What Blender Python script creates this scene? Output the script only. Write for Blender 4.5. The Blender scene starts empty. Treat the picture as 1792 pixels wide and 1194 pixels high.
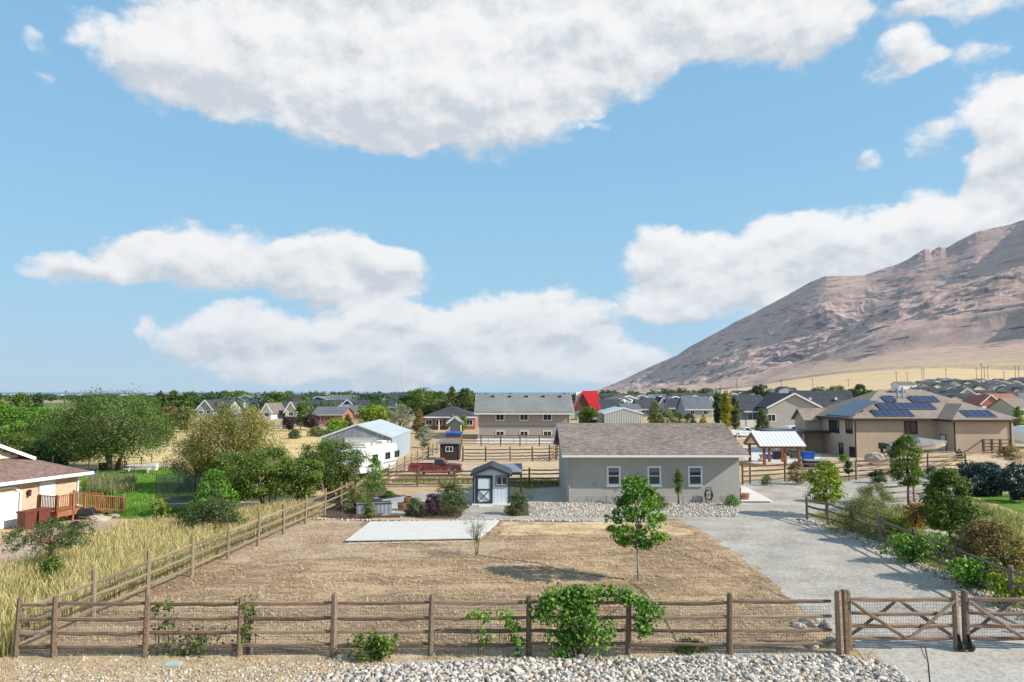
import bpy, bmesh, math, random
import numpy as np
from mathutils import Vector, Matrix
S = bpy.context.scene
COL = S.collection
R = math.radians
rnd = random.Random(7)
CAMH = 8.2
F_PX = 1195.0
TH = math.atan(88 / F_PX)
# ------------------------------------------------------------------ camera
cam = bpy.data.cameras.new('camera'); cam.lens = 24.0; cam.sensor_width = 36.0
cam.clip_start = 0.1; cam.clip_end = 90000
camo = bpy.data.objects.new('camera', cam); COL.objects.link(camo)
camo.location = (0, 0, CAMH); camo.rotation_euler = (R(90) + TH, 0, 0)
S.camera = camo
# ------------------------------------------------------------------ exposure
S.view_settings.view_transform = 'Standard'
try: S.view_settings.look = 'None'
except Exception: pass
S.view_settings.gamma = 1; S.view_settings.use_curve_mapping = False
S.view_settings.exposure = 0.5
S.cycles.max_bounces = 5; S.cycles.diffuse_bounces = 3; S.cycles.glossy_bounces = 2
S.cycles.transparent_max_bounces = 8; S.cycles.transmission_bounces = 3
# ------------------------------------------------------------------ sun
SUNV = Vector((4.25, -1.25, 2.95)).normalized()          # towards the sun
EL = math.asin(SUNV.z); AZ = math.atan2(SUNV.x, SUNV.y)
sl = bpy.data.lights.new('sun', 'SUN'); sl.energy = 4.6; sl.angle = R(0.5); sl.color = (1, .94, .84)
so = bpy.data.objects.new('sun', sl); COL.objects.link(so); so.location = (60, -20, 60)
so.rotation_euler = SUNV.to_track_quat('Z', 'Y').to_euler()
# ------------------------------------------------------------------ world
W = bpy.data.worlds.new('World'); S.world = W; W.use_nodes = True
nt = W.node_tree; nt.nodes.clear()
def N(t, **k):
    n = nt.nodes.new(t)
    for a, b in k.items(): setattr(n, a, b)
    return n
def mth(op, *a, clamp=False, tree=None):
    n = (tree or nt).nodes.new('ShaderNodeMath'); n.operation = op; n.use_clamp = clamp
    for i, v in enumerate(a):
        if isinstance(v, (int, float)): n.inputs[i].default_value = v
        else: (tree or nt).links.new(v, n.inputs[i])
    return n.outputs[0]
def px_dir(px, py):
    u = (px - 896) / F_PX; v = (597 - py) / F_PX
    return u, math.cos(TH) - v * math.sin(TH), math.sin(TH) + v * math.cos(TH)
def px_ae(px, py):
    x, y, z = px_dir(px, py)
    return math.atan2(x, y), math.atan2(z, math.hypot(x, y))
sky = N('ShaderNodeTexSky', sky_type='NISHITA', sun_disc=False, sun_elevation=EL, sun_rotation=AZ)
sky.air_density = 1.0; sky.dust_density = 0.6; sky.ozone_density = 1.6; sky.altitude = 1300
tc = N('ShaderNodeTexCoord'); sp = N('ShaderNodeSeparateXYZ'); nt.links.new(tc.outputs['Generated'], sp.inputs[0])
X_, Y_, Z_ = sp.outputs
az = mth('ARCTAN2', X_, Y_); el = mth('ARCSINE', Z_)
cv = N('ShaderNodeCombineXYZ'); nt.links.new(az, cv.inputs[0]); nt.links.new(el, cv.inputs[1])
def noise(scale, detail, rough, vec, off=(0, 0, 0), sc=(1, 1, 1), dim='3D'):
    m = N('ShaderNodeMapping'); nt.links.new(vec, m.inputs[0]); m.inputs['Location'].default_value = off; m.inputs['Scale'].default_value = sc
    n = N('ShaderNodeTexNoise', noise_dimensions=dim); nt.links.new(m.outputs[0], n.inputs['Vector'])
    n.inputs['Scale'].default_value = scale; n.inputs['Detail'].default_value = detail; n.inputs['Roughness'].default_value = rough
    return n
w1 = noise(9, 5, .55, cv.outputs[0], (3, 1, 2), (1, 1.3, 1))
ws = N('ShaderNodeSeparateColor'); nt.links.new(w1.outputs['Color'], ws.inputs[0])
azw = mth('ADD', az, mth('MULTIPLY', mth('SUBTRACT', ws.outputs[0], .5), .11))
elw = mth('ADD', el, mth('MULTIPLY', mth('SUBTRACT', ws.outputs[1], .5), .075))
CL = [  # clouds: centre and half size, weight, given where they stand in the sky
 (330,110,190,85,1),(600,150,330,110,1.1),(800,190,250,95,1),(1010,130,170,70,.9),(700,70,500,60,1),(1180,30,360,95,1.1),(1380,60,140,75,1),(450,-40,520,55,1),(900,-80,700,110,1.2),
 (400,462,180,62,1),(590,468,140,62,1),(680,470,80,45,.9),(140,476,130,22,.9),(250,460,90,42,.8),(610,520,120,45,.8),
 (430,592,150,56,1),(650,600,160,52,.9),(860,590,170,80,1),(970,560,120,60,.95),(860,640,330,46,.85),(620,650,260,30,.6),(1070,620,95,42,.95),(700,560,80,35,.8),(252,562,28,28,.6),
 (1190,455,115,58,1),(1330,460,150,75,1.05),(1480,435,150,72,1.1),(1640,410,160,75,1),(1180,520,110,45,.9),(1300,520,160,50,.8),(1800,395,160,70,1),
 (1745,195,95,85,1),(1775,300,90,95,1),(1850,240,140,160,1),(1585,95,75,48,.75),(1700,80,90,30,.45),(1600,15,100,32,.7),(1760,-5,110,26,.6),(1620,255,45,42,.5),(1522,292,24,24,.55),
 (1055,215,22,12,.3),(60,78,30,24,.4),(52,140,30,16,.4)]
Fs = None; Hs = None; Ws = None
for (cx, cy, a, b, wt) in CL:
    A0, E0 = px_ae(cx, cy); A1, _ = px_ae(cx + a, cy); A2, _ = px_ae(cx - a, cy); _, E1 = px_ae(cx, cy - b); _, E2 = px_ae(cx, cy + b)
    ra = abs(A1 - A2) / 2 * 1.12; rb = abs(E1 - E2) / 2 * 1.12
    dx = mth('MULTIPLY', mth('SUBTRACT', azw, A0), 1 / ra); dy = mth('MULTIPLY', mth('SUBTRACT', elw, E0), 1 / rb)
    d2 = mth('ADD', mth('MULTIPLY', dx, dx), mth('MULTIPLY', dy, dy))
    f = mth('MULTIPLY', mth('SUBTRACT', 1.0, d2), wt)
    fp = mth('MAXIMUM', f, 0.0)
    Fs = fp if Fs is None else mth('ADD', Fs, fp)
    g = mth('MULTIPLY', fp, dy)
    Hs = g if Hs is None else mth('ADD', Hs, g)
# clouds of the rest of the sky, out of the picture
lo = noise(2.2, 4, .5, tc.outputs['Generated'], (5, 2, 1), (1, 1, 2.2))
aa = mth('ABSOLUTE', az)
outm = mth('MAXIMUM', mth('MULTIPLY', mth('SUBTRACT', aa, .8), 4, clamp=True), mth('MULTIPLY', mth('SUBTRACT', el, .62), 5, clamp=True), clamp=True)
elm = mth('MULTIPLY', mth('SUBTRACT', el, .02), 8, clamp=True)
outf = mth('MULTIPLY', mth('MULTIPLY', mth('SUBTRACT', lo.outputs['Fac'], .50), 5.0), mth('MULTIPLY', outm, elm))
outf = mth('MAXIMUM', outf, 0.0)
Hn = mth('DIVIDE', Hs, mth('ADD', Fs, .05))
Fs = mth('ADD', Fs, outf)
n1 = noise(15, 9, .62, cv.outputs[0], (1, 7, 0), (1, 1.5, 1))
n2 = noise(45, 6, .6, cv.outputs[0], (4, 2, 0), (1, 1.3, 1))
bil = mth('ABSOLUTE', mth('SUBTRACT', n1.outputs['Fac'], .5))
dens = mth('ADD', mth('MINIMUM', Fs, 1.2), mth('ADD', mth('MULTIPLY', mth('SUBTRACT', n1.outputs['Fac'], .55), 1.55), mth('MULTIPLY', mth('SUBTRACT', n2.outputs['Fac'], .5), .16)))
inside = mth('MULTIPLY', Fs, 7, clamp=True)
mr = N('ShaderNodeMapRange', interpolation_type='SMOOTHSTEP'); nt.links.new(dens, mr.inputs[0]); mr.inputs[1].default_value = .02; mr.inputs[2].default_value = .60
alpha = mth('MULTIPLY', mr.outputs[0], inside)
# brighter where the puffs face up and where the cloud is thin, greyer underneath
h = mth('ADD', mth('MULTIPLY', Hn, .95), .60)
n1b = noise(15, 9, .62, cv.outputs[0], (1.014, 7.040, 0), (1, 1.5, 1)); n4 = noise(30, 5, .5, cv.outputs[0], (6, 2, 0), (1, 1.4, 1)); n4b = noise(30, 5, .5, cv.outputs[0], (6.008, 2.022, 0), (1, 1.4, 1))
h = mth('ADD', h, mth('MULTIPLY', mth('SUBTRACT', n1.outputs['Fac'], n1b.outputs['Fac']), 2.1))
h = mth('ADD', h, mth('MULTIPLY', mth('SUBTRACT', n4.outputs['Fac'], n4b.outputs['Fac']), .8))
h = mth('ADD', h, mth('MULTIPLY', mth('SUBTRACT', n1.outputs['Fac'], .5), -.5))
n3 = noise(7, 6, .55, cv.outputs[0], (9, 3, 0), (1, 2.0, 1))
h = mth('ADD', h, mth('MULTIPLY', mth('SUBTRACT', n3.outputs['Fac'], .5), 1.25))
h = mth('SUBTRACT', h, mth('MULTIPLY', mth('MULTIPLY', mth('SUBTRACT', Fs, .9), .5, clamp=True), .25))
cr = N('ShaderNodeValToRGB'); nt.links.new(h, cr.inputs[0])
e = cr.color_ramp.elements
CK = 4.8
e[0].position = .0; e[0].color = (.90, .97, 1.06, 1); e[1].position = 1.0; e[1].color = (1.38, 1.38, 1.38, 1)
x = e.new(.5); x.color = (1.20, 1.22, 1.25, 1)
cm = N('ShaderNodeMix', data_type='RGBA', blend_type='MULTIPLY'); cm.inputs[0].default_value = 1
nt.links.new(cr.outputs[0], cm.inputs[6]); cm.inputs[7].default_value = (CK, CK, CK, 1)
# the blue: Nishita, tinted and evened towards the photograph's milky cyan
el2 = N('ShaderNodeValToRGB'); nt.links.new(el, el2.inputs[0]); q = el2.color_ramp.elements
q[0].position = 0.0; q[0].color = (.42, .60, .77, 1); q[1].position = .75; q[1].color = (.19, .42, .70, 1)
x = q.new(.14); x.color = (.33, .59, .79, 1); x = q.new(.33); x.color = (.26, .52, .77, 1)
em = N('ShaderNodeMix', data_type='RGBA', blend_type='MULTIPLY'); em.inputs[0].default_value = 1
nt.links.new(el2.outputs[0], em.inputs[6]); em.inputs[7].default_value = (7.6, 7.6, 7.6, 1)
sm = N('ShaderNodeMix', data_type='RGBA'); sm.inputs[0].default_value = .88
nt.links.new(sky.outputs[0], sm.inputs[6]); nt.links.new(em.outputs[2], sm.inputs[7])
fm = N('ShaderNodeMix', data_type='RGBA'); nt.links.new(alpha, fm.inputs[0]); nt.links.new(sm.outputs[2], fm.inputs[6]); nt.links.new(cm.outputs[2], fm.inputs[7])
bg = N('ShaderNodeBackground'); bg.inputs[1].default_value = .1; nt.links.new(fm.outputs[2], bg.inputs[0])
wo = N('ShaderNodeOutputWorld'); nt.links.new(bg.outputs[0], wo.inputs[0])
W.cycles.sampling_method = 'MANUAL'; W.cycles.sample_map_resolution = 512

# ================================================================== helpers
def ray(px, py): return np.array(px_dir(px, py))
_tu = np.linspace(-1, 3, 1601); _tk = np.convolve(np.pad(np.interp(_tu, [-9, .12, .25, .34, .45, .6, .9, 3], [0, 0, .08, .22, .6, 1, 1.1, 1.2]), 40, mode='edge'), np.hanning(81) / np.hanning(81).sum(), 'valid')
def terr(x, y):
    """height of the ground, metres; works on arrays"""
    x = np.asarray(x, float); y = np.asarray(y, float)
    r = np.maximum(y, 1.0)
    u = x / r
    k = np.interp(u, _tu, _tk)
    rise = np.interp(r, [0, 330, 420, 520, 900, 1500, 2200, 4000], [0, 0, 4, 9, 20, 52, 95, 170])
    drop = np.interp(r, [0, 220, 600, 1500, 4000, 5600, 9000, 80000], [0, 0, -2.2, -7, -20, -28, -34, -36])
    kk = np.clip(k * 2.2, 0, 1)
    return rise * k + drop * (1 - kk)
def G(px, py, z=0.0):
    d = ray(px, py); t = (z - CAMH) / d[2]
    return float(d[0] * t), float(d[1] * t)
def atY(px, py, Y):
    d = ray(px, py); t = Y / d[1]
    return float(d[0] * t), float(CAMH + d[2] * t)
def XY(px, Y): return Y * (px - 896) / F_PX / math.cos(TH)
def props(o, label=None, cat=None, group=None, kind=None):
    if label: o['label'] = label
    if cat: o['category'] = cat
    if group: o['group'] = group
    if kind: o['kind'] = kind
    return o
def empty(name, loc=(0, 0, 0), rz=0, label=None, cat=None, group=None, parent=None):
    o = bpy.data.objects.new(name, None); COL.objects.link(o); o.location = loc; o.rotation_euler = (0, 0, rz)
    o.empty_display_size = .2
    if parent: o.parent = parent
    return props(o, label, cat, group)
def link(name, me, parent=None, loc=None, rot=None, sc=None):
    o = bpy.data.objects.new(name, me); COL.objects.link(o)
    if parent: o.parent = parent
    if loc is not None: o.location = loc
    if rot is not None: o.rotation_euler = rot
    if sc is not None: o.scale = sc
    return o
def np_mesh(name, V, F, mat=None, smooth=False, tint=None):
    V = np.asarray(V, np.float32); F = np.asarray(F, np.int32)
    me = bpy.data.meshes.new(name); k = F.shape[1]
    me.vertices.add(len(V)); me.vertices.foreach_set('co', V.ravel())
    me.loops.add(F.size); me.loops.foreach_set('vertex_index', F.ravel())
    me.polygons.add(len(F)); me.polygons.foreach_set('loop_start', np.arange(0, F.size, k, dtype=np.int32))
    if smooth: me.polygons.foreach_set('use_smooth', np.ones(len(F), bool))
    me.update(calc_edges=True)
    if tint is not None:
        a = me.attributes.new('tint', 'FLOAT', 'FACE'); a.data.foreach_set('value', np.asarray(tint, np.float32))
    if mat: me.materials.append(mat)
    return me
class MB:
    def __init__(s): s.v = []; s.f = []
    def add(s, vs, fs):
        n = len(s.v); s.v += [tuple(p) for p in vs]; s.f += [tuple(i + n for i in f) for f in fs]; return s
    def box(s, x0, y0, z0, x1, y1, z1):
        return s.add([(x0,y0,z0),(x1,y0,z0),(x1,y1,z0),(x0,y1,z0),(x0,y0,z1),(x1,y0,z1),(x1,y1,z1),(x0,y1,z1)],
                     [(0,3,2,1),(4,5,6,7),(0,1,5,4),(1,2,6,5),(2,3,7,6),(3,0,4,7)])
    def beam(s, a, b, w, h=None, up=(0, 0, 1)):
        h = h or w; a = Vector(a); b = Vector(b); d = (b - a).normalized(); up = Vector(up)
        if abs(d.dot(up)) > .98: up = Vector((1, 0, 0))
        sd = d.cross(up).normalized() * (w / 2); u2 = sd.cross(d).normalized() * (h / 2)
        return s.add([a-sd-u2, a+sd-u2, a+sd+u2, a-sd+u2, b-sd-u2, b+sd-u2, b+sd+u2, b-sd+u2],
                     [(0,3,2,1),(4,5,6,7),(0,1,5,4),(1,2,6,5),(2,3,7,6),(3,0,4,7)])
    def tube(s, pts, rads, n=7, cap=True):
        pts = [Vector(p) for p in pts]; rings = []
        for i, p in enumerate(pts):
            d = (pts[min(i+1, len(pts)-1)] - pts[max(i-1, 0)]).normalized()
            u = d.cross(Vector((0, 0, 1)) if abs(d.z) < .9 else Vector((1, 0, 0))).normalized(); w = d.cross(u)
            r = rads[i] if isinstance(rads, (list, tuple)) else rads
            rings.append([p + (u*math.cos(2*math.pi*k/n) + w*math.sin(2*math.pi*k/n))*r for k in range(n)])
        vs = [q for rg in rings for q in rg]; fs = []
        for i in range(len(pts)-1):
            for k in range(n): fs.append((i*n+k, i*n+(k+1)%n, (i+1)*n+(k+1)%n, (i+1)*n+k))
        if cap: fs += [tuple(range(n)), tuple(reversed(range((len(pts)-1)*n, len(pts)*n)))]
        return s.add(vs, fs)
    def cyl(s, x, y, z0, z1, r, r2=None, n=16):
        return s.tube([(x, y, z0), (x, y, z1)], [r, r if r2 is None else r2], n)
    def wheel(s, x, y, z, r, w, n=16):           # axis along y
        return s.tube([(x, y - w/2, z), (x, y - w/2 + .02, z), (x, y + w/2 - .02, z), (x, y + w/2, z)], [r*.85, r, r, r*.85], n)
    def prism(s, prof, x0, x1, axis='x'):          # profile in (y,z) extruded along x, or (x,z) along y
        n = len(prof)
        if axis == 'x': vs = [(x0, a, b) for a, b in prof] + [(x1, a, b) for a, b in prof]
        else: vs = [(a, x0, b) for a, b in prof] + [(a, x1, b) for a, b in prof]
        fs = [tuple(range(n)), tuple(reversed(range(n, 2*n)))] + [(i, i+n, (i+1) % n + n, (i+1) % n) for i in range(n)]
        return s.add(vs, fs)
    def mesh(s, name, mat, smooth=False, bevel=0):
        me = bpy.data.meshes.new(name); me.from_pydata(s.v, [], s.f); me.materials.append(mat)
        bm = bmesh.new(); bm.from_mesh(me); bmesh.ops.recalc_face_normals(bm, faces=bm.faces)
        if bevel: bmesh.ops.bevel(bm, geom=bm.edges[:], offset=bevel, segments=2, affect='EDGES', profile=.5)
        bm.to_mesh(me); bm.free()
        if smooth:
            for p in me.polygons: p.use_smooth = True
        return me
    def build(s, name, mat, parent=None, **k):
        loc = k.pop('loc', None); rot = k.pop('rot', None)
        return link(name, s.mesh(name, mat, **k), parent, loc, rot)
def copy_tree(o, parent=None):
    c = o.copy(); COL.objects.link(c)
    if parent: c.parent = parent
    for ch in list(o.children): copy_tree(ch, c)
    return c
# ------------------------------------------------------------------ materials
def ramp(t, stops, fac):
    r = t.nodes.new('ShaderNodeValToRGB'); el_ = r.color_ramp.elements
    while len(el_) < len(stops): el_.new(.5)
    for i, (p, c) in enumerate(stops): el_[i].position = p; el_[i].color = (*c, 1)
    t.links.new(fac, r.inputs[0]); return r.outputs[0]
def cmix(t, fac, a, b, mode='MIX'):
    m = t.nodes.new('ShaderNodeMix'); m.data_type = 'RGBA'; m.blend_type = mode
    for v, i in ((fac, 0), (a, 6), (b, 7)):
        if isinstance(v, (int, float)): m.inputs[i].default_value = v
        elif isinstance(v, tuple): m.inputs[i].default_value = (*v, 1)
        else: t.links.new(v, m.inputs[i])
    return m.outputs[2]
def tnoise(t, vec, scale, detail=4, rough=.55, st=(1, 1, 1), rot=(0, 0, 0)):
    m = t.nodes.new('ShaderNodeMapping'); t.links.new(vec, m.inputs[0]); m.inputs['Scale'].default_value = st; m.inputs['Rotation'].default_value = rot
    n = t.nodes.new('ShaderNodeTexNoise'); t.links.new(m.outputs[0], n.inputs[0])
    n.inputs['Scale'].default_value = scale; n.inputs['Detail'].default_value = detail; n.inputs['Roughness'].default_value = rough
    return n.outputs['Fac']
def newmat(name):
    m = bpy.data.materials.new(name); m.use_nodes = True; t = m.node_tree; t.nodes.clear()
    b = t.nodes.new('ShaderNodeBsdfPrincipled'); o = t.nodes.new('ShaderNodeOutputMaterial'); t.links.new(b.outputs[0], o.inputs[0])
    return m, t, b, o
def co(t, world=False):
    if world:
        g = t.nodes.new('ShaderNodeNewGeometry'); return g.outputs['Position']
    g = t.nodes.new('ShaderNodeTexCoord'); return g.outputs['Object']
def bump(t, b, h, strength, dist=.02):
    n = t.nodes.new('ShaderNodeBump'); n.inputs['Strength'].default_value = strength; n.inputs['Distance'].default_value = dist
    t.links.new(h, n.inputs['Height']); t.links.new(n.outputs[0], b.inputs['Normal'])
def mat(name, c1, c2=None, c3=None, scale=3, st=(1, 1, 1), detail=5, rough=.85, metal=0, bmp=0, bscale=None, spec=.3, world=False, rand=0, rot=(0,0,0), lo=.3, hi=.7, blotch=0, bc=None):
    m, t, b, o = newmat(name); v = co(t, world)
    c2 = c2 or tuple(x * .82 for x in c1)
    n = tnoise(t, v, scale, detail, .6, st, rot)
    st_ = [(lo, c1), (hi, c2)] if c3 is None else [(lo, c1), ((lo+hi)/2, c3), (hi, c2)]
    c = ramp(t, st_, n)
    if blotch:
        nb = tnoise(t, v, blotch, 3, .5)
        c = cmix(t, ramp(t, [(.45, (0, 0, 0)), (.62, (1, 1, 1))], nb), c, bc or c2)
    if rand:
        oi = t.nodes.new('ShaderNodeObjectInfo'); hs = t.nodes.new('ShaderNodeHueSaturation')
        k = t.nodes.new('ShaderNodeMapRange'); t.links.new(oi.outputs['Random'], k.inputs[0]); k.inputs[3].default_value = 1 - rand; k.inputs[4].default_value = 1 + rand
        t.links.new(k.outputs[0], hs.inputs['Value']); t.links.new(c, hs.inputs['Color']); c = hs.outputs[0]
    t.links.new(c, b.inputs['Base Color']); b.inputs['Roughness'].default_value = rough; b.inputs['Metallic'].default_value = metal
    b.inputs['Specular IOR Level'].default_value = spec
    if bmp:
        h_ = tnoise(t, v, bscale or scale * 2, 4, .6, st, rot); bump(t, b, h_, bmp)
    return m
def leafmat(name, cols, trans=.28, rough=.5, wn=1.2):
    m, t, b, o = newmat(name)
    at = t.nodes.new('ShaderNodeAttribute'); at.attribute_name = 'tint'
    n = len(cols); c = ramp(t, [(.12 + .76 * i / max(1, n - 1), k) for i, k in enumerate(cols)], at.outputs['Fac'])
    b.inputs['Roughness'].default_value = rough; b.inputs['Specular IOR Level'].default_value = .35
    t.links.new(c, b.inputs['Base Color'])
    tr = t.nodes.new('ShaderNodeBsdfTranslucent'); t.links.new(cmix(t, 1.0, c, (1.25, 1.35, .7), 'MULTIPLY'), tr.inputs[0])
    mx = t.nodes.new('ShaderNodeMixShader'); mx.inputs[0].default_value = trans
    t.links.new(b.outputs[0], mx.inputs[1]); t.links.new(tr.outputs[0], mx.inputs[2]); t.links.new(mx.outputs[0], o.inputs[0])
    return m
# ================================================================== ground, lake, mountain
def vnoise(x, y, seed=0):
    """gradient noise on arrays, about -1..1"""
    xi = np.floor(x).astype(np.int64); yi = np.floor(y).astype(np.int64); xf = x - xi; yf = y - yi
    def g(ix, iy, dx, dy):
        h_ = (ix * 374761393 + iy * 668265263 + seed * 982451653) & 0xFFFFFFFF
        h_ = ((h_ ^ (h_ >> 13)) * 1274126177) & 0xFFFFFFFF; h_ = h_ ^ (h_ >> 16)
        a = (h_ & 0xFFFF) / 65536.0 * 2 * np.pi
        return np.cos(a) * dx + np.sin(a) * dy
    s = xf * xf * xf * (xf * (xf * 6 - 15) + 10); t = yf * yf * yf * (yf * (yf * 6 - 15) + 10)
    a = g(xi, yi, xf, yf) * (1 - s) + g(xi + 1, yi, xf - 1, yf) * s
    b = g(xi, yi + 1, xf, yf - 1) * (1 - s) + g(xi + 1, yi + 1, xf - 1, yf - 1) * s
    return (a * (1 - t) + b * t) * 1.5
def fbm(x, y, oct=5, seed=0, gain=.5):
    r = 0; a = 1; 
    for i in range(oct): r = r + a * vnoise(x * 2**i, y * 2**i, seed + i); a *= gain
    return r
def ridged(x, y, oct=4, seed=0):
    r = 0; a = 1
    for i in range(oct): r = r + a * (1 - np.abs(vnoise(x * 2**i, y * 2**i, seed + i)) * 2); a *= .5
    return r / 1.9
def grid_mesh(name, X, Y, Z, m, smooth=True):
    h_, w_ = X.shape; V = np.stack([X, Y, Z], -1).reshape(-1, 3)
    i = np.arange(h_ - 1)[:, None] * w_ + np.arange(w_ - 1)[None]; i = i.ravel()
    return np_mesh(name, V, np.stack([i, i + 1, i + w_ + 1, i + w_], -1), m, smooth)
# ground material: dry grass and soil near, mosaic of dry fields and green further off
gm, t, b, o = newmat('ground'); v = co(t, True)
a1 = tnoise(t, v, .9, 8, .65); a2 = tnoise(t, v, .035, 5, .6); a3 = tnoise(t, v, 14, 3, .7, (1, 3, 1)); a4 = tnoise(t, v, .004, 5, .6, (1, .6, 1))
base = ramp(t, [(.3, (.33, .22, .12)), (.5, (.46, .33, .18)), (.7, (.60, .45, .26))], a1)
tan = ramp(t, [(.3, (.36, .26, .17)), (.7, (.50, .37, .22))], a3)
base = cmix(t, ramp(t, [(.44, (0,0,0)), (.58, (1,1,1))], a2), base, tan)
sx = t.nodes.new('ShaderNodeSeparateXYZ'); t.links.new(v, sx.inputs[0])
far = t.nodes.new('ShaderNodeMapRange'); t.links.new(sx.outputs[1], far.inputs[0]); far.inputs[1].default_value = 180; far.inputs[2].default_value = 320
u_ = mth('DIVIDE', sx.outputs[0], mth('MAXIMUM', sx.outputs[1], 1.0, tree=t), tree=t)
le = t.nodes.new('ShaderNodeMapRange'); t.links.new(u_, le.inputs[0]); le.inputs[1].default_value = .30; le.inputs[2].default_value = .16
far2 = t.nodes.new('ShaderNodeMapRange'); t.links.new(sx.outputs[1], far2.inputs[0]); far2.inputs[1].default_value = 5200; far2.inputs[2].default_value = 3200
gf = mth('MULTIPLY', mth('MULTIPLY', far.outputs[0], le.outputs[0], tree=t), far2.outputs[0], tree=t)
green = ramp(t, [(.36, (.06, .10, .035)), (.5, (.15, .17, .08)), (.6, (.42, .33, .2)), (.72, (.48, .40, .27))], a4)
c = cmix(t, gf, base, green)
salt = t.nodes.new('ShaderNodeMapRange'); t.links.new(sx.outputs[1], salt.inputs[0]); salt.inputs[1].default_value = 4200; salt.inputs[2].default_value = 5400
sal = mth('MULTIPLY', salt.outputs[0], le.outputs[0], tree=t)
c = cmix(t, sal, c, ramp(t, [(.3, (.55, .50, .46)), (.6, (.78, .74, .70))], a4))
up = t.nodes.new('ShaderNodeMapRange'); t.links.new(u_, up.inputs[0]); up.inputs[1].default_value = .24; up.inputs[2].default_value = .34
upf = mth('MULTIPLY', up.outputs[0], far.outputs[0], tree=t)
gold = ramp(t, [(.3, (.46, .34, .17)), (.55, (.62, .45, .27)), (.72, (.42, .31, .20))], tnoise(t, v, .012, 7, .65, (1, 2.2, 1)))
c = cmix(t, upf, c, gold)
t.links.new(c, b.inputs['Base Color']); b.inputs['Roughness'].default_value = .95; b.inputs['Specular IOR Level'].default_value = .1
bump(t, b, a3, .5, .05)
ys = np.concatenate([np.linspace(-60, 340, 60), np.geomspace(345, 30000, 140)])
us = np.concatenate([-np.geomspace(3, .9, 10), np.linspace(-.85, 1.0, 110), np.geomspace(1.1, 3, 10)])
U, YY = np.meshgrid(us, ys)
XX = U * np.maximum(YY, 40) 
ZZ = terr(XX, YY) 
props(link('ground', grid_mesh('ground', XX, YY, ZZ - 0.004, gm)), kind='structure')
# lake
lm, t, b, o = newmat('lake_water'); b.inputs['Base Color'].default_value = (.10, .19, .30, 1); b.inputs['Roughness'].default_value = .35
bump(t, b, tnoise(t, co(t, True), .02, 4), .3, 1)
mb = MB(); mb.add([(-40000, 9500, -28), (12000, 9500, -28), (40000, 30000, -28), (-90000, 30000, -28)], [(0, 1, 2, 3)])
props(mb.build('lake', lm), kind='structure')
# far shore hills beyond the lake, hazy and low
# mountain ---------------------------------------------------------
sk = np.array([(940,700),(1000,690),(1050,682),(1100,660),(1150,636),(1185,622),(1205,608),(1235,592),(1262,578),(1290,562),(1320,548),(1350,532),(1380,516),(1400,505),(1425,491),(1450,481),(1480,481),(1520,480),(1548,470),(1570,463),(1590,455),(1600,449),(1615,440),(1628,434),(1640,436),(1655,430),(1668,430),(1680,423),(1700,412),(1720,402),(1745,396),(1770,391),(1792,385),(1900,352),(2050,310),(2300,290),(2800,330),(3600,420)], float)
sp2 = np.array([(940,700),(1200,690),(1260,672),(1330,640),(1380,622),(1430,590),(1470,562),(1500,542),(1560,516),(1600,497),(1640,486),(1690,478),(1720,466),(1750,455),(1792,446),(1900,420),(2300,400),(3600,470)], float)
NU, NY = 900, 330
ua = np.concatenate([np.linspace(.05, .13, 30), np.linspace(.131, .80, 740), np.linspace(.802, 2.2, NU - 770)])
tt = np.linspace(0, 1.22, NY) ** 1.0
pxa = 896 + F_PX * ua
Et = (685 - np.interp(pxa, sk[:, 0], sk[:, 1])) / F_PX
Es = (685 - np.interp(pxa, sp2[:, 0], sp2[:, 1])) / F_PX
Yr = np.interp(ua, [.05, .13, .3, .5, .75, 1.2, 2.2], [9500, 8600, 6800, 5600, 4700, 4000, 3200])
Yf = np.interp(ua, [.05, .13, .3, .5, .75, 1.2, 2.2], [7000, 6000, 3300, 2000, 1400, 1200, 900])
def smooth0(a, w):
    k = np.hanning(2*w + 1); k /= k.sum(); return np.convolve(np.pad(a, w, mode='edge'), k, 'valid')
Yf = smooth0(Yf, 130); Yr = smooth0(Yr, 130)
Ysp = Yf + (Yr - Yf) * .56
TT, UU = np.meshgrid(tt, ua, indexing='ij')
YM = Yf[None] + TT * (Yr - Yf)[None]
YM += 0
XM = UU * YM
zf = terr(ua * Yf, Yf)[None]
hr = (CAMH + Yr * Et)[None]; hs = (CAMH + Ysp * Es)[None]
def smooth1(a, w):
    k = np.exp(-np.linspace(-2.2, 2.2, 2*w + 1) ** 2); k /= k.sum(); p_ = np.pad(a[0], w, mode='edge'); return np.convolve(p_, k, 'valid')[None]
hr_s = smooth1(hr, 70); hs_s = smooth1(hs, 60)
def sstep(x): x = np.clip(x, 0, 1); return x * x * (3 - 2 * x)
def profs(t_): return .30 * np.clip(t_ / .45, 0, 1) ** 1.5 + .70 * np.clip((t_ - .30) / .70, 0, 1) ** 1.25
def prof(t_):  # alluvial fan then slope
    t_ = np.clip(t_, 0, None)
    return .26 * np.clip(t_ / .42, 0, 1) ** 1.5 + .74 * np.clip((t_ - .30) / .70, 0, 1) ** 1.75
P = prof(np.minimum(TT, 1))
hr = hr_s + (hr - hr_s) * np.clip((TT - .90) / .09, 0, 1) ** 1.3; hs = hs_s
back = np.where(TT > 1, 1 - (TT - 1) * 1.4, 1)
z1 = zf + (hr - zf) * np.where(TT > 1, back, P)
ts = TT / .56
z2 = zf + (hs - zf) * np.where(ts > 1, 1 - (ts - 1) * .8, profs(np.minimum(ts, 1)))
k_ = 30.0
Zb = np.maximum(z1, z2) + k_ * .25 * np.exp(-np.abs(z1 - z2) / k_)
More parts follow.
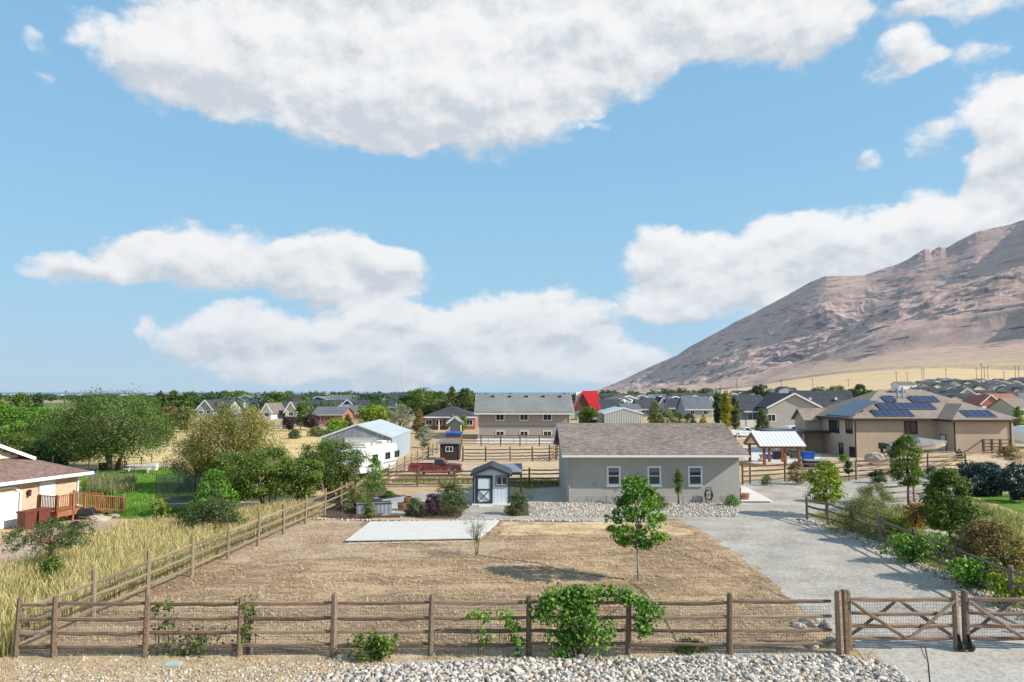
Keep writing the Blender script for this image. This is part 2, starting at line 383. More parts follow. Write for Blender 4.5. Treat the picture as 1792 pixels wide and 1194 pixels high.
amp = sstep((TT - .10) / .35) * np.interp(UU, [.05, .13, .3, 2], [.15, .35, .8, 1])
lock = 1 - .90 * np.exp(-((TT - 1) / .17) ** 2)          # keep the skyline where it is
xs_ = XM / 1000; ys_ = YM / 1000
warp = fbm(xs_ * 1.2, ys_ * 1.2, 4, 5) * .35
gul = ridged(xs_ * .85 + warp * .8 + ys_ * .25, ys_ * .50 - xs_ * .15 + warp, 4, 11)
Zb = Zb - amp * lock * (1 - gul) * 120 * np.clip(1.15 - TT, .25, 1)
gul2 = ridged(xs_ * 3.6 + warp * 2.5, ys_ * 1.9 + warp * 2, 3, 21)
Zb = Zb - amp * lock * (1 - gul2) * 24
Zb += amp * lock * fbm(xs_ * 5, ys_ * 5, 6, 31, .6) * 10
# tilted strata stepping out as low cliffs where the rock shows
mask = sstep((fbm(xs_ * 1.9, ys_ * 1.9, 3, 41) - .12) * 2.4) * amp
ph = (Zb + XM * .10 + fbm(xs_ * 3, ys_ * 3, 3, 51) * 30) / 46
fr = ph - np.floor(ph)
Zb += mask * lock * (sstep(fr * 3.2) - fr) * 16
ph = (Zb - XM * .05 + fbm(xs_ * 5, ys_ * 5, 3, 61) * 16) / 17
fr = ph - np.floor(ph)
Zb += mask * lock * (sstep(fr * 2.2) - fr) * 6
Zb -= np.exp(-((TT - .68) / .07) ** 2) * np.interp(UU, [.3, .45, .62, .8, 1], [0, 60, 110, 80, 0])
crag = sstep((TT - .93) / .05) * sstep((1.05 - TT) / .04) * np.interp(UU, [.0, .57, .585, .66, .69, 2], [.15, .3, 1, .8, .5, .5])
Zb += crag * np.abs(fbm(xs_ * 14, ys_ * 14, 3, 71)) * 13
Zb = np.maximum(Zb, terr(XM, YM) + .8)
Zb = np.where(TT < .03, Zb - (0.03 - TT) * 400, Zb)
mm, t, b, o = newmat('mountain_slope'); v = co(t, True)
n1_ = tnoise(t, v, .0022, 8, .62); n2_ = tnoise(t, v, .02, 6, .7, (1, 1, 3)); n3_ = tnoise(t, v, .0045, 7, .68, (1, .8, 7), (0, -.22, 0))
c = ramp(t, [(.3, (.43, .29, .245)), (.5, (.60, .42, .345)), (.68, (.42, .29, .25))], n1_)
sxm = t.nodes.new('ShaderNodeSeparateXYZ'); t.links.new(v, sxm.inputs[0])
hz = t.nodes.new('ShaderNodeMapRange'); t.links.new(mth('ADD', mth('ADD', sxm.outputs[2], mth('MULTIPLY', mth('MAXIMUM', mth('SUBTRACT', .46, mth('DIVIDE', sxm.outputs[0], sxm.outputs[1], tree=t), tree=t), 0.0, tree=t), 650, tree=t), tree=t), mth('MULTIPLY', n1_, 240, tree=t), tree=t), hz.inputs[0]); hz.inputs[1].default_value = 275; hz.inputs[2].default_value = 175
c = cmix(t, hz.outputs[0], c, ramp(t, [(.35, (.52, .37, .24)), (.65, (.63, .47, .32))], n2_))
ge = t.nodes.new('ShaderNodeNewGeometry'); sn = t.nodes.new('ShaderNodeSeparateXYZ'); t.links.new(ge.outputs['Normal'], sn.inputs[0])
steep = t.nodes.new('ShaderNodeMapRange'); t.links.new(mth('ADD', sn.outputs[2], mth('MULTIPLY', mth('SUBTRACT', n3_, .5, tree=t), .45, tree=t), tree=t), steep.inputs[0]); steep.inputs[1].default_value = .76; steep.inputs[2].default_value = .58
c = cmix(t, steep.outputs[0], c, ramp(t, [(.35, (.13, .115, .125)), (.6, (.24, .19, .18))], n2_))
c = cmix(t, mth('MULTIPLY', ramp(t, [(.565, (0,0,0)), (.615, (1,1,1))], n3_), mth('SUBTRACT', 1.0, hz.outputs[0], tree=t), tree=t), c, (.19, .165, .18))
sc_ = ramp(t, [(.58, (0,0,0)), (.70, (1,1,1))], tnoise(t, v, .03, 4, .75))
c = cmix(t, mth('MULTIPLY', sc_, .2, tree=t), c, (.15, .13, .10))
t.links.new(c, b.inputs['Base Color']); b.inputs['Roughness'].default_value = .95; b.inputs['Specular IOR Level'].default_value = .05
bump(t, b, tnoise(t, v, .022, 9, .75, (1, 1, 2.2)), .85, 14)
props(link('mountain', grid_mesh('mountain', XM, YM, Zb, mm, False)), kind='structure')

# ------------------------------------------------------------------ ground patches (flat near zone)
ZI = [0]
def sheet(name, pts, z, m, jit=.25, step=1.0, thick=0, kind='structure', seed=1):
    ZI[0] += 1; z = .004 + ZI[0] * .0007
    rg = random.Random(seed); P = []
    for i, p in enumerate(pts):
        q = pts[(i + 1) % len(pts)]; L = math.dist(p, q); n = max(1, int(L / step))
        dx, dy = (q[0]-p[0])/max(L, 1e-6), (q[1]-p[1])/max(L, 1e-6)
        for k in range(n):
            j = 0 if k == 0 else rg.uniform(-jit, jit)
            P.append((p[0] + (q[0]-p[0])*k/n - dy*j, p[1] + (q[1]-p[1])*k/n + dx*j))
    bm = bmesh.new(); vs = [bm.verts.new((x_, y_, z)) for x_, y_ in P]; f_ = bm.faces.new(vs)
    f_.normal_update()
    if f_.normal.z < 0: f_.normal_flip()
    if thick:
        r_ = bmesh.ops.extrude_face_region(bm, geom=[f_]); 
        for q in r_['geom']:
            if isinstance(q, bmesh.types.BMVert): q.co.z += thick
    bmesh.ops.triangulate(bm, faces=bm.faces[:])
    bmesh.ops.recalc_face_normals(bm, faces=bm.faces[:]) if thick else None
    me = bpy.data.meshes.new(name); bm.to_mesh(me); bm.free(); me.materials.append(m)
    return props(link(name, me), kind=kind)
def GP(*pp): return [G(a_, b_) for a_, b_ in pp]
def speck(name, cols, fine, coarse, rough=.9, bmp=.6, st=(1, 1, 1), blotch=None, bcol=None, bl=(.5, .62)):
    m, t, b, o = newmat(name); v = co(t, True)
    f1 = tnoise(t, v, fine, 3, .8, st); f1 = mth('ADD', mth('MULTIPLY', f1, .6, tree=t), mth('MULTIPLY', tnoise(t, v, fine * .38, 2, .8, st), .4, tree=t), tree=t); f2 = tnoise(t, v, coarse, 5, .6)
    f = mth('ADD', mth('MULTIPLY', f1, .72, tree=t), mth('MULTIPLY', f2, .28, tree=t), tree=t)
    n = len(cols); c = ramp(t, [(.33 + .34 * i / (n - 1), k) for i, k in enumerate(cols)], f)
    if blotch:
        c = cmix(t, ramp(t, [(bl[0], (0,0,0)), (bl[1], (1,1,1))], tnoise(t, v, blotch, 6, .65)), c, bcol)
    t.links.new(c, b.inputs['Base Color']); b.inputs['Roughness'].default_value = rough; b.inputs['Specular IOR Level'].default_value = .15
    bump(t, b, f1, bmp, .04); return m
M = {}
M['gravel'] = speck('grey_gravel', [(.11,.10,.085), (.36,.325,.28), (.66,.60,.53)], 13, .5, blotch=.22, bcol=(.38,.345,.30), bl=(.52,.8))
M['gravel2'] = speck('pale_gravel', [(.20,.18,.155), (.41,.375,.33), (.60,.55,.48)], 9, .4)
# field: raked brown soil under mown straw
fm_, t, b, o = newmat('dry_field_soil'); v = co(t, True)
f1 = tnoise(t, v, 9, 5, .75, (1, 1.6, 1)); f2 = tnoise(t, v, .28, 6, .62, (.7, 1.5, 1)); f3 = tnoise(t, v, 34, 2, .7); f4 = tnoise(t, v, .9, 5, .6, (.5, 2.4, 1))
soil = ramp(t, [(.32, (.13, .08, .052)), (.5, (.27, .175, .118)), (.66, (.40, .275, .19))], f1)
straw = ramp(t, [(.34, (.29, .17, .09)), (.5, (.53, .365, .225)), (.64, (.80, .62, .42))], f1)
f5 = tnoise(t, v, 2.2, 6, .7, (.8, 1.6, 1)); k1 = mth('ADD', mth('MULTIPLY', f2, .45, tree=t), mth('ADD', mth('MULTIPLY', f4, .25, tree=t), mth('MULTIPLY', f5, .30, tree=t), tree=t), tree=t)
c = cmix(t, ramp(t, [(.46, (0,0,0)), (.55, (1,1,1))], k1), soil, straw)
c = cmix(t, mth('MULTIPLY', ramp(t, [(.55, (0,0,0)), (.66, (1,1,1))], f3), .55, tree=t), c, (.70, .54, .34))
# two wheel tracks pressed into the soil towards the gate
sx = t.nodes.new('ShaderNodeSeparateXYZ'); t.links.new(v, sx.inputs[0])
tk = mth('ADD', mth('ADD', sx.outputs[0], mth('MULTIPLY', sx.outputs[1], .32, tree=t), tree=t), mth('MULTIPLY', f2, 1.6, tree=t), tree=t)
tl = None
for c0 in (20.6, 22.2):
    q_ = mth('SUBTRACT', 1.0, mth('MULTIPLY', mth('ABSOLUTE', mth('SUBTRACT', tk, c0, tree=t), tree=t), 5.0, tree=t), tree=t, clamp=True); tl = q_ if tl is None else mth('ADD', tl, q_, tree=t)
c = cmix(t, mth('MULTIPLY', tl, .6, tree=t), c, (.17, .105, .07))
t.links.new(c, b.inputs['Base Color']); b.inputs['Roughness'].default_value = .95; b.inputs['Specular IOR Level'].default_value = .1
bump(t, b, mth('ADD', f1, f3, tree=t), .9, .06)
M['field'] = fm_
M['straw'] = speck('pale_straw', [(.36,.24,.13), (.58,.42,.25), (.78,.61,.40)], 8, .6, blotch=.5, bcol=(.36,.24,.15))
M['verge'] = speck('verge_soil', [(.28,.205,.13), (.46,.355,.235), (.66,.54,.385)], 7, .7, blotch=.9, bcol=(.34,.25,.16))
M['dirt'] = speck('bare_dirt', [(.30,.215,.155), (.42,.31,.225), (.52,.40,.29)], 6, .4, blotch=.35, bcol=(.33,.22,.14), bmp=.35)
M['tan_dirt'] = speck('pasture_dirt', [(.34,.24,.16), (.46,.34,.23), (.58,.45,.31)], 3, .25, blotch=.2, bcol=(.55,.41,.22), bmp=.35)
M['gold'] = speck('golden_grass', [(.42,.29,.12), (.60,.44,.20), (.74,.57,.30)], 2.5, .12, blotch=.08, bcol=(.42,.33,.15), bmp=.35)
M['lawn'] = speck('green_lawn', [(.05,.10,.012), (.10,.19,.02), (.17,.27,.04)], 5, .3, blotch=.4, bcol=(.26,.27,.08), bl=(.55,.75), bmp=.4)
M['mulch'] = speck('dark_mulch', [(.045,.028,.022), (.10,.06,.045), (.17,.11,.08)], 9, .6)
M['concrete'] = mat('concrete', (.62,.59,.545), (.52,.495,.455), scale=1.3, rough=.85, bmp=.1, bscale=30, world=True, blotch=.5, bc=(.57,.54,.49))
M['concrete2'] = mat('old_concrete', (.52,.50,.46), (.62,.60,.56), scale=1.1, rough=.9, world=True)
M['asphalt'] = mat('asphalt_road', (.16,.155,.15), (.22,.215,.21), scale=.6, rough=.9, world=True)
M['grassverge'] = speck('rough_verge', [(.20,.17,.06), (.38,.32,.12), (.55,.44,.20)], 7, .4)
sheet('dry_field', GP((30,1150),(150,1072),(313,1010),(425,948),(545,912),(600,903),(1180,909),(1230,930),(1290,968),(1345,1010),(1392,1052),(1400,1100),(1470,1138)) , .004, M['field'], .1)
sheet('verge', [(-16.5,19.5),(-16.5,21.6),G(30,1146),G(1462,1136),(11.6,20.3),(9,17.8),(-18,17.8)], .004, M['verge'], .1)
sheet('bare_dirt_patch', GP((430,945),(520,915),(600,905),(640,912),(600,952),(700,962),(880,952),(880,914),(905,914),(880,948),(860,972),(640,975),(380,985),(330,1000)), .008, M['dirt'], .3, .8, seed=3)
sheet('straw_strip', GP((885,914),(1165,914),(1215,935),(1150,938),(1000,934),(870,938)), .008, M['straw'], .35, .7, seed=4)
sheet('gravel_driveway', GP((1392,1056),(1345,1012),(1290,970),(1230,931),(1178,908),(1040,912),(600,905),(560,898),(690,872),(740,862),(980,860),(990,882),(1300,884),(1300,846),(1345,836),(1480,842),(1520,838),(1792,812),(1792,850),(1640,882),(1560,892),(1470,898),(1412,902),(1500,945),(1600,990),(1690,1030),(1792,1062),(1850,1194),(1560,1210),(1530,1150),(1470,1118),(1410,1090)), .012, M['gravel'], .22, .45)
sheet('gravel_apron', [G(1480,1118),G(1850,1118),(24,17),(10.2,17),G(1510,1150)], .016, M['gravel2'], .1, seed=5)
sheet('stone_border', GP((925,884),(990,879),(1297,879),(1320,884),(1280,904),(1100,903),(905,905)), .016, M['gravel2'], .15, .6)
sheet('gravel_pad', GP((928,886),(944,850),(990,850),(996,886)), .020, M['gravel2'], .03)
sheet('garden_bed', GP((560,905),(588,880),(640,862),(670,850),(690,868),(672,900),(650,908),(600,910)), .016, M['mulch'], .15)
sheet('shrub_bed', GP((705,905),(715,880),(800,874),(822,888),(800,908),(740,908)), .020, M['mulch'], .15)
sheet('shed_bed', GP((880,895),(885,880),(925,880),(925,903),(895,904)), .020, M['mulch'], .1)
# concrete slab with cut joints: four panels
def slab_quad(q, nx, ny, z0, z1, m, name, gap=.02, parent=None):
    A, B, C, D = [Vector((*p, 0)) for p in q]      # near-left, near-right, far-right, far-left
    def pt(s_, t_): return (A*(1-s_) + B*s_)*(1-t_) + (D*(1-s_) + C*s_)*t_
    for i in range(nx):
        for j in range(ny):
            g = gap / 6
            c4 = [pt((i+g)/nx, (j+g)/ny), pt((i+1-g)/nx, (j+g)/ny), pt((i+1-g)/nx, (j+1-g)/ny), pt((i+g)/nx, (j+1-g)/ny)]
            mb = MB(); mb.add([(p.x, p.y, z0) for p in c4] + [(p.x, p.y, z1) for p in c4], [(0,3,2,1),(4,5,6,7),(0,1,5,4),(1,2,6,5),(2,3,7,6),(3,0,4,7)])
            mb.build('slab_panel', m, parent, bevel=.008)
slab = props(sheet('concrete_slab', GP((607,952),(838,948),(872,916),(648,918)), .012, M['concrete2'], 0, 50), kind='structure')
slab_quad(GP((604,951),(840,946.5),(874,915),(648,917)), 3, 1, .10, .16, M['concrete'], 's', parent=slab)
ap = props(sheet('concrete_walk', GP((1296,881),(1356,881),(1303,853),(1296,853)), .016, M['concrete2'], 0, 50), kind='structure')
slab_quad(GP((1297,880.5),(1354,880.5),(1304,854),(1297,854)), 1, 2, .10, .14, M['concrete'], 's', parent=ap)
# neighbours' ground
sheet('lawn', GP((140,835),(170,822),(300,818),(350,830),(370,880),(330,915),(235,908),(170,903),(140,880)), .004, M['lawn'], .4)
sheet('neighbour_driveway', GP((-200,960),(0,945),(60,935),(170,905),(240,915),(360,920),(250,935),(180,945),(110,968),(0,1010),(-200,1080)), .004, M['dirt'], .3, seed=9)
sheet('golden_field', GP((150,815),(560,800),(560,748),(400,745),(150,750)), .004, M['gold'], .5, 3)
sheet('horse_pasture', GP((640,852),(992,850),(992,778),(830,775),(770,785),(700,825)), .008, M['tan_dirt'], .3)
sheet('neighbour_yard', GP((1300,834),(1480,838),(1792,806),(1792,780),(1500,795),(1300,775)), .008, M['tan_dirt'], .3, 2, seed=6)
sheet('patio', GP((1300,800),(1318,810),(1420,812),(1440,798),(1400,782),(1300,782)), .016, M['concrete2'], 0, 50)
sheet('side_road', GP((1300,846),(1792,822),(1792,810),(1500,838),(1300,842)), .016, M['gravel2'], .1)
sheet('lawn_patch', GP((1690,915),(1700,868),(1760,864),(1900,868),(1900,915),(1792,940)), .016, M['lawn'], .2)
sheet('planted_bank', GP((1412,900),(1470,897),(1640,884),(1700,868),(1792,900),(1900,1000),(1792,1060),(1690,1028),(1600,988),(1500,943)), .016, M['grassverge'], .15, seed=12)
sheet('street', [G(150,748.5),G(600,747),G(600,743.5),G(150,744.5)], .012, M['asphalt'], 0, 50)
# bank under the tan house
# ================================================================== structure materials
M['wood'] = mat('weathered_fence_wood', (.33,.235,.165), (.11,.075,.055), scale=4, st=(1.2,9,9), detail=6, rough=.9, bmp=.6, bscale=9, rand=.32)
M['wood_light'] = mat('sunbleached_fence_wood', (.31,.24,.165), (.16,.12,.085), scale=4, st=(1.2,9,9), detail=6, rough=.9, bmp=.5, bscale=9, rand=.18)
M['wood_grey'] = mat('grey_fence_wood', (.24,.19,.155), (.12,.095,.08), scale=4, st=(1.2,9,9), detail=6, rough=.9, bmp=.5, bscale=9, rand=.2)
M['wood_dark'] = mat('dark_rail_wood', (.17,.105,.07), (.09,.06,.045), scale=4, st=(1,8,8), rough=.9, rand=.2)
M['cedar'] = mat('stained_cedar', (.33,.135,.062), (.22,.085,.04), scale=3, st=(6,6,1), rough=.7, rand=.15)
M['wire'] = mat('galvanised_wire', (.32,.31,.29), (.24,.23,.21), rough=.6, metal=.6)
M['stucco'] = mat('taupe_stucco', (.43,.405,.365), (.40,.375,.335), scale=2, rough=.95, bmp=.25, bscale=60, world=True, blotch=.7, bc=(.395,.37,.33))
M['stucco2'] = mat('grey_taupe_stucco', (.37,.325,.29), (.335,.295,.265), scale=1, rough=.95, world=True)
M['stucco_tan'] = mat('tan_stucco', (.56,.42,.30), (.50,.37,.265), scale=.8, rough=.95, bmp=.2, bscale=50, world=True, blotch=.4, bc=(.51,.38,.27))
M['found'] = mat('foundation_concrete', (.42,.40,.37), (.33,.315,.29), scale=2.5, rough=.95, bmp=.3, bscale=20, rand=.1)
M['white'] = mat('white_trim', (.78,.78,.77), (.72,.72,.71), rough=.5)
M['offwhite'] = mat('offwhite_paint', (.68,.67,.64), (.60,.59,.56), rough=.6)
M['cream'] = mat('cream_siding', (.66,.60,.46), (.60,.54,.42), rough=.7)
M['greyside'] = mat('grey_siding', (.36,.375,.38), (.32,.335,.34), scale=1, rough=.8)
M['bluegrey'] = mat('blue_grey_siding', (.20,.225,.26), (.17,.19,.225), scale=1, rough=.8)
M['navy'] = mat('navy_siding', (.085,.105,.15), (.07,.085,.12), rough=.8)
M['beige'] = mat('beige_siding', (.52,.45,.35), (.47,.41,.32), rough=.8)
M['dark_trim'] = mat('dark_brown_trim', (.06,.04,.032), (.045,.03,.025), rough=.6)
M['black_trim'] = mat('charcoal_trim', (.035,.045,.06), (.028,.035,.045), rough=.5)
M['black'] = mat('black_plastic', (.015,.015,.017), (.03,.03,.032), rough=.5)
M['galv'] = mat('galvanised_steel', (.46,.50,.53), (.38,.42,.45), scale=2, st=(1,1,.3), rough=.42, metal=.55, rand=.1)
M['barnside'] = mat('barn_sheet_steel', (.42,.45,.47), (.22,.245,.27), scale=1.6, st=(3,3,.25), rough=.5, metal=.25, rand=.16)
M['barnroof'] = mat('pale_metal_roof', (.55,.59,.62), (.46,.50,.53), scale=.6, rough=.42, metal=.25)
M['barnpale'] = mat('blue_grey_sheet_steel', (.40,.455,.50), (.33,.385,.43), scale=1.2, st=(3,3,.3), rough=.55, metal=.15, rand=.06)
M['white_roof'] = mat('white_metal_roof', (.80,.81,.83), (.74,.75,.77), scale=.5, rough=.4, metal=.1)
M['steel'] = mat('steel', (.45,.45,.46), (.38,.38,.39), rough=.4, metal=.8)
M['red'] = mat('red_paint', (.50,.02,.02), (.36,.02,.02), scale=4, rough=.45, spec=.5)
M['maroon'] = mat('faded_maroon_paint', (.17,.03,.03), (.09,.02,.02), scale=3, rough=.45, spec=.5, blotch=1.5, bc=(.26,.07,.06))
M['redroof'] = mat('bright_red_metal_roof', (.55,.025,.03), (.44,.02,.028), scale=1, rough=.45)
M['blue'] = mat('blue_plastic', (.015,.09,.42), (.012,.07,.33), rough=.4)
M['teal'] = mat('teal_plastic', (.03,.24,.27), (.025,.18,.2), rough=.5)
M['tyre'] = mat('tyre_rubber', (.022,.022,.022), (.035,.035,.035), rough=.9)
M['rv'] = mat('camper_white', (.76,.77,.77), (.70,.71,.71), rough=.35, spec=.5)
M['bin'] = mat('brown_bin_plastic', (.16,.045,.03), (.12,.035,.025), rough=.55)
M['shedside'] = mat('pale_blue_grey_siding', (.70,.74,.77), (.65,.69,.72), scale=2, rough=.7)
M['shedbrown'] = mat('dark_brown_shed_siding', (.055,.04,.036), (.04,.03,.028), rough=.85)
M['barrel'] = mat('barrel_wood', (.27,.13,.065), (.17,.08,.04), scale=3, st=(9,9,1), rough=.8)
M['terracotta'] = mat('terracotta_brown', (.32,.13,.07), (.24,.10,.05), rough=.8)
M['tarp'] = mat('grey_boat_cover', (.25,.245,.26), (.17,.165,.18), scale=2, rough=.8, bmp=.6, bscale=3)
M['hull'] = mat('tan_boat_hull', (.52,.44,.32), (.45,.38,.28), rough=.3, spec=.5)
M['boulder'] = mat('pale_boulder_stone', (.52,.45,.37), (.34,.29,.24), scale=2, detail=8, rough=.95, bmp=.8, bscale=5, rand=.15)
M['stone'] = mat('crushed_limestone', (.60,.55,.48), (.32,.285,.245), scale=2.2, detail=6, rough=.95, bmp=.5, bscale=14, rand=.28, world=False)
M['orange'] = mat('orange_plastic', (.65,.20,.02), (.5,.15,.02), rough=.6)
M['lid'] = mat('pale_green_lid', (.36,.50,.46), (.30,.44,.40), rough=.7)
def shingle(name, c1, c2, c3, sc=1.0):
    m, t, b, o = newmat(name); v = co(t, True)
    a_ = tnoise(t, v, 2.2 * sc, 4, .8, (1, 3.2, 3.2)); f_ = tnoise(t, v, 11 * sc, 2, .8, (1, 2, 2)); l_ = tnoise(t, v, .3, 4, .6)
    k = mth('ADD', mth('MULTIPLY', a_, .55, tree=t), mth('ADD', mth('MULTIPLY', f_, .3, tree=t), mth('MULTIPLY', l_, .15, tree=t), tree=t), tree=t)
    t.links.new(ramp(t, [(.41, c1), (.5, c2), (.59, c3)], k), b.inputs['Base Color'])
    b.inputs['Roughness'].default_value = .95; b.inputs['Specular IOR Level'].default_value = .15
    bump(t, b, k, .6, .02); return m
M['sh_brown'] = shingle('brown_shingles', (.10,.078,.064), (.205,.165,.138), (.34,.28,.24))
M['sh_brown2'] = shingle('red_brown_shingles', (.11,.07,.06), (.20,.13,.11), (.29,.20,.17))
M['sh_grey'] = shingle('grey_shingles', (.13,.135,.13), (.20,.205,.20), (.28,.285,.275), 1.4)
M['sh_tan'] = shingle('tan_shingles', (.18,.14,.115), (.265,.215,.175), (.35,.29,.24), 1.0)
M['sh_char'] = shingle('charcoal_shingles', (.035,.038,.046), (.058,.062,.072), (.09,.094,.105), .7)
M['sh_slate'] = shingle('slate_shingles', (.09,.10,.115), (.135,.145,.16), (.18,.19,.205), .5)
M['sh_navy'] = shingle('blue_black_shingles', (.03,.04,.06), (.05,.062,.088), (.075,.088,.115), .5)
M['sh_red'] = shingle('terracotta_shingles', (.25,.10,.075), (.34,.14,.105), (.42,.19,.14), .5)
M['sh_mid'] = shingle('brown_grey_shingles', (.13,.105,.095), (.19,.155,.14), (.25,.21,.19), .5)
m, t, b, o = newmat('window_glass'); b.inputs['Base Color'].default_value = (.016,.024,.036,1); b.inputs['Roughness'].default_value = .06; b.inputs['Specular IOR Level'].default_value = .7
nn = tnoise(t, co(t, True), 1.2, 2, .5); bump(t, b, nn, .03, .05); M['glass'] = m
m, t, b, o = newmat('solar_cell'); v = co(t); b.inputs['Roughness'].default_value = .16; b.inputs['Specular IOR Level'].default_value = .6
br = t.nodes.new('ShaderNodeTexBrick'); t.links.new(v, br.inputs[0]); br.offset = 0; br.inputs['Scale'].default_value = 1; br.inputs['Brick Width'].default_value = .166; br.inputs['Row Height'].default_value = .166; br.inputs['Mortar Size'].default_value = .004
br.inputs['Color1'].default_value = (.012,.017,.06,1); br.inputs['Color2'].default_value = (.016,.022,.072,1); br.inputs['Mortar'].default_value = (.06,.075,.13,1)
t.links.new(br.outputs[0], b.inputs['Base Color']); M['solar'] = m
def brickmat(name, c1, c2, mort, w=.23, h=.075):
    m, t, b, o = newmat(name); v = co(t)
    s_ = t.nodes.new('ShaderNodeSeparateXYZ'); t.links.new(v, s_.inputs[0]); c_ = t.nodes.new('ShaderNodeCombineXYZ')
    t.links.new(mth('ADD', s_.outputs[0], s_.outputs[1], tree=t), c_.inputs[0]); t.links.new(s_.outputs[2], c_.inputs[1])
    br = t.nodes.new('ShaderNodeTexBrick'); t.links.new(c_.outputs[0], br.inputs[0]); br.inputs['Scale'].default_value = 1
    br.inputs['Brick Width'].default_value = w; br.inputs['Row Height'].default_value = h; br.inputs['Mortar Size'].default_value = .008; br.inputs['Bias'].default_value = -.55
    for k_, c__ in (('Color1', c1), ('Color2', c2), ('Mortar', mort)): br.inputs[k_].default_value = (*c__, 1)
    t.links.new(br.outputs[0], b.inputs['Base Color']); b.inputs['Roughness'].default_value = .9; bump(t, b, br.outputs['Fac'], -.4, .01); return m
M['brick'] = brickmat('tan_brick', (.60,.42,.27), (.20,.13,.10), (.55,.42,.31))
M['redbrick'] = brickmat('red_brick', (.33,.10,.065), (.22,.06,.045), (.35,.22,.18))
def corr(name, c1, c2, period=.9, axis=0, metal=.2):
    m, t, b, o = newmat(name); v = co(t); s_ = t.nodes.new('ShaderNodeSeparateXYZ'); t.links.new(v, s_.inputs[0])
    w = mth('PINGPONG', s_.outputs[axis], period / 2, tree=t)
    f = mth('ADD', mth('DIVIDE', w, period / 2, tree=t), mth('MULTIPLY', tnoise(t, v, .8, 5, .7, (3, 3, .2)), .5, tree=t), tree=t)
    t.links.new(ramp(t, [(.35, c1), (1.0, c2)], f), b.inputs['Base Color']); b.inputs['Roughness'].default_value = .5; b.inputs['Metallic'].default_value = metal
    return m

# ================================================================== building helpers
WM = {}
def wnd(parent, Mx, w, h, fm, style='slider', fw=.09, name='window', divs=1, sill=False):
    """window lying in the local xz plane of Mx, looking to -y; bottom-left at its origin"""
    key = ('f', w, h, fm, style, fw, divs)
    if key not in WM:
        mb = MB(); d0, d1 = -.045, .03
        mb.box(-fw, d0, -fw, w + fw, d1, 0).box(-fw, d0, h, w + fw, d1, h + fw).box(-fw, d0, 0, 0, d1, h).box(w, d0, 0, w + fw, d1, h)
        if sill: mb.box(-fw - .04, d0 - .04, -fw - .05, w + fw + .04, d1, -fw - .002)
        if style == 'slider':
            for k in range(1, divs + 1): mb.box(w*k/(divs+1) - .03, -.03, 0, w*k/(divs+1) + .03, d1, h)
        elif style == 'hung': mb.box(0, -.03, h * .5 - .03, w, d1, h * .5 + .03)
        elif style == 'grid':
            mb.box(w*.5 - .02, -.03, 0, w*.5 + .02, d1, h)
            for k in (1, 2, 3): mb.box(0, -.028, h*k/4 - .012, w, d1, h*k/4 + .012)
        me = mb.mesh('window', M[fm])
        g = MB().box(.001, .006, .001, w - .001, .022, h - .001).mesh('pane', M['glass'])
        WM[key] = (me, g)
    me, g = WM[key]
    o = link(name, me, parent); o.matrix_local = Mx
    link('pane', g, o); return o
def face_mx(o, x, n=None, z=0):
    pass
def T(x, y, z, rz=0): return Matrix.Translation((x, y, z)) @ Matrix.Rotation(rz, 4, 'Z')
def door(parent, Mx, w, h, dm, fm, cross=False, panels=0, knob=True):
    o = MB().box(0, -.03, 0, w, .02, h).build('door', M[dm], parent, bevel=.004); o.matrix_local = Mx
    fr = MB().box(-.09, -.05, 0, -.003, .02, h + .09).box(w + .003, -.05, 0, w + .09, .02, h + .09).box(-.003, -.05, h + .003, w + .003, .02, h + .09)
    fr.build('frame', M[fm], o)
    if knob: MB().box(w - .13, -.09, h * .47, w - .07, -.031, h * .47 + .06).build('handle', M['steel'], o)
    return o
def gable_wall(w, d, h, rise, axis='x'):
    """closed shell; ridge along local axis"""
    mb = MB()
    if axis == 'x': mb.prism([(0, 0), (d, 0), (d, h), (d/2, h + rise), (0, h)], 0, w, 'x')
    else: mb.prism([(0, 0), (w, 0), (w, h), (w/2, h + rise), (0, h)], 0, d, 'y')
    return mb
def gable_roof(w, d, h, rise, ov=.5, ovg=.35, th=.16, axis='x', lift=.02):
    mb = MB(); L = d if axis == 'x' else w; s = rise / (L / 2)
    ez = h - ov * s + lift; rz_ = h + rise + lift
    pf = [(-ov, ez), (L/2, rz_), (L + ov, ez), (L + ov, ez + th), (L/2, rz_ + th), (-ov, ez + th)]
    if axis == 'x': mb.prism(pf, -ovg, w + ovg, 'x')
    else: mb.prism(pf, -ovg, d + ovg, 'y')
    return mb
def hip_roof(w, d, h, rise, ov=.5, th=.14):
    x0, y0, x1, y1 = -ov, -ov, w + ov, d + ov; W_, D_ = x1 - x0, y1 - y0; r = min(W_, D_) / 2
    if W_ >= D_: a, b_ = (x0 + r, (y0+y1)/2), (x1 - r, (y0+y1)/2)
    else: a, b_ = ((x0+x1)/2, y0 + r), ((x0+x1)/2, y1 - r)
    z = h; zt = h + rise
    vs = [(x0,y0,z),(x1,y0,z),(x1,y1,z),(x0,y1,z),(x0,y0,z+th),(x1,y0,z+th),(x1,y1,z+th),(x0,y1,z+th),(*a,zt),(*b_,zt)]
    fs = [(0,3,2,1),(0,1,5,4),(1,2,6,5),(2,3,7,6),(3,0,4,7)]
    if W_ >= D_: fs += [(4,5,9,8),(5,6,9),(6,7,8,9),(7,4,8)]
    else: fs += [(4,5,8),(5,6,9,8),(6,7,9),(7,4,8,9)]
    mb = MB(); mb.add(vs, fs); return mb
def fascia(w, d, h, ov, th, axis='x', slope=.4):
    mb = MB()
    if axis == 'x':
        for y in (-ov - .03, d + ov + .003): mb.box(-.35, y, h - ov*slope - .02, w + .35, y + .027, h - ov*slope + th + .03)
    return mb

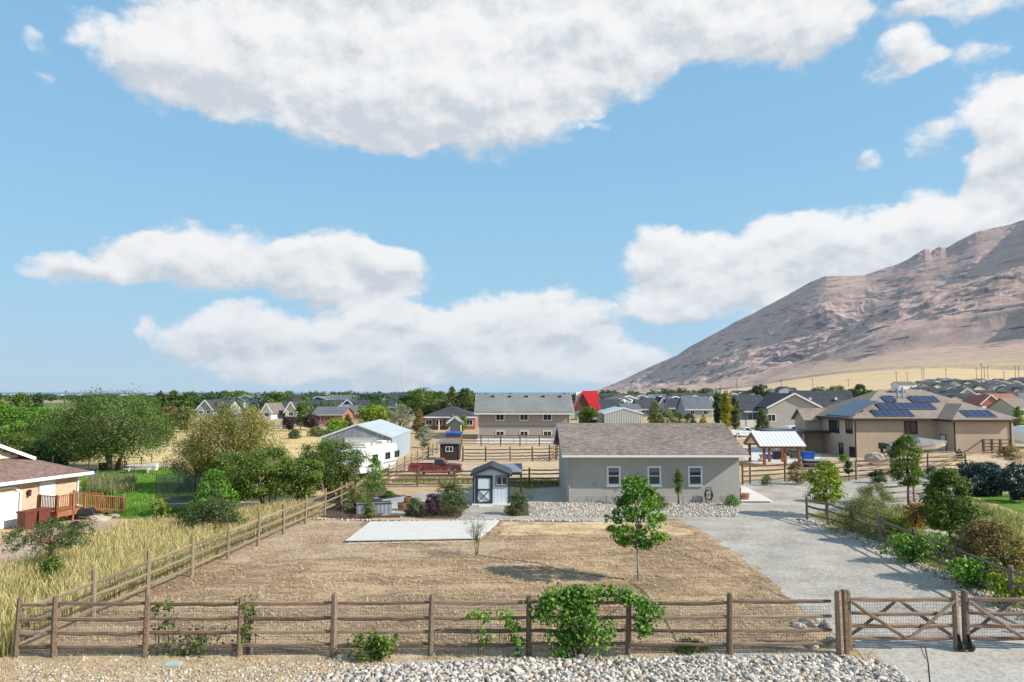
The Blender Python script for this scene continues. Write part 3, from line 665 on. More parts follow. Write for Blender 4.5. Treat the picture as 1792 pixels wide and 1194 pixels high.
# ================================================================== main house with three windows
Yh = G(994, 880)[1]; x0 = atY(994, 880, Yh)[0]; x1 = atY(1295, 880, Yh)[0]; HW = x1 - x0; HH = 3.72; HD = 9.6; rise = 1.75
hs_ = empty('garage_house', (x0, Yh, 0), 0, 'taupe stucco one-storey building with brown shingle roof and three white-framed windows facing the lot', 'house')
gable_wall(HW, HD, HH, rise).build('wall', M['stucco'], hs_)
sl_ = rise / (HD/2); ov = .85
gable_roof(HW, HD, HH, rise, ov, .45, .14).build('roof', M['sh_brown'], hs_)
ez = HH - ov * sl_
rf = MB().box(-.5, -ov - .16, ez + .0, HW + .5, -ov - .003, ez + .13).build('gutter', M['white'], hs_)
MB().box(-.44, -ov, ez - .03, HW + .44, -.003, ez + .015).build('soffit', M['white'], hs_)
for sx_ in (-.46, HW + .452):
    mb = MB(); mb.beam((sx_, -ov, ez + .04), (sx_, HD/2, HH + rise + .04), .02, .2); mb.beam((sx_, HD + ov, ez + .04), (sx_, HD/2, HH + rise + .04), .02, .2); mb.build('fascia', M['white'], hs_)
MB().box(.06, -.11, .05, .15, -.01, ez).build('downspout', M['stucco'], hs_)
MB().beam((.10, -.06, ez - .02), (.10, -ov - .05, ez + .03), .08).build('downspout_elbow', M['stucco'], hs_)
np_ = 9
for i in range(np_):   # foundation band of cast panels with joints
    MB().box(HW*i/np_ + .02, -.045, 0, HW*(i+1)/np_ - .02, -.004, .52 + .02 * (i % 2)).build('foundation_panel', M['found'], hs_, bevel=.006)
for pxl, pxr in ((1065, 1083), (1136, 1154), (1207, 1226)):
    xa = atY(pxl, 830, Yh)[0] - x0; xb = atY(pxr, 830, Yh)[0] - x0; za = atY(1100, 847, Yh)[1]; zb = atY(1100, 819, Yh)[1]
    w_ = wnd(hs_, T(xa, -.012, za), xb - xa, zb - za, 'white', 'hung', .13, sill=True)
    # blind seen through the upper sash
    MB().box(.04, -.002, (zb-za)*.72, xb-xa-.04, .004, zb-za-.02).build('blind', M['bluegrey'], w_)
# hose reel with coiled hose beside it
xr, zr = atY(1238, 866, Yh)
hr_ = empty('hose_reel', (xr, Yh - .35, 0), 0, 'black garden hose coiled on a reel beside the downspout end of the taupe house wall', 'hose reel')
mb = MB()
for k in range(5):
    pts = [(math.cos(a_*.3142)*(.27 + .02*(k % 2)), -.10 + .05*k, .62 + math.sin(a_*.3142)*(.36 + .02*(k % 2))) for a_ in range(21)]
    mb.tube(pts, .024, 6)
mb.build('hose', M['black'], hr_, smooth=True)
MB().beam((-.2, .05, 0), (-.2, .05, 1.15), .035).beam((.2, .05, 0), (.2, .05, 1.15), .035).beam((-.2,.05,1.13),(.2,.05,1.13),.035).beam((-.2,.05,.62),(.2,.05,.62),.05).beam((0,-.2,.03),(0,.25,.03),.04).build('stand', M['black'], hr_)
px_ = G(1303, 877)
pt_ = empty('flower_pot', (px_[0], px_[1], .14), 0, 'half barrel planter on the white concrete walk at the corner of the taupe house', 'planter')
MB().tube([(0,0,0),(0,0,.2),(0,0,.42)], [.30,.36,.39], 18).build('barrel', M['terracotta'], pt_)
MB().tube([(0,0,.1),(0,0,.14)], [.345,.352], 18).tube([(0,0,.34),(0,0,.38)], [.386,.392], 18).build('hoop', M['steel'], pt_)

# ================================================================== garden shed
Ys = G(862, 884)[1]; xs0 = atY(828, 880, Ys)[0]; xs1 = atY(891, 880, Ys)[0]; SW = xs1 - xs0
sh = empty('garden_shed', (xs0, Ys, 0), 0, 'small pale blue-grey garden shed with dark trim and a cross-braced door', 'shed')
eh = 2.08; pr = .52; SD = 3.3
MB().box(-.08, -.5, 0, SW + .08, SD, .10).build('base', M['concrete2'], sh)
gable_wall(SW, SD, eh, pr, 'y').build('wall', M['shedside'], sh, loc=(0, 0, .101))
for k in range(1, 10): MB().box(SW*k/10 - .008, -.012, .14, SW*k/10 + .008, -.001, eh + .1 + min(k, 10-k)/5*pr - .1).build('batten', M['shedside'], sh)
gable_roof(SW, SD, eh + .1, pr, .22, .28, .09, 'y').build('roof', M['sh_char'], sh)
sp_ = pr / (SW/2)
for s_, xx in ((1, 0), (-1, SW)):
    MB().beam((xx - s_*.22, -.30, eh + .1 - .22*sp_ + .04), (SW/2, -.30, eh + pr + .14), .03, .17).build('barge_board', M['black_trim'], sh)
for xx in (-.03, SW - .06): MB().box(xx, -.035, .11, xx + .09, -.013, eh + .06).build('corner_trim', M['black_trim'], sh)
dx0 = atY(834, 880, Ys)[0] - xs0; dx1 = atY(860, 880, Ys)[0] - xs0
d_ = door(sh, T(dx0, -.035, .14), dx1 - dx0, 1.88, 'shedside', 'black_trim')
dw = dx1 - dx0
MB().box(0, -.06, 0, .1, -.032, 1.88).box(dw-.1, -.06, 0, dw, -.032, 1.88).box(.1, -.06, 0, dw-.1, -.032, .1).box(.1,-.06,.92,dw-.1,-.032,1.02).box(.1,-.06,1.78,dw-.1,-.032,1.88).beam((.1,-.056,.1),(dw-.1,-.056,.92),.03,.09,(0,1,0)).beam((dw-.1,-.062,.1),(.1,-.062,.92),.03,.09,(0,1,0)).build('brace', M['black_trim'], d_)
wx0 = atY(869, 850, Ys)[0] - xs0; wx1 = atY(888, 850, Ys)[0] - xs0
w_ = wnd(sh, T(wx0, -.05, 1.42), wx1 - wx0, .62, 'black_trim', 'plain', .07)
MB().box(.0, -.012, 0, .04, .004, .62).box((wx1-wx0)/2-.02, -.012, 0, (wx1-wx0)/2+.02, .004, .62).box((wx1-wx0)-.04, -.012, 0, (wx1-wx0), .004, .62).box(.04,-.012,.58,(wx1-wx0)-.04,.004,.62).box(.04,-.012,0,(wx1-wx0)-.04,.004,.04).build('sash', M['white'], w_)
MB().box(SW/2 - .17, -.03, eh + .30, SW/2 + .17, -.002, eh + .46).build('vent', M['offwhite'], sh)
MB().box(dx0 + .2, -1.05, 0, dx1 + .1, -.5, .05).build('step', M['concrete2'], sh)
# open lean-to of dark posts behind it
Yl = 52.5; lx0 = atY(846, 830, Yl)[0]; lx1 = atY(912, 830, Yl)[0]
lt = empty('lean_to', (lx0, Yl, 0), 0, 'open lean-to with dark posts and a blue-black sheet roof behind the small shed', 'lean-to')
LW = lx1 - lx0
MB().prism([(-.2, 2.08), (2.6, 2.42), (2.6, 2.46), (-.2, 2.12)], -.1, LW + .1, 'x').build('roof', M['bluegrey'], lt)
for xx in (0, LW):
    for yy in (0, 2.4):
        MB().box(xx - .06, yy - .06, 0, xx + .06, yy + .06, 2.07 + yy*.115).build('post', M['wood_dark'], lt)
MB().box(0.061, -.04, 1.93, LW - .061, .04, 2.05).build('beam', M['wood_dark'], lt)
MB().box(0.061, 2.36, 2.2, LW - .061, 2.44, 2.33).build('beam', M['wood_dark'], lt)
for zz in (.4, .9, 1.4): MB().box(LW - .02, .062, zz, LW + .03, 2.338, zz + .14).build('rail', M['wood_dark'], lt)

# ================================================================== two-storey taupe house
Y2 = 118.0; a0 = atY(836, 760, Y2)[0]; a1 = atY(998, 760, Y2)[0]; w2 = a1 - a0
h2 = atY(900, 719, Y2)[1]; top2 = atY(900, 691, Y2 + 6)[1]
t2 = empty('two_storey_house', (a0, Y2, 0), 0, 'taupe two-storey house with low grey roof and two rows of three white windows', 'house')
gable_wall(w2, 11, h2, top2 - h2 - .1).build('wall', M['stucco2'], t2)
gable_roof(w2, 11, h2, top2 - h2 - .1, .8, .55, .2).build('roof', M['sh_grey'], t2)
MB().box(-.56, -.98, h2 - .62 , w2 + .56, -.83, h2 - .36).build('gutter', M['offwhite'], t2)
for xx in (-.62, w2 + .56): MB().beam((xx + .03, -.85, h2 - .48), (xx + .03, 5.5, top2 - .04), .05, .34).build('fascia', M['offwhite'], t2)
for xx in (.04, w2 - .16): MB().box(xx, -.12, 0, xx + .12, -.005, h2 - .4).build('downspout', M['offwhite'], t2)
for c in (875, 917, 958):
    ww = 1.25
    xa = atY(c, 740, Y2)[0] - a0 - ww/2
    z_ = atY(c, 735, Y2)[1]; wnd(t2, T(xa, -.02, z_), ww, 1.25, 'white', 'slider', .14)
    z_ = atY(c, 762, Y2)[1]; wnd(t2, T(xa, -.02, z_), ww, .65, 'white', 'slider', .14)
MB().box(0.15, -.05, atY(900, 745, Y2)[1], w2 - .15, -.004, atY(900, 745, Y2)[1] + .06).build('belt_trim', M['stucco2'], t2)
for k in range(5):
    xx = atY(860 + 29.5 * k, 700, Y2 + 4)[0] - a0
    MB().box(xx, 4.2, top2 - .55, xx + .5, 4.7, top2 - .12).build('roof_vent', M['dark_trim'], t2)

# ================================================================== brick house at the left edge
Lc = Vector((-28.9, 46.1, 0)); ang = math.atan2(5.3, 1.7)
bh = empty('brick_house', Lc, ang - math.pi, 'tan brick house with brown hip roof and cream gable seen beside the deck', 'house')
# local x runs from the far corner back towards the camera, local y points away from the wall's outside (inwards = -y flipped)
BL, BDp, BH = 13.0, 11.0, 2.9
# in this frame outside is +y or -y: rotate(ang-pi): x axis = (-cos,-sin) ; y axis = (sin,-cos) -> points outwards to +X
MB().box(0, -BDp, 0, BL, 0, BH - .02).build('wall', M['brick'], bh)
o_ = .55; sl3 = .42; s1 = 2.7
def RZ(d): return BH + (d + 0) * sl3 - .08
X0, X1, Yo, Yi = -o_, BL + o_, o_, -BDp - o_
ridx = (X0 + X1) / 2
# skirt roof in front of the gablet, hipped at the far corner, and the main two planes
V = [(X0,Yo,RZ(0)), (X1,Yo,RZ(0)), (X1-s1,Yo-s1,RZ(s1)), (X0+s1,Yo-s1,RZ(s1)), (ridx,Yo-s1,RZ(ridx-X0)), (ridx,Yi,RZ(ridx-X0)), (X0,Yi,RZ(0)), (X1,Yi,RZ(0))]
VB = [(x_, y_, z_ - .16) for x_, y_, z_ in V]
mb = MB(); mb.add(V + VB, [(0,1,2,3), (0,3,4,5,6), (2,1,7,5,4), (8,11,10,9), (0,8,9,1), (6,14,8,0), (1,9,15,7), (3,2,4), (6,5,7,15,13,14)])
rfo = mb.build('roof', M['sh_brown2'], bh)
# gable siding boards
gx0, gx1 = X0 + s1 + .25, X1 - s1 - .25; gz = RZ(s1) + .03; nb = 10
for k in range(nb):
    zz = gz + k * .20; ins = (zz + .1 - gz) / sl3
    if gx0 + ins < gx1 - ins: MB().prism([(Yo - s1 + .02, zz), (Yo - s1 + .08, zz), (Yo - s1 + .03, zz + .195), (Yo - s1 + .02, zz + .195)], gx0 + ins, gx1 - ins, 'x').build('siding_board', M['cream'], bh)
for s_ in (1, -1):
    ax = X0 + s1 - .35 if s_ > 0 else X1 - s1 + .35
    a_ = (ax, Yo - s1 + .52, RZ(s1) + .02 - .35*sl3); b_ = (ridx, Yo - s1 + .52, RZ(ridx - X0) + .06)
    MB().beam(a_, b_, .05, .20).build('rake_board', M['white'], bh)
    mb = MB(); mb.beam((a_[0], Yo - s1 + .25, a_[2] + .02), (ridx, Yo - s1 + .25, b_[2] + .02), .52, .06); mb.build('rake_roof', M['sh_brown2'], bh)
MB().box(X0, Yo, RZ(0) - .17, X1, Yo + .13, RZ(0) + .02).build('gutter', M['white'], bh)
MB().box(X0, .0, RZ(0) - .23, X1, Yo - .002, RZ(0) - .17).build('soffit', M['offwhite'], bh)
MB().box(.06, .01, .2, .15, .10, BH - .25).beam((.1, .05, .25), (.1, .5, .05), .09).build('downspout', M['white'], bh)
def bx(px): # local x on the wall for a photo column
    d = ray(px, 870); # intersect wall line
    tx, ty = math.cos(ang), math.sin(ang); # point = Lc - s*(tx,ty)
    k = np.linalg.solve(np.array([[d[0], tx], [d[1], ty]]), np.array([Lc.x, Lc.y])); return float(k[1])
pxs = (93, 67)
xa, xb = bx(92), bx(69)
d_ = door(bh, Matrix.Translation((xb, .035, .78)) @ Matrix.Rotation(math.pi, 4, 'Z'), xb - xa, 2.0, 'white', 'offwhite')
xg = bx(33)
gd = empty('garage_door', (xg + .05, 0.0, 0), 0, parent=bh)
for k in range(5): MB().box(.02, .012, .02 + k*.42, 4.6, .06, .43 + k*.42).build('door_panel', M['white'], gd, bevel=.01)
MB().prism([(-.14, 0), (0, 0), (0, 2.0), (.35, 2.32), (4.9, 2.32), (4.9, 2.46), (.29, 2.46), (-.14, 2.06)], .004, .10, 'y').build('garage_door_frame', M['offwhite'], bh, loc=(xg + .02, 0, 0))
xl = bx(48); MB().box(xl - .08, .005, 1.75, xl + .08, .2, 2.0).prism([(xl-.12, 2.0), (xl+.12, 2.0), (xl, 2.14)], .02, .24, 'y').build('wall_lamp', M['dark_trim'], bh)
for px, py in ((115, 812),):
    q = bx(px); MB().cyl(q - .0, -1.3, RZ(1.8) - .05, RZ(1.8) + .35, .06, n=8).build('roof_vent', M['black'], bh)

# deck with red-brown rails
dk = empty('wooden_deck', (Lc.x, Lc.y, 0), ang - math.pi, 'red-stained wooden deck with balusters and stairs against the tan brick wall', 'deck')
dA, dB = bx(118), bx(66); dd = 1.55; dz = .74
for k in range(12):
    MB().box(dA, .07 + k*dd/12, dz - .04, dB, .07 + (k+1)*dd/12 - .012, dz).build('plank', M['cedar'], dk)
MB().box(dA, dd + .06, dz - .34, dB, dd + .10, dz - .045).box(dB + .001, .07, dz - .34, dB + .04, dd + .1, dz - .045).build('skirt', M['cedar'], dk)
def railing(par, pts, z0, hh, m='cedar', sp=.13):
    for (a, b_) in zip(pts[:-1], pts[1:]):
        a = Vector(a); b_ = Vector(b_); L = (b_ - a).length
        MB().beam(a + Vector((0,0,hh)), b_ + Vector((0,0,hh)), .09, .045).build('handrail', M[m], par)
        MB().beam(a + Vector((0,0,.12)), b_ + Vector((0,0,.12)), .05, .05).build('bottom_rail', M[m], par)
        n_ = max(2, int(L / sp))
        for k in range(1, n_):
            p = a + (b_ - a) * k / n_; MB().box(p.x - .02, p.y - .02, p.z + .1, p.x + .02, p.y + .02, p.z + hh - .02).build('baluster', M[m], par)
        for p in (a, b_): MB().box(p.x - .05, p.y - .05, p.z - z0, p.x + .05, p.y + .05, p.z + hh + .08).build('post', M[m], par)
railing(dk, [(dB, .15, dz), (dB, dd + .05, dz), (dA + .9, dd + .05, dz)], dz, .95)
sx0 = dA - .1
railing(dk, [(dA + .3, dd + .3, .62), (dA - 2.2, dd + .75, .10)], .1, .95)
railing(dk, [(dA - 2.25, .9, .12), (dA - 2.25, dd + .75, .12)], .12, .9)
railing(dk, [(dA - .2, .3, dz), (dA - 2.2, .45, .3)], .1, .9)
for k in range(4): MB().box(dA - .5 - k*.5, .5, dz - .16 - k*.16, dA - .02 - k*.5, dd + .2, dz - .12 - k*.16).build('tread', M['cedar'], dk)

# ================================================================== tall steel barn
by = 78.5; bx0 = atY(563, 766, by)[0]; bx1 = atY(686, 766, by)[0]; bw = bx1 - bx0; bd = 14.0; bhh = atY(686, 766, by)[1]; brs = atY(624, 744, by)[1] - bhh
bn = empty('metal_barn', (bx0, by, 0), 0, 'weathered pale metal barn with low gable and roll-up door beyond the fruit trees', 'barn')
gable_wall(bw, bd, bhh - .02, brs, 'y').build('wall', M['galv'], bn)
nP = 16
for k in range(nP):   # sheet-steel panels on the gable, each standing proud by its rib
    xa, xb = bw*k/nP, bw*(k+1)/nP; f = lambda x: bhh - .05 + brs * (1 - abs(x - bw/2)/(bw/2))
    mb = MB(); mb.add([(xa+.015,-.03,.02),(xb-.015,-.03,.02),(xb-.015,-.03,f(xb-.015)),((xa+xb)/2,-.03,f((xa+xb)/2)),(xa+.015,-.03,f(xa+.015)),(xa+.015,-.002,.02),(xb-.015,-.002,.02),(xb-.015,-.002,f(xb-.015)),((xa+xb)/2,-.002,f((xa+xb)/2)),(xa+.015,-.002,f(xa+.015))],
      [(0,1,2,3,4),(9,8,7,6,5),(0,5,6,1),(1,6,7,2),(2,7,8,3),(3,8,9,4),(4,9,5,0)])
    mb.build('steel_panel', M['barnside'], bn)
for k in range(18): MB().box(bw + .002, bd*k/18 + .01, .02, bw + .03, bd*(k+1)/18 - .02, bhh - .06).build('steel_panel', M['barnpale'], bn)
gable_roof(bw, bd, bhh, brs, .14, .12, .07, 'y').build('roof', M['barnroof'], bn)
for xa, xb in ((-.14, bw/2), (bw + .14, bw/2)):
    MB().beam((xa, -.15, bhh - .02), (xb, -.15, bhh + brs + .06), .05, .18).build('barge_trim', M['white'], bn)
dxa = atY(605, 790, by)[0] - bx0; dxb = atY(655, 790, by)[0] - bx0; dzz = atY(630, 768, by)[1]
rd = empty('roll_up_door', (dxa, -.035, 0), 0, parent=bn)
for k in range(7): MB().box(.02, -.03, .01 + k*dzz/7, dxb - dxa - .02, -.005, (k+1)*dzz/7 - .02).build('door_panel', M['offwhite'], rd)
MB().box(dxa - .12, -.09, 0, dxa, -.035, dzz + .12).box(dxb, -.09, 0, dxb + .12, -.035, dzz + .12).box(dxa, -.09, dzz, dxb, -.035, dzz + .12).build('door_frame', M['cream'], bn)

# ================================================================== dark storage shed with blue cover
yk = 82.0; k0 = atY(770, 800, yk)[0]; k1 = atY(803, 800, yk)[0]; kw = k1 - k0
ks = empty('storage_shed', (k0, yk, 0), 0, 'small black-brown storage shed with one white window beside the corral', 'shed')
kh = atY(790, 775, yk)[1]
MB().box(0, 0, 0, kw, 3, kh).build('wall', M['shedbrown'], ks)
gable_roof(kw, 3, kh - .1, .45, .2, .2, .08).build('roof', M['sh_mid'], ks)
wnd(ks, T(kw*.32, -.02, kh*.52), .75, .5, 'white', 'slider', .06)
for xx in (0, kw - .08): MB().box(xx, -.03, 0, xx + .08, -.003, kh - .1).build('corner_board', M['shedbrown'], ks)
yb = 96; bb0 = atY(780, 760, yb)
bt = empty('blue_tarp_stack', (bb0[0], yb, 0), 0, 'blue tarp over a stack showing above the dark storage shed roof', 'tarp')
MB().box(0, 0, 0, 2.1, 1.6, bb0[1] - .1).build('stack', M['wood_dark'], bt)
MB().prism([(-.1, bb0[1] - .1), (1.7, bb0[1] - .1), (1.7, bb0[1] + .1), (.8, bb0[1] + .38), (-.1, bb0[1] + .2)], -.08, 1.05, 'x').prism([(-.1, bb0[1] - .1), (1.7, bb0[1] - .1), (1.7, bb0[1] + .1), (.8, bb0[1] + .33), (-.1, bb0[1] + .16)], 1.10, 2.2, 'x').build('tarp', M['blue'], bt)

# ================================================================== tan house with solar panels
TY = 85.0; TX = atY(1497, 790, TY)[0]; TX1 = 62.0; TD = 14.0; te = atY(1497, 734, TY)[1]
th = empty('solar_house', (TX, TY, 0), 0, 'large tan stucco house with hip roof carrying many solar panels', 'house')
tw = TX1 - TX; tr = 3.75
MB().box(0, 0, -.2, tw, TD, te - .02).build('wall', M['stucco_tan'], th)
hip_roof(tw, TD, te - .05, tr, .55).build('roof', M['sh_tan'], th)
MB().box(-.6, -.62, te - .16, tw + .6, -.553, te + .12).box(-.62, -.55, te - .16, -.553, TD + .6, te + .12).build('gutter', M['dark_trim'], th)
MB().box(-.55, -.55, te - .1, tw + .55, -.003, te - .056).box(-.55, 0, te - .1, -.003, TD, te - .056).build('soffit', M['dark_trim'], th)
wx0 = 52.5 - TX; wx1 = 59.3 - TX; wp = 3.3
wg = MB().box(wx0, -wp, -.1, wx1, -.003, te - .02).build('garage_wing_wall', M['stucco_tan'], th)
W0, W1, r2 = wx0 - .55, wx1 + .55, (wx1 - wx0 + 1.1)/2; z0_ = te - .04
s_t = tr / (TD/2 + .55); zr_ = z0_ + r2 * s_t
mb = MB(); mb.add([(W0, -wp-.55, z0_), (W1, -wp-.55, z0_), (W1, .2, z0_), (W0, .2, z0_), ((W0+W1)/2, -wp-.55+r2, zr_), ((W0+W1)/2, r2 + .6, zr_)], [(0,1,4),(1,2,5,4),(3,0,4,5),(0,3,2,1),(3,5,2)])
mb.build('garage_wing_roof', M['sh_tan'], th)
MB().box(W0 - .07, -wp - .62, te - .16, W1 + .07, -wp - .553, te + .1).box(W0 - .07, -wp - .55, te - .16, W0 - .003, -.62, te + .1).build('gutter', M['dark_trim'], th)
for xx, yy in ((.0, -.1), (wx0, -wp - .1), (wx1 - .12, -wp - .1)): MB().box(xx, yy, 0, xx + .12, yy + .09, te - .17).build('downspout', M['dark_trim'], th)
# small gabled bay at the far left and its deck
gbx = atY(1426, 740, 97)[0] - TX
MB().prism([(9, 0), (12.5, 0), (12.5, te - .3), (10.75, te + .9), (9, te - .3)], -2.2, -.003, 'x').build('bay_wall', M['stucco_tan'], th)
mb = MB(); mb.prism([(8.6, te - .55), (10.75, te + .95), (12.9, te - .55), (12.9, te - .42), (10.75, te + 1.1), (8.6, te - .42)], -2.6, 2.5, 'x'); mb.build('bay_roof', M['sh_tan'], th)
for w_px0, w_px1, pt, pb, st in ((1447, 1463, 736, 755, 2), (1476, 1486, 737, 757, 1), (1463, 1469, 776, 797, 0), (1481, 1489, 783, 800, 1)):
    # left wall plane is x = TX: find depth from the column
    def yl(px): u = (px - 896)/F_PX/math.cos(TH); return TX / u * 1.0
    ya, yb_ = yl(w_px0), yl(w_px1); zt = atY(w_px0, pt, ya)[1]; zb = atY(w_px0, pb, ya)[1]
    wl = ya - yb_
    wnd(th, Matrix.Translation((-.02, ya - TY, zb)) @ Matrix.Rotation(-math.pi/2, 4, 'Z'), wl, zt - zb, 'dark_trim', 'slider', .12, divs=max(1, st))
def wfront(px0, px1, pt, pb, Yp, off, fm='dark_trim', **k):
    xa, zt = atY(px0, pt, Yp); xb, zb = atY(px1, pb, Yp)
    wnd(th, T(xa - TX, off, zb), xb - xa, zt - zb, fm, 'slider', .14, **k)
wfront(1584, 1604, 739, 758, TY, -.02)
# side door of the wing, on its left wall
ya = 84.2 - TY
d_ = door(th, Matrix.Translation((wx0 - .03, ya, .75)) @ Matrix.Rotation(-math.pi/2, 4, 'Z'), .95, 2.1, 'white', 'dark_trim')
MB().box(-.3, -.5, 0, 1.2, -.06, -.05).build('door_step', M['concrete2'], d_)
# chimney flues
def roof_pt(px, py, origin, n):
    d = Vector(ray(px, py)); o3 = Vector((0, 0, CAMH)); k = (Vector(origin) - o3).dot(n) / d.dot(n); return o3 + d * k
nF = Vector((0, -s_t, 1)).normalized(); oF = Vector((TX, TY - .55, te - .05 + .14))
nL = Vector((-s_t, 0, 1)).normalized(); oL = Vector((TX - .55, TY, te - .05 + .14))
nWg = Vector((0, -s_t, 1)).normalized(); oW = Vector((TX + wx0, TY - wp - .55, z0_))
for px, py in ((1571, 697), (1580, 695)):
    p = roof_pt(px, py, oF, nF) - Vector((TX, TY, 0))
    MB().cyl(p.x, p.y, p.z - .1, p.z + 1.1, .13, n=10).cyl(p.x, p.y, p.z + 1.1, p.z + 1.28, .24, .2, 10).build('flue', M['galv'], th)
for px, py in ((1561, 684), (1571, 684), (1582, 684)):
    p = roof_pt(px, py + 1, oF, nF) - Vector((TX, TY, 0)); MB().box(p.x - .3, p.y - .2, p.z, p.x + .3, p.y + .2, p.z + .22).build('roof_vent', M['steel'], th)
def solar(par, n, origin, cols, rows, tl, tr_, bl, skew=0, base=Vector((0,0,0))):
    """grid of panels over the quadrilateral given by photo corners on one roof plane"""
    A = roof_pt(*tl, origin, n); B = roof_pt(*tr_, origin, n); C_ = roof_pt(*bl, origin, n)
    ux = Vector((n.y, -n.x, 0)).normalized() if abs(n.y) > abs(n.x) else Vector((0, -1, 0))
    if ux.dot(B - A) < 0: ux = -ux
    uy = n.cross(ux).normalized()
    if uy.dot(C_ - A) < 0: uy = -uy
    lw = (B - A).dot(ux) / cols; lh = (C_ - A).dot(uy) / rows
    rot = Matrix((ux, uy, n)).transposed().to_4x4()
    me = MB().box(.02, .02, .06, lw - .02, lh - .02, .10).mesh('solar_panel', M['solar'])
    fr = MB().box(0, 0, .05, lw, .02, .112).box(0, lh - .02, .05, lw, lh, .112).box(0, .0201, .05, .02, lh - .0201, .112).box(lw - .02, .0201, .05, lw, lh - .0201, .112).mesh('frame', M['steel'])
    for i in range(cols):
        for j in range(rows):
            p = A + ux*lw*i + uy*lh*j - base
            o = link('solar_panel', me, par); o.matrix_local = Matrix.Translation(p) @ rot
            link('frame', fr, o)
bse = Vector((TX, TY, 0))
solar(th, nF, oF, 5, 1, (1587, 694), (1634, 694), (1587, 704), base=bse)
solar(th, nF, oF, 2, 1, (1541, 694), (1560, 694), (1541, 704), base=bse)
solar(th, nF, oF, 8, 1, (1530, 706), (1627, 706), (1530, 717), base=bse)
solar(th, nF, oF, 6, 1, (1522, 718.5), (1589, 718.5), (1522, 730), base=bse)
solar(th, nWg, oW, 4, 1, (1678, 719), (1729, 719), (1678, 731), base=bse)
solar(th, nL, oL, 6, 3, (1446, 726.5), (1486, 730.5), (1500, 702), base=bse)
# deck on the left side
MB().box(-7.5, 6.5, 2.7, -.1, 12.0, 2.95).build('deck_floor', M['sh_slate'], th)
MB().box(-7.6, 6.4, 2.62, -.1, 6.49, 2.98).build('deck_beam', M['dark_trim'], th)
for xx, yy in ((-7.2, 6.8), (-3.6, 6.8), (-7.2, 11.6)): MB().box(xx, yy, 0, xx + .3, yy + .3, 2.69).build('deck_post', M['stucco_tan'], th)
MB().box(-4.3, 7.3, 0, -4.0, 11.5, 2.6).build('deck_wall', M['stucco_tan'], th)
# raised bank the house stands behind
bk, t, b, o = newmat('bank_soil'); 
def bank():
    n = 40; m_ = 16; X, Yg = np.meshgrid(np.linspace(40.5, 64, n), np.linspace(73.5, 81.5, m_))
    e_ = np.minimum(sstep((X - 40.5)/3), sstep((64 - X)/2)) * sstep((Yg - 73.5)/3.5) * sstep((81.6 - Yg)/.4)
    Z = e_ * 1.0 + .02 + fbm(X * .7, Yg * .7, 3, 3) * .08 * e_ - .05 * (e_ < .02)
    return grid_mesh('bank', X, Yg, Z, M['tan_dirt'])
props(link('earth_bank', bank()), kind='structure')

# ================================================================== grey gabled house behind the pavilion
GY = 150.0; gx = atY(1345, 740, GY)[0]; gxr = atY(1436, 740, GY)[0]; gw = gxr - gx; ge_ = atY(1345, 713, GY)[1]; gr = atY(1391, 690, GY)[1] - ge_
gh = empty('grey_gabled_house', (gx, GY, 0), 0, 'grey house with charcoal roof, white rake trim and a wide gable behind the white-roofed pavilion', 'house')
gable_wall(gw, 13, ge_, gr, 'y').build('wall', M['stucco'], gh)
gable_roof(gw, 13, ge_, gr, .5, .5, .2, 'y').build('roof', M['sh_char'], gh)
for xa, xb in ((-.5, gw/2), (gw + .5, gw/2)): MB().beam((xa, -.56, ge_ - .5*gr/(gw/2) + .1), (xb, -.56, ge_ + gr + .14), .06, .34).build('rake_board', M['white'], gh)
xa, zt = atY(1344, 726, GY); xb, zb = atY(1357, 737, GY); wnd(gh, T(xa - gx, -.02, zb), xb - xa, zt - zb, 'white', 'slider', .16)
lw_ = atY(1298, 740, 155)[0] - gx
MB().box(lw_, 5, 0, -.01, 12.9, 3.7).build('side_wing_wall', M['greyside'], gh)
mb = MB(); mb.prism([(4.4, 3.5), (12.9, 7.2), (12.9, 7.4), (4.4, 3.7)], lw_ - .5, 3, 'x'); mb.build('side_wing_roof', M['sh_char'], gh)
MB().box(lw_ - .5, 4.3, 3.45, -.6, 4.39, 3.75).build('side_wing_fascia', M['white'], gh)
for q in (1309, 1318, 1330): 
    xq = atY(q, 730, 155)[0] - gx; wnd(gh, T(xq, 4.98, 1.9), .9, 1.35, 'white', 'slider', .14)
bx_, bz_ = atY(1396, 700, 160)
MB().prism([(8, 3.6), (17, 3.6), (17, 3.8), (12.5, 8.4), (8, 3.8)], gw - 1.5, gw + 13, 'x').build('rear_wing_roof', M['sh_char'], gh)
MB().box(gw - .1, 8.5, 0, gw + 12.5, 16.5, 3.59).build('rear_wing_wall', M['stucco'], gh)
for xr_ in (2, 8): MB().box(gw + xr_, 9.8, 6.2, gw + xr_ + .5, 10.3, 6.75).build('roof_vent', M['white'], gh)
MB().prism([(gw + 1, 0), (gw + 5.5, 0), (gw + 5.5, 3.4), (gw + 3.25, 4.6), (gw + 1, 3.4)], 1, 8, 'y').build('front_wing_wall', M['stucco'], gh)
MB().prism([(gw + .6, 3.2), (gw + 3.25, 4.7), (gw + 5.9, 3.2), (gw + 5.9, 3.4), (gw + 3.25, 4.92), (gw + .6, 3.4)], .6, 9, 'y').build('front_wing_roof', M['sh_char'], gh)

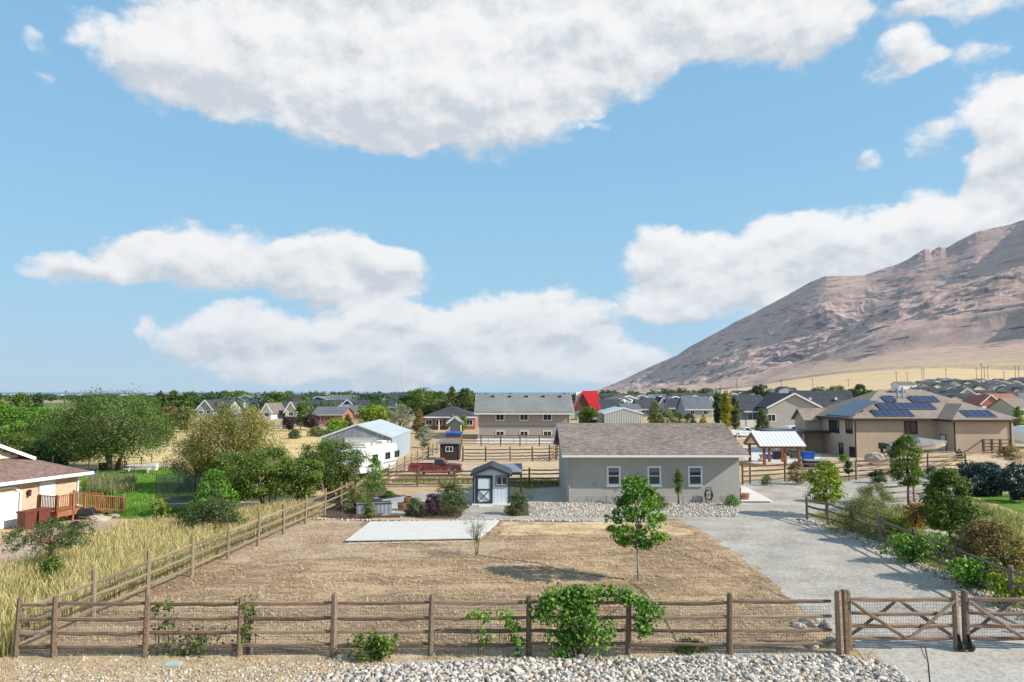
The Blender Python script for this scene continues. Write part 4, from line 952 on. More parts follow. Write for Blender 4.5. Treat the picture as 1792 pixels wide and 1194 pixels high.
# ================================================================== pavilion with white metal roof
PY = 75.5; pp0 = atY(1334, 815, PY)[0]; pp1 = atY(1399, 815, PY)[0]; pw = pp1 - pp0; pe = atY(1366, 779, PY)[1]; ptop = atY(1366, 755, PY + 2.6)[1]
pv = empty('garden_pavilion', (pp0, PY, 0), 0, 'open cedar-post pavilion with a white ribbed metal roof beside the patio', 'pavilion')
PD = 4.6
mb = MB().prism([(-.45, pe - .12), (PD/2, ptop - .1), (PD + .45, pe - .12), (PD + .45, pe - .04), (PD/2, ptop), (-.45, pe - .04)], -.35, pw + .65, 'x'); pr_ = mb.build('roof', M['white_roof'], pv)
for k in range(13):
    xx = -.3 + k * (pw + .9)/12
    MB().beam((xx, -.44, pe - .02), (xx, PD/2, ptop + .02), .05, .05).build('rib', M['white_roof'], pr_)
for xx in (.25, pw/2 + .5, pw):
    for yy in (0, PD):
        MB().box(xx - .13, yy - .13, 0, xx + .13, yy + .13, pe - .17).build('post', M['cedar'], pv)
for yy in (0, PD): MB().box(-.3, yy - .09, pe - .34, pw + .6, yy + .09, pe - .14).build('beam', M['cedar'], pv)
for xx in (-.38,): MB().prism([(-.4, pe - .2), (PD/2, ptop - .15), (PD + .4, pe - .2), (PD - .2, pe - .25), (PD/2, ptop - .6), (.2, pe - .25)], xx, xx + .05, 'x').build('gable_board', M['cedar'], pv)

# ================================================================== red A-frame, striped steel shed and others in the middle distance
AY = 196.0; ax0 = atY(1010, 730, AY)[0]; ax1 = atY(1048, 730, AY)[0]; aw = ax1 - ax0; at_ = atY(1030, 686, AY)[1]
af = empty('red_roof_house', (ax0, AY, 0), 0, 'white house with steep bright red metal roof standing among the mid-distance trees', 'house')
MB().box(0, 0, 0, aw, 8, 3.0).build('wall', M['white'], af)
MB().prism([(1.0, 3.0), (7.0, 3.0), (4.0, at_)], 0.1, aw, 'x').build('gable_wall', M['offwhite'], af)
mb = MB(); mb.prism([(-.4, 2.3), (4, at_ - .02), (8.4, 2.3), (8.6, 2.3), (4, at_ + .3), (-.6, 2.3)], 2.0, aw + .3, 'x'); mb.build('roof', M['redroof'], af)
mb = MB(); mb.prism([(-1.2, 2.6), (1.5, at_ - .6), (4.2, 2.6), (4.5, 2.6), (1.5, at_ - .2), (-1.5, 2.6)], -.9, 7, 'y'); mb.build('cross_roof', M['redroof'], af)
MB().prism([(-1.1, 2.6), (1.5, at_ - .65), (4.1, 2.6)], -.45, -.4, 'y').build('gable_panel', M['wood_dark'], af)
for k in range(9): MB().beam((2.3 + k*.55, -.52, 2.5), (2.3 + k*.55, 4, at_ + .28), .05, .08).build('rib', M['redroof'], af)
SY = 166.0; s0 = atY(1058, 740, SY)[0]; s1_ = atY(1124, 740, SY)[0]; sw = s1_ - s0; se = atY(1058, 724, SY)[1]; sr = atY(1094, 714.5, SY)[1] - se
ss = empty('striped_steel_shed', (s0, SY, 0), 0, 'light steel shed with vertical dark-striped siding and low white-trimmed gable', 'shed')
gable_wall(sw, 14, se - .02, sr, 'y').build('wall', M['galv'], ss)
gable_roof(sw, 14, se, sr, .3, .15, .12, 'y').build('roof', M['barnroof'], ss)
for k in range(22):
    xa = sw*(k + .1)/22; xb = sw*(k + .62)/22; f = lambda x: se - .1 + sr * (1 - abs(x - sw/2)/(sw/2))
    MB().add([(xa,-.12,0),(xb,-.12,0),(xb,-.12,f(xb)),(xa,-.12,f(xa)),(xa,-.002,0),(xb,-.002,0),(xb,-.002,f(xb)),(xa,-.002,f(xa))],[(0,1,2,3),(0,4,5,1),(1,5,6,2),(2,6,7,3),(3,7,4,0)]).build('siding_rib', M['offwhite'], ss)
for xa, xb in ((-.3, sw/2), (sw + .3, sw/2)): MB().beam((xa, -.2, se - .02), (xb, -.2, se + sr + .06), .08, .32).build('barge_trim', M['white'], ss)

def basic_house(name, label, px0, px1, py_e, py_t, Y, wall, roof, kind='gable', axis='x', D=10, group=None, trim='white', wins=3, garage=False, cat='house', porch=False, dormer=False):
    xa = atY(px0, 700, Y)[0]; xb = atY(px1, 700, Y)[0]; w = xb - xa
    g0 = float(terr((xa + xb)/2, Y)); h = atY(px0, py_e, Y)[1] - g0; dt = D/2 if axis == 'x' or kind == 'hip' else 0
    r = atY(px0, py_t, Y + dt)[1] - g0 - h
    h = max(h, 2.4); r = max(r, .6)
    e = empty(name, (xa, Y, g0), 0, label, cat, group)
    if kind == 'gable':
        gable_wall(w, D, h, r, axis).build('wall', M[wall], e); gable_roof(w, D, h, r, .5, .4, .22, axis).build('roof', M[roof], e)
        if axis == 'y':
            for p, q in ((-.5, w/2), (w + .5, w/2)): MB().beam((p, -.46, h - .5*r/(w/2) + .12), (q, -.46, h + r + .16), .06, .36).build('rake_board', M[trim], e)
        else: MB().box(-.4, -.60, h - .5*r/(D/2) - .02, w + .4, -.503, h - .5*r/(D/2) + .26).build('fascia', M[trim], e)
    else:
        MB().box(0, 0, 0, w, D, h - .01).build('wall', M[wall], e); hip_roof(w, D, h, r, .5, .2).build('roof', M[roof], e)
        MB().box(-.5, -.56, h - .1, w + .5, -.502, h + .22).build('fascia', M[trim], e)
    wh = min(1.3, h*.4)
    for k in range(wins):
        if garage and k == 0: continue
        wnd(e, T(w*(k + .5)/wins - .6, -.02, h*.38), 1.2, wh, trim, 'slider', .14)
    if garage: MB().box(w*.06, -.05, 0, w*.06 + min(4.8, w*.4), -.003, 2.2).build('garage_door', M['white' if wall not in ('white','offwhite') else 'greyside'], e)
    if porch: 
        MB().box(w*.3, -2.4, h - .25, w*.75, -.6, h - .05).build('porch_roof', M[roof], e)
        for q in (.32, .52, .73): MB().box(w*q - .12, -2.2, 0, w*q + .12, -1.96, h - .26).build('porch_post', M[trim], e)
    if dormer:
        MB().prism([(w*.3, h), (w*.55, h), (w*.425, h + r*.75)], .4, D/2, 'y').build('dormer_wall', M[trim], e)
        MB().prism([(w*.27, h - .05), (w*.425, h + r*.82), (w*.58, h - .05), (w*.58, h + .15), (w*.425, h + r*.82 + .22), (w*.27, h + .15)], .1, D/2, 'y').build('dormer_roof', M[roof], e)
    return e
BHs = basic_house
BHs('brick_ranch_house', 'low red brick ranch house with long dark grey roof and a covered porch', 742, 831, 731, 710, 148, 'redbrick', 'sh_char', 'hip', D=12, wins=5, porch=True)
BHs('playhouse_shed', 'small beige gabled shed on the lawn in front of the red brick ranch', 787, 806, 752, 744.5, 131, 'beige', 'sh_mid', 'gable', 'y', D=3, wins=0, cat='shed')
BHs('sage_roof_house', 'low brick house with sage-grey roof and beige gable beyond the dark plum trees', 548, 600, 733, 720, 170, 'redbrick', 'sh_slate', 'gable', 'x', D=11, wins=3, trim='beige')
BHs('beige_gable_house', 'beige gable end standing beside the sage-grey roof and purple trees', 585, 606, 731, 717, 176, 'beige', 'sh_slate', 'gable', 'y', D=10, wins=1)
BHs('slate_roof_house', 'low house with slate roof between the barn and the yellow-green maple', 604, 648, 731, 718.5, 182, 'beige', 'sh_slate', 'gable', 'x', D=10, wins=3)
BHs('blue_gabled_house', 'pale blue house with two gables and charcoal roof behind the golden willow', 346, 372, 729, 714, 225, 'greyside', 'sh_char', 'gable', 'y', D=12, wins=2, dormer=False)
BHs('blue_gabled_house_wing', 'charcoal roofed wing with a small white gable next to the pale blue house', 368, 398, 729, 713, 229, 'greyside', 'sh_char', 'gable', 'x', D=12, wins=2, dormer=True)
BHs('white_gable_house', 'steep white gabled house front glimpsed behind the golden willow crown', 459, 475, 733, 720, 200, 'white', 'sh_mid', 'gable', 'y', D=12, wins=1)
BHs('cream_gable_house', 'cream gabled house with black roof just beyond the first plum tree', 500, 519, 729, 714, 205, 'cream', 'sh_char', 'gable', 'y', D=14, wins=1)
BHs('black_roof_house', 'long black roofed house joined beside the cream gable', 482, 505, 729, 716, 212, 'offwhite', 'sh_char', 'gable', 'x', D=10, wins=2, garage=True)
BHs('white_dormer_house', 'large charcoal roofed house with white dormer above the purple trees', 545, 592, 715, 703, 260, 'bluegrey', 'sh_char', 'gable', 'x', D=12, wins=4, dormer=True)
BHs('navy_gabled_house', 'navy sided house with charcoal roof and two white trimmed gables', 594, 622, 715, 702, 255, 'navy', 'sh_char', 'gable', 'y', D=14, wins=2)
BHs('navy_roof_wing', 'dark roofed house with a white dormer touching the navy gabled house', 618, 642, 714, 702.5, 262, 'navy', 'sh_char', 'gable', 'x', D=10, wins=2, dormer=True)
BHs('blue_roof_house', 'small dark blue roofed house behind the silver-leaved olive tree', 670, 690, 712, 703, 270, 'cream', 'sh_navy', 'gable', 'x', D=9, wins=2)
BHs('grey_row_house', 'dark roofed house between the golden willow and the white dormer house', 520, 545, 718, 707, 290, 'greyside', 'sh_char', 'gable', 'x', D=10, wins=3)
BHs('garden_gazebo_shed', 'small charcoal arched-roof shed beside the striped steel shed', 1015, 1037, 736, 728.5, 172, 'bluegrey', 'sh_char', 'gable', 'y', D=4, wins=0, cat='shed', trim='bluegrey')
mid = [ (1005,1022,712,700,300,'white','sh_char','y','white gable with dark roof poking out beside the bright red roof'),
 (1054,1088,722,705,220,'greyside','sh_char','x','charcoal roofed house directly behind the striped steel shed'),
 (1090,1121,718,708,200,'greyside','sh_slate','x','flat pale roofed house just above the striped steel shed gable'),
 (1116,1152,716,700,225,'bluegrey','sh_char','x','dark hipped roof house between the steel shed and the pointed spruce'),
 (1150,1172,712,696,240,'white','sh_char','y','white gable end with charcoal roof right beside the pointed spruce'),
 (1172,1200,714,699,232,'beige','sh_char','x','charcoal roofed house with a beige gable edge past the spruce'),
 (1200,1246,716,695,215,'greyside','sh_slate','x','broad pale slate roofed house in front of the poplar trio'),
 (1232,1256,716,696,236,'white','sh_mid','y','white gable with brownish roof just before the poplar trio'),]
for (a_, b_, e1, t1, Y, wl, rf_, ax, lab) in mid: BHs('subdivision_house', lab, a_, b_, e1, t1, Y, wl, rf_, 'gable', ax, D=11, wins=2, group='houses of the crowded subdivision')
far_h = [(1682-18,1722,699,681,330,'greyside','sh_slate','y','wide slate-grey gable standing nearest the mountain side, above the tan house wing'),
 (1716,1752,707,692,270,'maroonwall','sh_red','y','maroon brick house with terracotta roof and gabled garage'),
 (1745,1790,704,690,272,'maroonwall','sh_red','x','terracotta roof slope with blue solar panels joined to the maroon house'),
 (1778,1812,716,698,200,'beige','sh_tan','x','orange-tan roofed house at the picture edge beside the leafy green tree')]
M['maroonwall'] = M['redbrick']
for (a_, b_, e1, t1, Y, wl, rf_, ax, lab) in far_h:
    hh_ = BHs('foothill_house', lab, a_, b_, e1, t1, Y, wl, rf_, 'gable', ax, D=12, wins=2, garage=(ax == 'y'))
# far rows of roofs, alike and crowded
rg = random.Random(11)
rf_list = ['sh_char', 'sh_slate', 'sh_navy', 'sh_mid', 'sh_char', 'sh_slate']; wl_list = ['greyside', 'beige', 'bluegrey', 'white', 'cream', 'navy', 'greyside']
protos = []
def proto_house(roof, wall, ax):
    w, d, h, r = rg.uniform(12, 17), rg.uniform(10, 13), rg.uniform(3.2, 5.4), rg.uniform(2.0, 3.0)
    e = empty('foothill_row_house', (0, -500, 0)); 
    gable_wall(w, d, h, r, ax).build('wall', M[wall], e); gable_roof(w, d, h, r, .5, .4, .25, ax).build('roof', M[roof], e)
    MB().prism([(w*.1, h*.2), (w*.5, h*.2), (w*.5, h), (w*.3, h + r*.6), (w*.1, h)], -2, .5, 'y').build('front_gable', M[wall], e)
    MB().prism([(w*.07, h - .1), (w*.3, h + r*.66), (w*.53, h - .1), (w*.53, h + .15), (w*.3, h + r*.66 + .25), (w*.07, h + .15)], -2.4, d/2, 'y').build('front_gable_roof', M[roof], e)
    for k in (.62, .82): wnd(e, T(w*k, -.02, h*.45), 1.3, 1.2, 'white', 'slider', .16)
    if ax == 'y':
        for p, q in ((-.5, w/2), (w + .5, w/2)): MB().beam((p, -.46, h - .5*r/(w/2) + .12), (q, -.46, h + r + .16), .06, .4).build('rake_board', M['white'], e)
    return e
for i in range(8): protos.append(proto_house(rf_list[i % 6], wl_list[i % 7], 'xy'[i % 2]))
LABF = {'sh_char': 'small far house with charcoal roof', 'sh_slate': 'small far house with slate-grey roof', 'sh_navy': 'small far house with blue-black roof', 'sh_mid': 'small far house with brown-grey roof'}
nfar = 0
def put_far(px, Y, area, grp):
    global nfar
    p = protos[rg.randrange(8)]; c = copy_tree(p); x_ = XY(px, Y); c.location = (x_, Y, float(terr(x_, Y)) - .2); c.rotation_euler = (0, 0, rg.choice([0, 0, .12, -.12, 1.57, .3]))
    roof = [k for k in c.children if k.name.startswith('roof')][0].data.materials[0].name
    kk = {'charcoal_shingles': 'charcoal', 'slate_shingles': 'slate-grey', 'blue_black_shingles': 'blue-black', 'brown_grey_shingles': 'brown-grey'}[roof]
    props(c, f'small far house with {kk} roof {area}', 'house', grp); nfar += 1
for Y, p0, p1, n in ((300,1585,1660,3),(380,1580,1700,5),(400,1730,1830,4),(470,1590,1810,8),(560,1590,1830,9),(660,1600,1830,8),(770,1610,1830,7)):
    for k in range(n): put_far(p0 + (p1 - p0)*(k + rg.uniform(.2, .8))/n, Y + rg.uniform(-25, 25), 'in the crowded rows under the golden foothill', 'far houses under the golden foothill')
for Y, p0, p1, n in ((290,1060,1250,7),(350,1050,1250,8),(430,1060,1300,9),(540,1060,1300,8),(680,1080,1300,7),(420,1300,1345,2),(520,1370,1400,2)):
    for k in range(n): put_far(p0 + (p1 - p0)*(k + rg.uniform(.2, .8))/n, Y + rg.uniform(-25, 25), 'in the dense blocks beyond the poplars and spruce', 'far houses beyond the poplars')
for Y, p0, p1, n in ((330,330,700,6),(420,440,720,6)):
    for k in range(n): put_far(p0 + (p1 - p0)*(k + rg.uniform(.2, .8))/n, Y + rg.uniform(-25, 25), 'half hidden by the tree belt near the lake', 'far houses in the tree belt')
for p in protos:
    for ch in list(p.children_recursive): bpy.data.objects.remove(ch)
    bpy.data.objects.remove(p)
# ================================================================== split-rail fences
def rail_mesh(m, seed, ry=.05, rz=.068, n=8):
    rg = random.Random(seed); V = []; F = []; k = 6; cy = cz = 0
    ph = [rg.uniform(.75, 1.15) for _ in range(k)]
    for i in range(n):
        f = i / (n - 1); tp = .72 if i in (0, n - 1) else 1.0
        cy = math.sin(f * 3.1) * rg.uniform(-.006, .012); cz = -math.sin(f * math.pi) * rg.uniform(.0, .04) + rg.uniform(-.006, .006)
        for j in range(k):
            a = 2 * math.pi * (j + .5) / k; q = ph[j] * rg.uniform(.93, 1.07) * tp
            V.append((f, cy + math.cos(a) * ry * q, cz + math.sin(a) * rz * q))
    for i in range(n - 1):
        for j in range(k): F.append((i*k+j, i*k+(j+1) % k, (i+1)*k+(j+1) % k, (i+1)*k+j))
    F += [tuple(reversed(range(k))), tuple(range((n-1)*k, n*k))]
    return MB().add(V, F).mesh('rail', m)
def post_mesh(m, seed, r=.085):
    rg = random.Random(seed); V = []; F = []; k = 7; ph = [rg.uniform(.85, 1.12) for _ in range(k)]
    lv = [(-.06, 1.05), (.25, 1), (.55, .96), (.85, .93), (.97, .9), (1.0, .72)]
    dx, dy = rg.uniform(-.02, .02), rg.uniform(-.02, .02)
    for z, s_ in lv:
        for j in range(k):
            a = 2 * math.pi * j / k; V.append((math.cos(a)*r*ph[j]*s_ + dx*z, math.sin(a)*r*ph[j]*s_ + dy*z, z))
    for i in range(len(lv) - 1):
        for j in range(k): F.append((i*k+j, i*k+(j+1) % k, (i+1)*k+(j+1) % k, (i+1)*k+j))
    F += [tuple(reversed(range(k))), tuple(range((len(lv)-1)*k, len(lv)*k))]
    return MB().add(V, F).mesh('post', m)
RV_ = {}
def fence(label, pts, h, zs, m, name='split_rail_fence', pr=.085, rr=(.05, .068), seed=0, wire=None, gz=None, posts=None, cat='fence', tilt=.012, group=None):
    key = (m, pr, rr)
    if key not in RV_: RV_[key] = ([rail_mesh(M[m], 10 + i, *rr) for i in range(6)], [post_mesh(M[m], 30 + i, pr) for i in range(5)])
    rails, pms = RV_[key]; rg = random.Random(seed)
    e = empty(name, (pts[0][0], pts[0][1], 0), 0, label, cat, group); B = Vector((pts[0][0], pts[0][1], 0))
    gz = gz or (lambda x, y: 0.0)
    for i, p in enumerate(pts):
        if posts is None or i in posts:
            o = link('post', rg.choice(pms), e, Vector((p[0], p[1], gz(*p) - .02)) - B, (rg.uniform(-tilt, tilt)*2, rg.uniform(-tilt, tilt)*2, rg.uniform(0, 6))); o.scale = (1, 1, h * rg.uniform(.97, 1.04))
    for a, b_ in zip(pts[:-1], pts[1:]):
        for z in zs:
            A = Vector((a[0], a[1], gz(*a) + z + rg.uniform(-.02, .02))); C_ = Vector((b_[0], b_[1], gz(*b_) + z + rg.uniform(-.02, .02))); d = C_ - A
            o = link('rail', rg.choice(rails), e); q = d.to_track_quat('X', 'Z')
            o.matrix_local = Matrix.Translation(A - B) @ q.to_matrix().to_4x4() @ Matrix.Diagonal((d.length, rg.uniform(.85, 1.15), rg.uniform(.85, 1.15), 1))
    if wire:
        mb = MB(); sp, z1_, off, rw = wire
        for a, b_ in zip(pts[:-1], pts[1:]):
            A = Vector((a[0], a[1], 0)) - B; C_ = Vector((b_[0], b_[1], 0)) - B; L = (C_ - A).length; nrm = Vector((-(C_-A).y, (C_-A).x, 0)).normalized() * off
            for k in range(int(L / sp)):
                p = A + (C_ - A) * (k + .5) * sp / L + nrm; mb.beam(p + Vector((0,0,.02)), p + Vector((0,0,z1_)), rw)
            z = .06
            while z < z1_: mb.beam(A + nrm + Vector((0,0,z)), C_ + nrm + Vector((0,0,z)), rw); z += sp
        o = mb.build('wire_mesh', M['wire'], e); o['kind'] = 'stuff'
    return e
def line_pts(a, b_, bay):
    L = math.dist(a, b_); n = max(1, round(L / bay)); return [(a[0] + (b_[0]-a[0])*k/n, a[1] + (b_[1]-a[1])*k/n) for k in range(n + 1)]
H4 = 1.86; Z4 = (.33, .74, 1.15, 1.60)
fp_ = [G(x_, y_) for x_, y_ in ((30,1147),(93,1147),(253,1146),(417,1149),(582,1150),(752,1147),(925,1145),(1101,1144),(1281,1139),(1464,1136))]
YF = 21.75; fp_ = [(atY(x_, 1140, YF)[0], YF + (i*.03)) for i, (x_, _) in enumerate(((28,0),(93,0),(253,0),(417,0),(582,0),(752,0),(925,0),(1101,0),(1281,0),(1464,0)))]
fence('long four-rail split-rail fence with wire mesh in front of the dry lot', fp_, H4, Z4, 'wood', seed=1, wire=(.085, 1.45, .07, .006), pr=.10, posts=set(range(9)))
lf0 = (fp_[0][0], fp_[0][1]); lf1 = G(597, 889); lf2 = G(664, 853)
sidep = line_pts((lf0[0] + .02, lf0[1] + .3), lf1, 3.0)[1:] 
fence('sunbleached split-rail fence running away beside the tall dry grass', [lf0] + sidep + line_pts(lf1, lf2, 3.0)[1:], 1.78, (.45, .9, 1.38), 'wood_light', seed=2, pr=.09, posts=set(range(1, 40)), wire=(.12, 1.2, .07, .004))
pf = line_pts(G(664, 853), G(990, 849), 3.1)
fence('dark four-rail pasture fence behind the small shed and the planting beds', pf, 1.5, (.25, .62, .98, 1.32), 'wood_dark', seed=3, pr=.08, posts=set(range(1, 40)))
fence('pale split-rail fence running from the camper towards the black shed', line_pts(G(664, 852), G(772, 790), 3.4), 1.6, (.4, .85, 1.3), 'wood_light', seed=4, pr=.08)
fence('dark brown corral panel fence in front with a broad solid post', [atY(x_, 800, 80.5)[:1] + (80.5 + dy,) for x_, dy in ((810,0),(850,0.0),(893,.3),(932,.6),(975,1.5))], 1.75, (.3, .65, 1.0, 1.4), 'wood_dark', seed=5, pr=.1)
fence('dark rail corral fence at the back along the white vinyl fence', [atY(x_, 780, 103)[:1] + (103,) for x_ in (808,842,876,910,944,983)], 1.7, (.35, .8, 1.25, 1.6), 'wood_dark', seed=6, pr=.1)
fence('short dark gate-like rail fence end beside the taupe house wall', [G(962, 808), G(975, 800), G(990, 806)], 1.9, (.3, .7, 1.1, 1.5), 'wood_dark', seed=7, pr=.1)
vf = empty('vinyl_fence', (XY(835, 108), 108, 0), 0, 'low white vinyl panel fence below the two-storey house', 'fence')
for k in range(7):
    MB().box(k*2.0, -.03, .05, k*2.0 + 1.9, .03, .88).build('panel', M['white'], vf); MB().box(k*2.0 + 1.9, -.07, 0, k*2.0 + 2.0, .07, .98).build('post', M['white'], vf)
drv = [(1413,911),(1450,921),(1491,934),(1542,954),(1601,981),(1676,1015),(1772,1062),(1900,1118)]
dp = [G(*p) for p in drv]
fence('grey three-rail split-rail fence curving along the gravel driveway and planted bank', dp, 1.55, (.45, .9, 1.32), 'wood_grey', seed=8, pr=.1)
fence('dark four-rail fence between the gravel turning area and the pavilion yard', [G(x_, y_) for x_, y_ in ((1300,848),(1313,847),(1374,843),(1437,842),(1499,838),(1562,833),(1624,829),(1690,826))], 1.85, (.3, .72, 1.14, 1.56), 'wood_dark', seed=9, pr=.08)
fence('brown three-rail fence along the bank below the tan solar house', [G(x_, y_) for x_, y_ in ((1499,840),(1560,828),(1624,822),(1690,815),(1753,808),(1830,800))], 1.7, (.4, .85, 1.3), 'wood', seed=10, pr=.09)
fence('tan rail fence crossing behind the small green trees near the turning area', [G(x_, y_) for x_, y_ in ((1545,884),(1600,878),(1637,874),(1690,866))], 1.5, (.4, .8, 1.25), 'wood_light', seed=11, pr=.08)
fence('grey rail fence at the far side of the small lawn', [G(x_, y_) for x_, y_ in ((1752,868),(1792,850),(1850,838))], 1.5, (.35, .75, 1.15), 'wood_grey', seed=12, pr=.08)
fence('white pole fence behind the pavilion by the parked white pickup', line_pts(G(1290, 772), G(1330, 771), 3), 1.6, (.5, 1.0, 1.5), 'white', seed=13, pr=.07)
fence('thin wire field fence along the golden field behind the big shade tree', line_pts(G(155, 820), G(420, 812), 3.2), 1.4, (.4, .8, 1.2), 'wood_light', name='field_fence', seed=14, pr=.05, rr=(.008, .008))
wf = empty('panel_fence', (XY(1243, 150), 150, 0), 0, 'weathered grey board fence below the poplar trio', 'fence')
for k in range(5):
    MB().box(k*2.5, -.03, .3, k*2.5 + 2.4, .03, 1.95).build('panel', M['offwhite'], wf); MB().box(k*2.5 + 2.4, -.08, 0, k*2.5 + 2.5, .08, 2.1).build('post', M['wood_grey'], wf)
cf = empty('patio_corner_fence', (XY(1712, 80.2), 80.2, .9), 0, 'dark brown post and rail screen by the tan garage wing corner', 'fence')
for xx in (0, 1.0, 2.0, 3.2): MB().box(xx - .1, -.1, 0, xx + .1, .1, 1.75).build('post', M['wood_dark'], cf)
for zz in (.4, .8, 1.2, 1.6): MB().box(.1, -.04, zz, 3.1, .04, zz + .1).build('rail', M['wood_dark'], cf)
MB().beam((-2.2, .4, 0), (-.15, 0, 1.6), .12).build('brace', M['wood'], cf)
# gate ------------------------------------------------------------
GYt = 22.4
hp = empty('gate_post', (atY(1464, 1130, 21.95)[0] + .14, 21.95, 0), 0, 'thick double hinge post between the front fence and the gate', 'gate post')
for dx_ in (0, .17): 
    o = link('post', post_mesh(M['wood'], 55 + int(dx_*100), .12), hp, (dx_ - .02, dx_*.2, -.02)); o.scale = (1, 1, 1.98 + dx_*.1)
def gate(x0_, w, label, flip=False):
    e = empty('field_gate', (x0_, GYt, 0), 0, label, 'gate')
    rr = RV_[('wood', .10, (.05, .068))][0]
    for xx in (0, w): 
        o = link('stile', post_mesh(M['wood'], 60 + int(xx*7) % 9, .105), e, (xx, 0, .12 if xx else .0)); o.scale = (1, 1, 1.72 if xx else 1.85)
    for k, z in enumerate((.36, .74, 1.12, 1.56)):
        o = link('rail', rr[k], e); o.matrix_local = Matrix.Translation((.02, 0, z)) @ Matrix.Diagonal((w, 1.05, 1.05, 1))
    def diag(a, b_, yy):
        d = Vector((b_[0]-a[0], 0, b_[1]-a[1])); o = link('brace', rr[(int(abs(a[0])*5)) % 6], e); o.matrix_local = Matrix.Translation((a[0], yy, a[1])) @ d.to_track_quat('X', 'Z').to_matrix().to_4x4() @ Matrix.Diagonal((d.length, .9, .9, 1))
    diag((.05, 1.55), (w*.53, .36), -.12); diag((w - .08, 1.55), (w*.53, .36), -.13)
    diag((.1, .4), (w*.48, 1.5), .12); diag((w - .1, .4), (w*.50, 1.5), .13)
    mb = MB()
    for k in range(int(w/.09)): mb.beam((.1 + k*.09, .07, .3), (.1 + k*.09, .07, 1.5), .006)
    for k in range(13): mb.beam((.05, .07, .32 + k*.095), (w - .05, .07, .32 + k*.095), .006)
    o = mb.build('wire_mesh', M['wire'], e); o['kind'] = 'stuff'
    xw = w if not flip else 0
    wc = MB().wheel(xw, -.22, .13, .13, .06).build('caster_wheel', M['tyre'], e); 
    MB().beam((xw, -.16, .13), (xw, -.1, .5), .03, .08).beam((xw, -.28, .13), (xw, -.12, .5), .03, .08).build('caster_bracket', M['black'], e)
    return e
ga = atY(1485, 1110, GYt)[0]; gb = atY(1674, 1110, GYt)[0]; gate(ga, gb - ga, 'wooden gate leaf with crossed braces hung on the double post')
gc = atY(1691, 1110, GYt)[0]; gate(gc, gb - ga, 'second wooden gate leaf with crossed braces, cut by the picture edge', True)
# ================================================================== stones
def rock_variants(n, m, sub=0, seed=3, flat=.62):
    rg = random.Random(seed); out = []
    for i in range(n):
        bm = bmesh.new(); bmesh.ops.create_icosphere(bm, subdivisions=1 + sub, radius=1)
        sx_, sy_ = rg.uniform(.9, 1.45), rg.uniform(.5, .9)
        for v in bm.verts:
            k = rg.uniform(.6, 1.2) if not sub else 1 + .28 * (vnoise(np.array([v.co.x*1.6 + i*9]), np.array([v.co.y*1.6 + v.co.z*2.1]), 5)[0])
            v.co = Vector((v.co.x * sx_ * k, v.co.y * sy_ * k, v.co.z * flat * k))
        me = bpy.data.meshes.new('stone'); bm.to_mesh(me); bm.free(); me.materials.append(m); out.append(me)
    return out
SV = rock_variants(8, M['stone'], 0)
def stone_np(me): 
    V = np.array([v.co[:] for v in me.vertices]); F = np.array([p.vertices[:] for p in me.polygons]); return V, F
SN = [stone_np(m_) for m_ in SV]
mst, t, b, o = newmat('mixed_stones'); at = t.nodes.new('ShaderNodeAttribute'); at.attribute_name = 'tint'
c = ramp(t, [(.0, (.17,.145,.125)), (.25, (.36,.315,.26)), (.55, (.52,.465,.395)), (.8, (.66,.61,.54)), (1, (.46,.34,.24))], at.outputs['Fac'])
c = cmix(t, ramp(t, [(.5,(0,0,0)), (.7,(.6,.6,.6))], tnoise(t, co(t), 14, 4, .7)), c, (.34,.29,.24)); t.links.new(c, b.inputs['Base Color']); b.inputs['Roughness'].default_value = .95
M['mst'] = mst
def stone_stuff(name, P, sizes, zlift, parent=None, kind='stuff', seed=4):
    rg = np.random.RandomState(seed); Vs = []; Fs_ = []; tn = []; base = 0
    for k in range(len(P)):
        V, F = SN[rg.randint(8)]; a, b_, c_ = rg.uniform(0, 6.28), rg.uniform(-.7, .7), rg.uniform(-.7, .7)
        Rm = np.array(Matrix.Rotation(a, 3, 'Z') @ Matrix.Rotation(b_, 3, 'X') @ Matrix.Rotation(c_, 3, 'Y'))
        Vs.append(V @ Rm.T * sizes[k] + [P[k][0], P[k][1], zlift[k]]); Fs_.append(F + base); base += len(V); tn += [rg.rand()] * len(F)
    me = np_mesh(name, np.concatenate(Vs), np.concatenate(Fs_), M['mst'], tint=tn); o = link(name, me, parent); o['kind'] = kind
    return o
rg = np.random.RandomState(5)
rb = props(sheet('rock_bed', GP((560,1196),(640,1168),(700,1158),(870,1152),(1100,1154),(1240,1142),(1462,1138),(1500,1150),(1545,1170),(1562,1200),(1562,1260),(500,1260)), 0, M['gravel2'], .1, .5, seed=8), kind='structure')
def rb_inside(x, y):
    top = np.interp(x, [XY(560, 20), XY(650, 21), XY(870, 21.3), XY(1240, 21.5), XY(1462, 21.6), XY(1500, 21.2), XY(1545, 20.6), XY(1570, 19.8)], [19.9, 20.8, 21.35, 21.62, 21.72, 21.4, 20.8, 19.7])
    return y < top
xs_r = rg.uniform(XY(540, 20), XY(1575, 20), 26000); ys_r = rg.uniform(18.2, 21.8, 26000); ok = rb_inside(xs_r, ys_r); xs_r, ys_r = xs_r[ok][:9500], ys_r[ok][:9500]
big = []
while len(big) < 300:
    x_, y_ = rg.uniform(XY(600, 20), XY(1560, 20)), rg.uniform(19.75, 21.5)
    if rb_inside(np.array([x_]), np.array([y_]))[0]: big.append((x_, y_))
for k, (x_, y_) in enumerate(big):
    o = link('stone', SV[k % 8], rb, (x_, y_, .10 + rg.uniform(0, .03)), (rg.uniform(-.6, .6), rg.uniform(-.6, .6), rg.uniform(0, 6.3))); s_ = rg.uniform(.08, .15); o.scale = (s_, s_, s_)
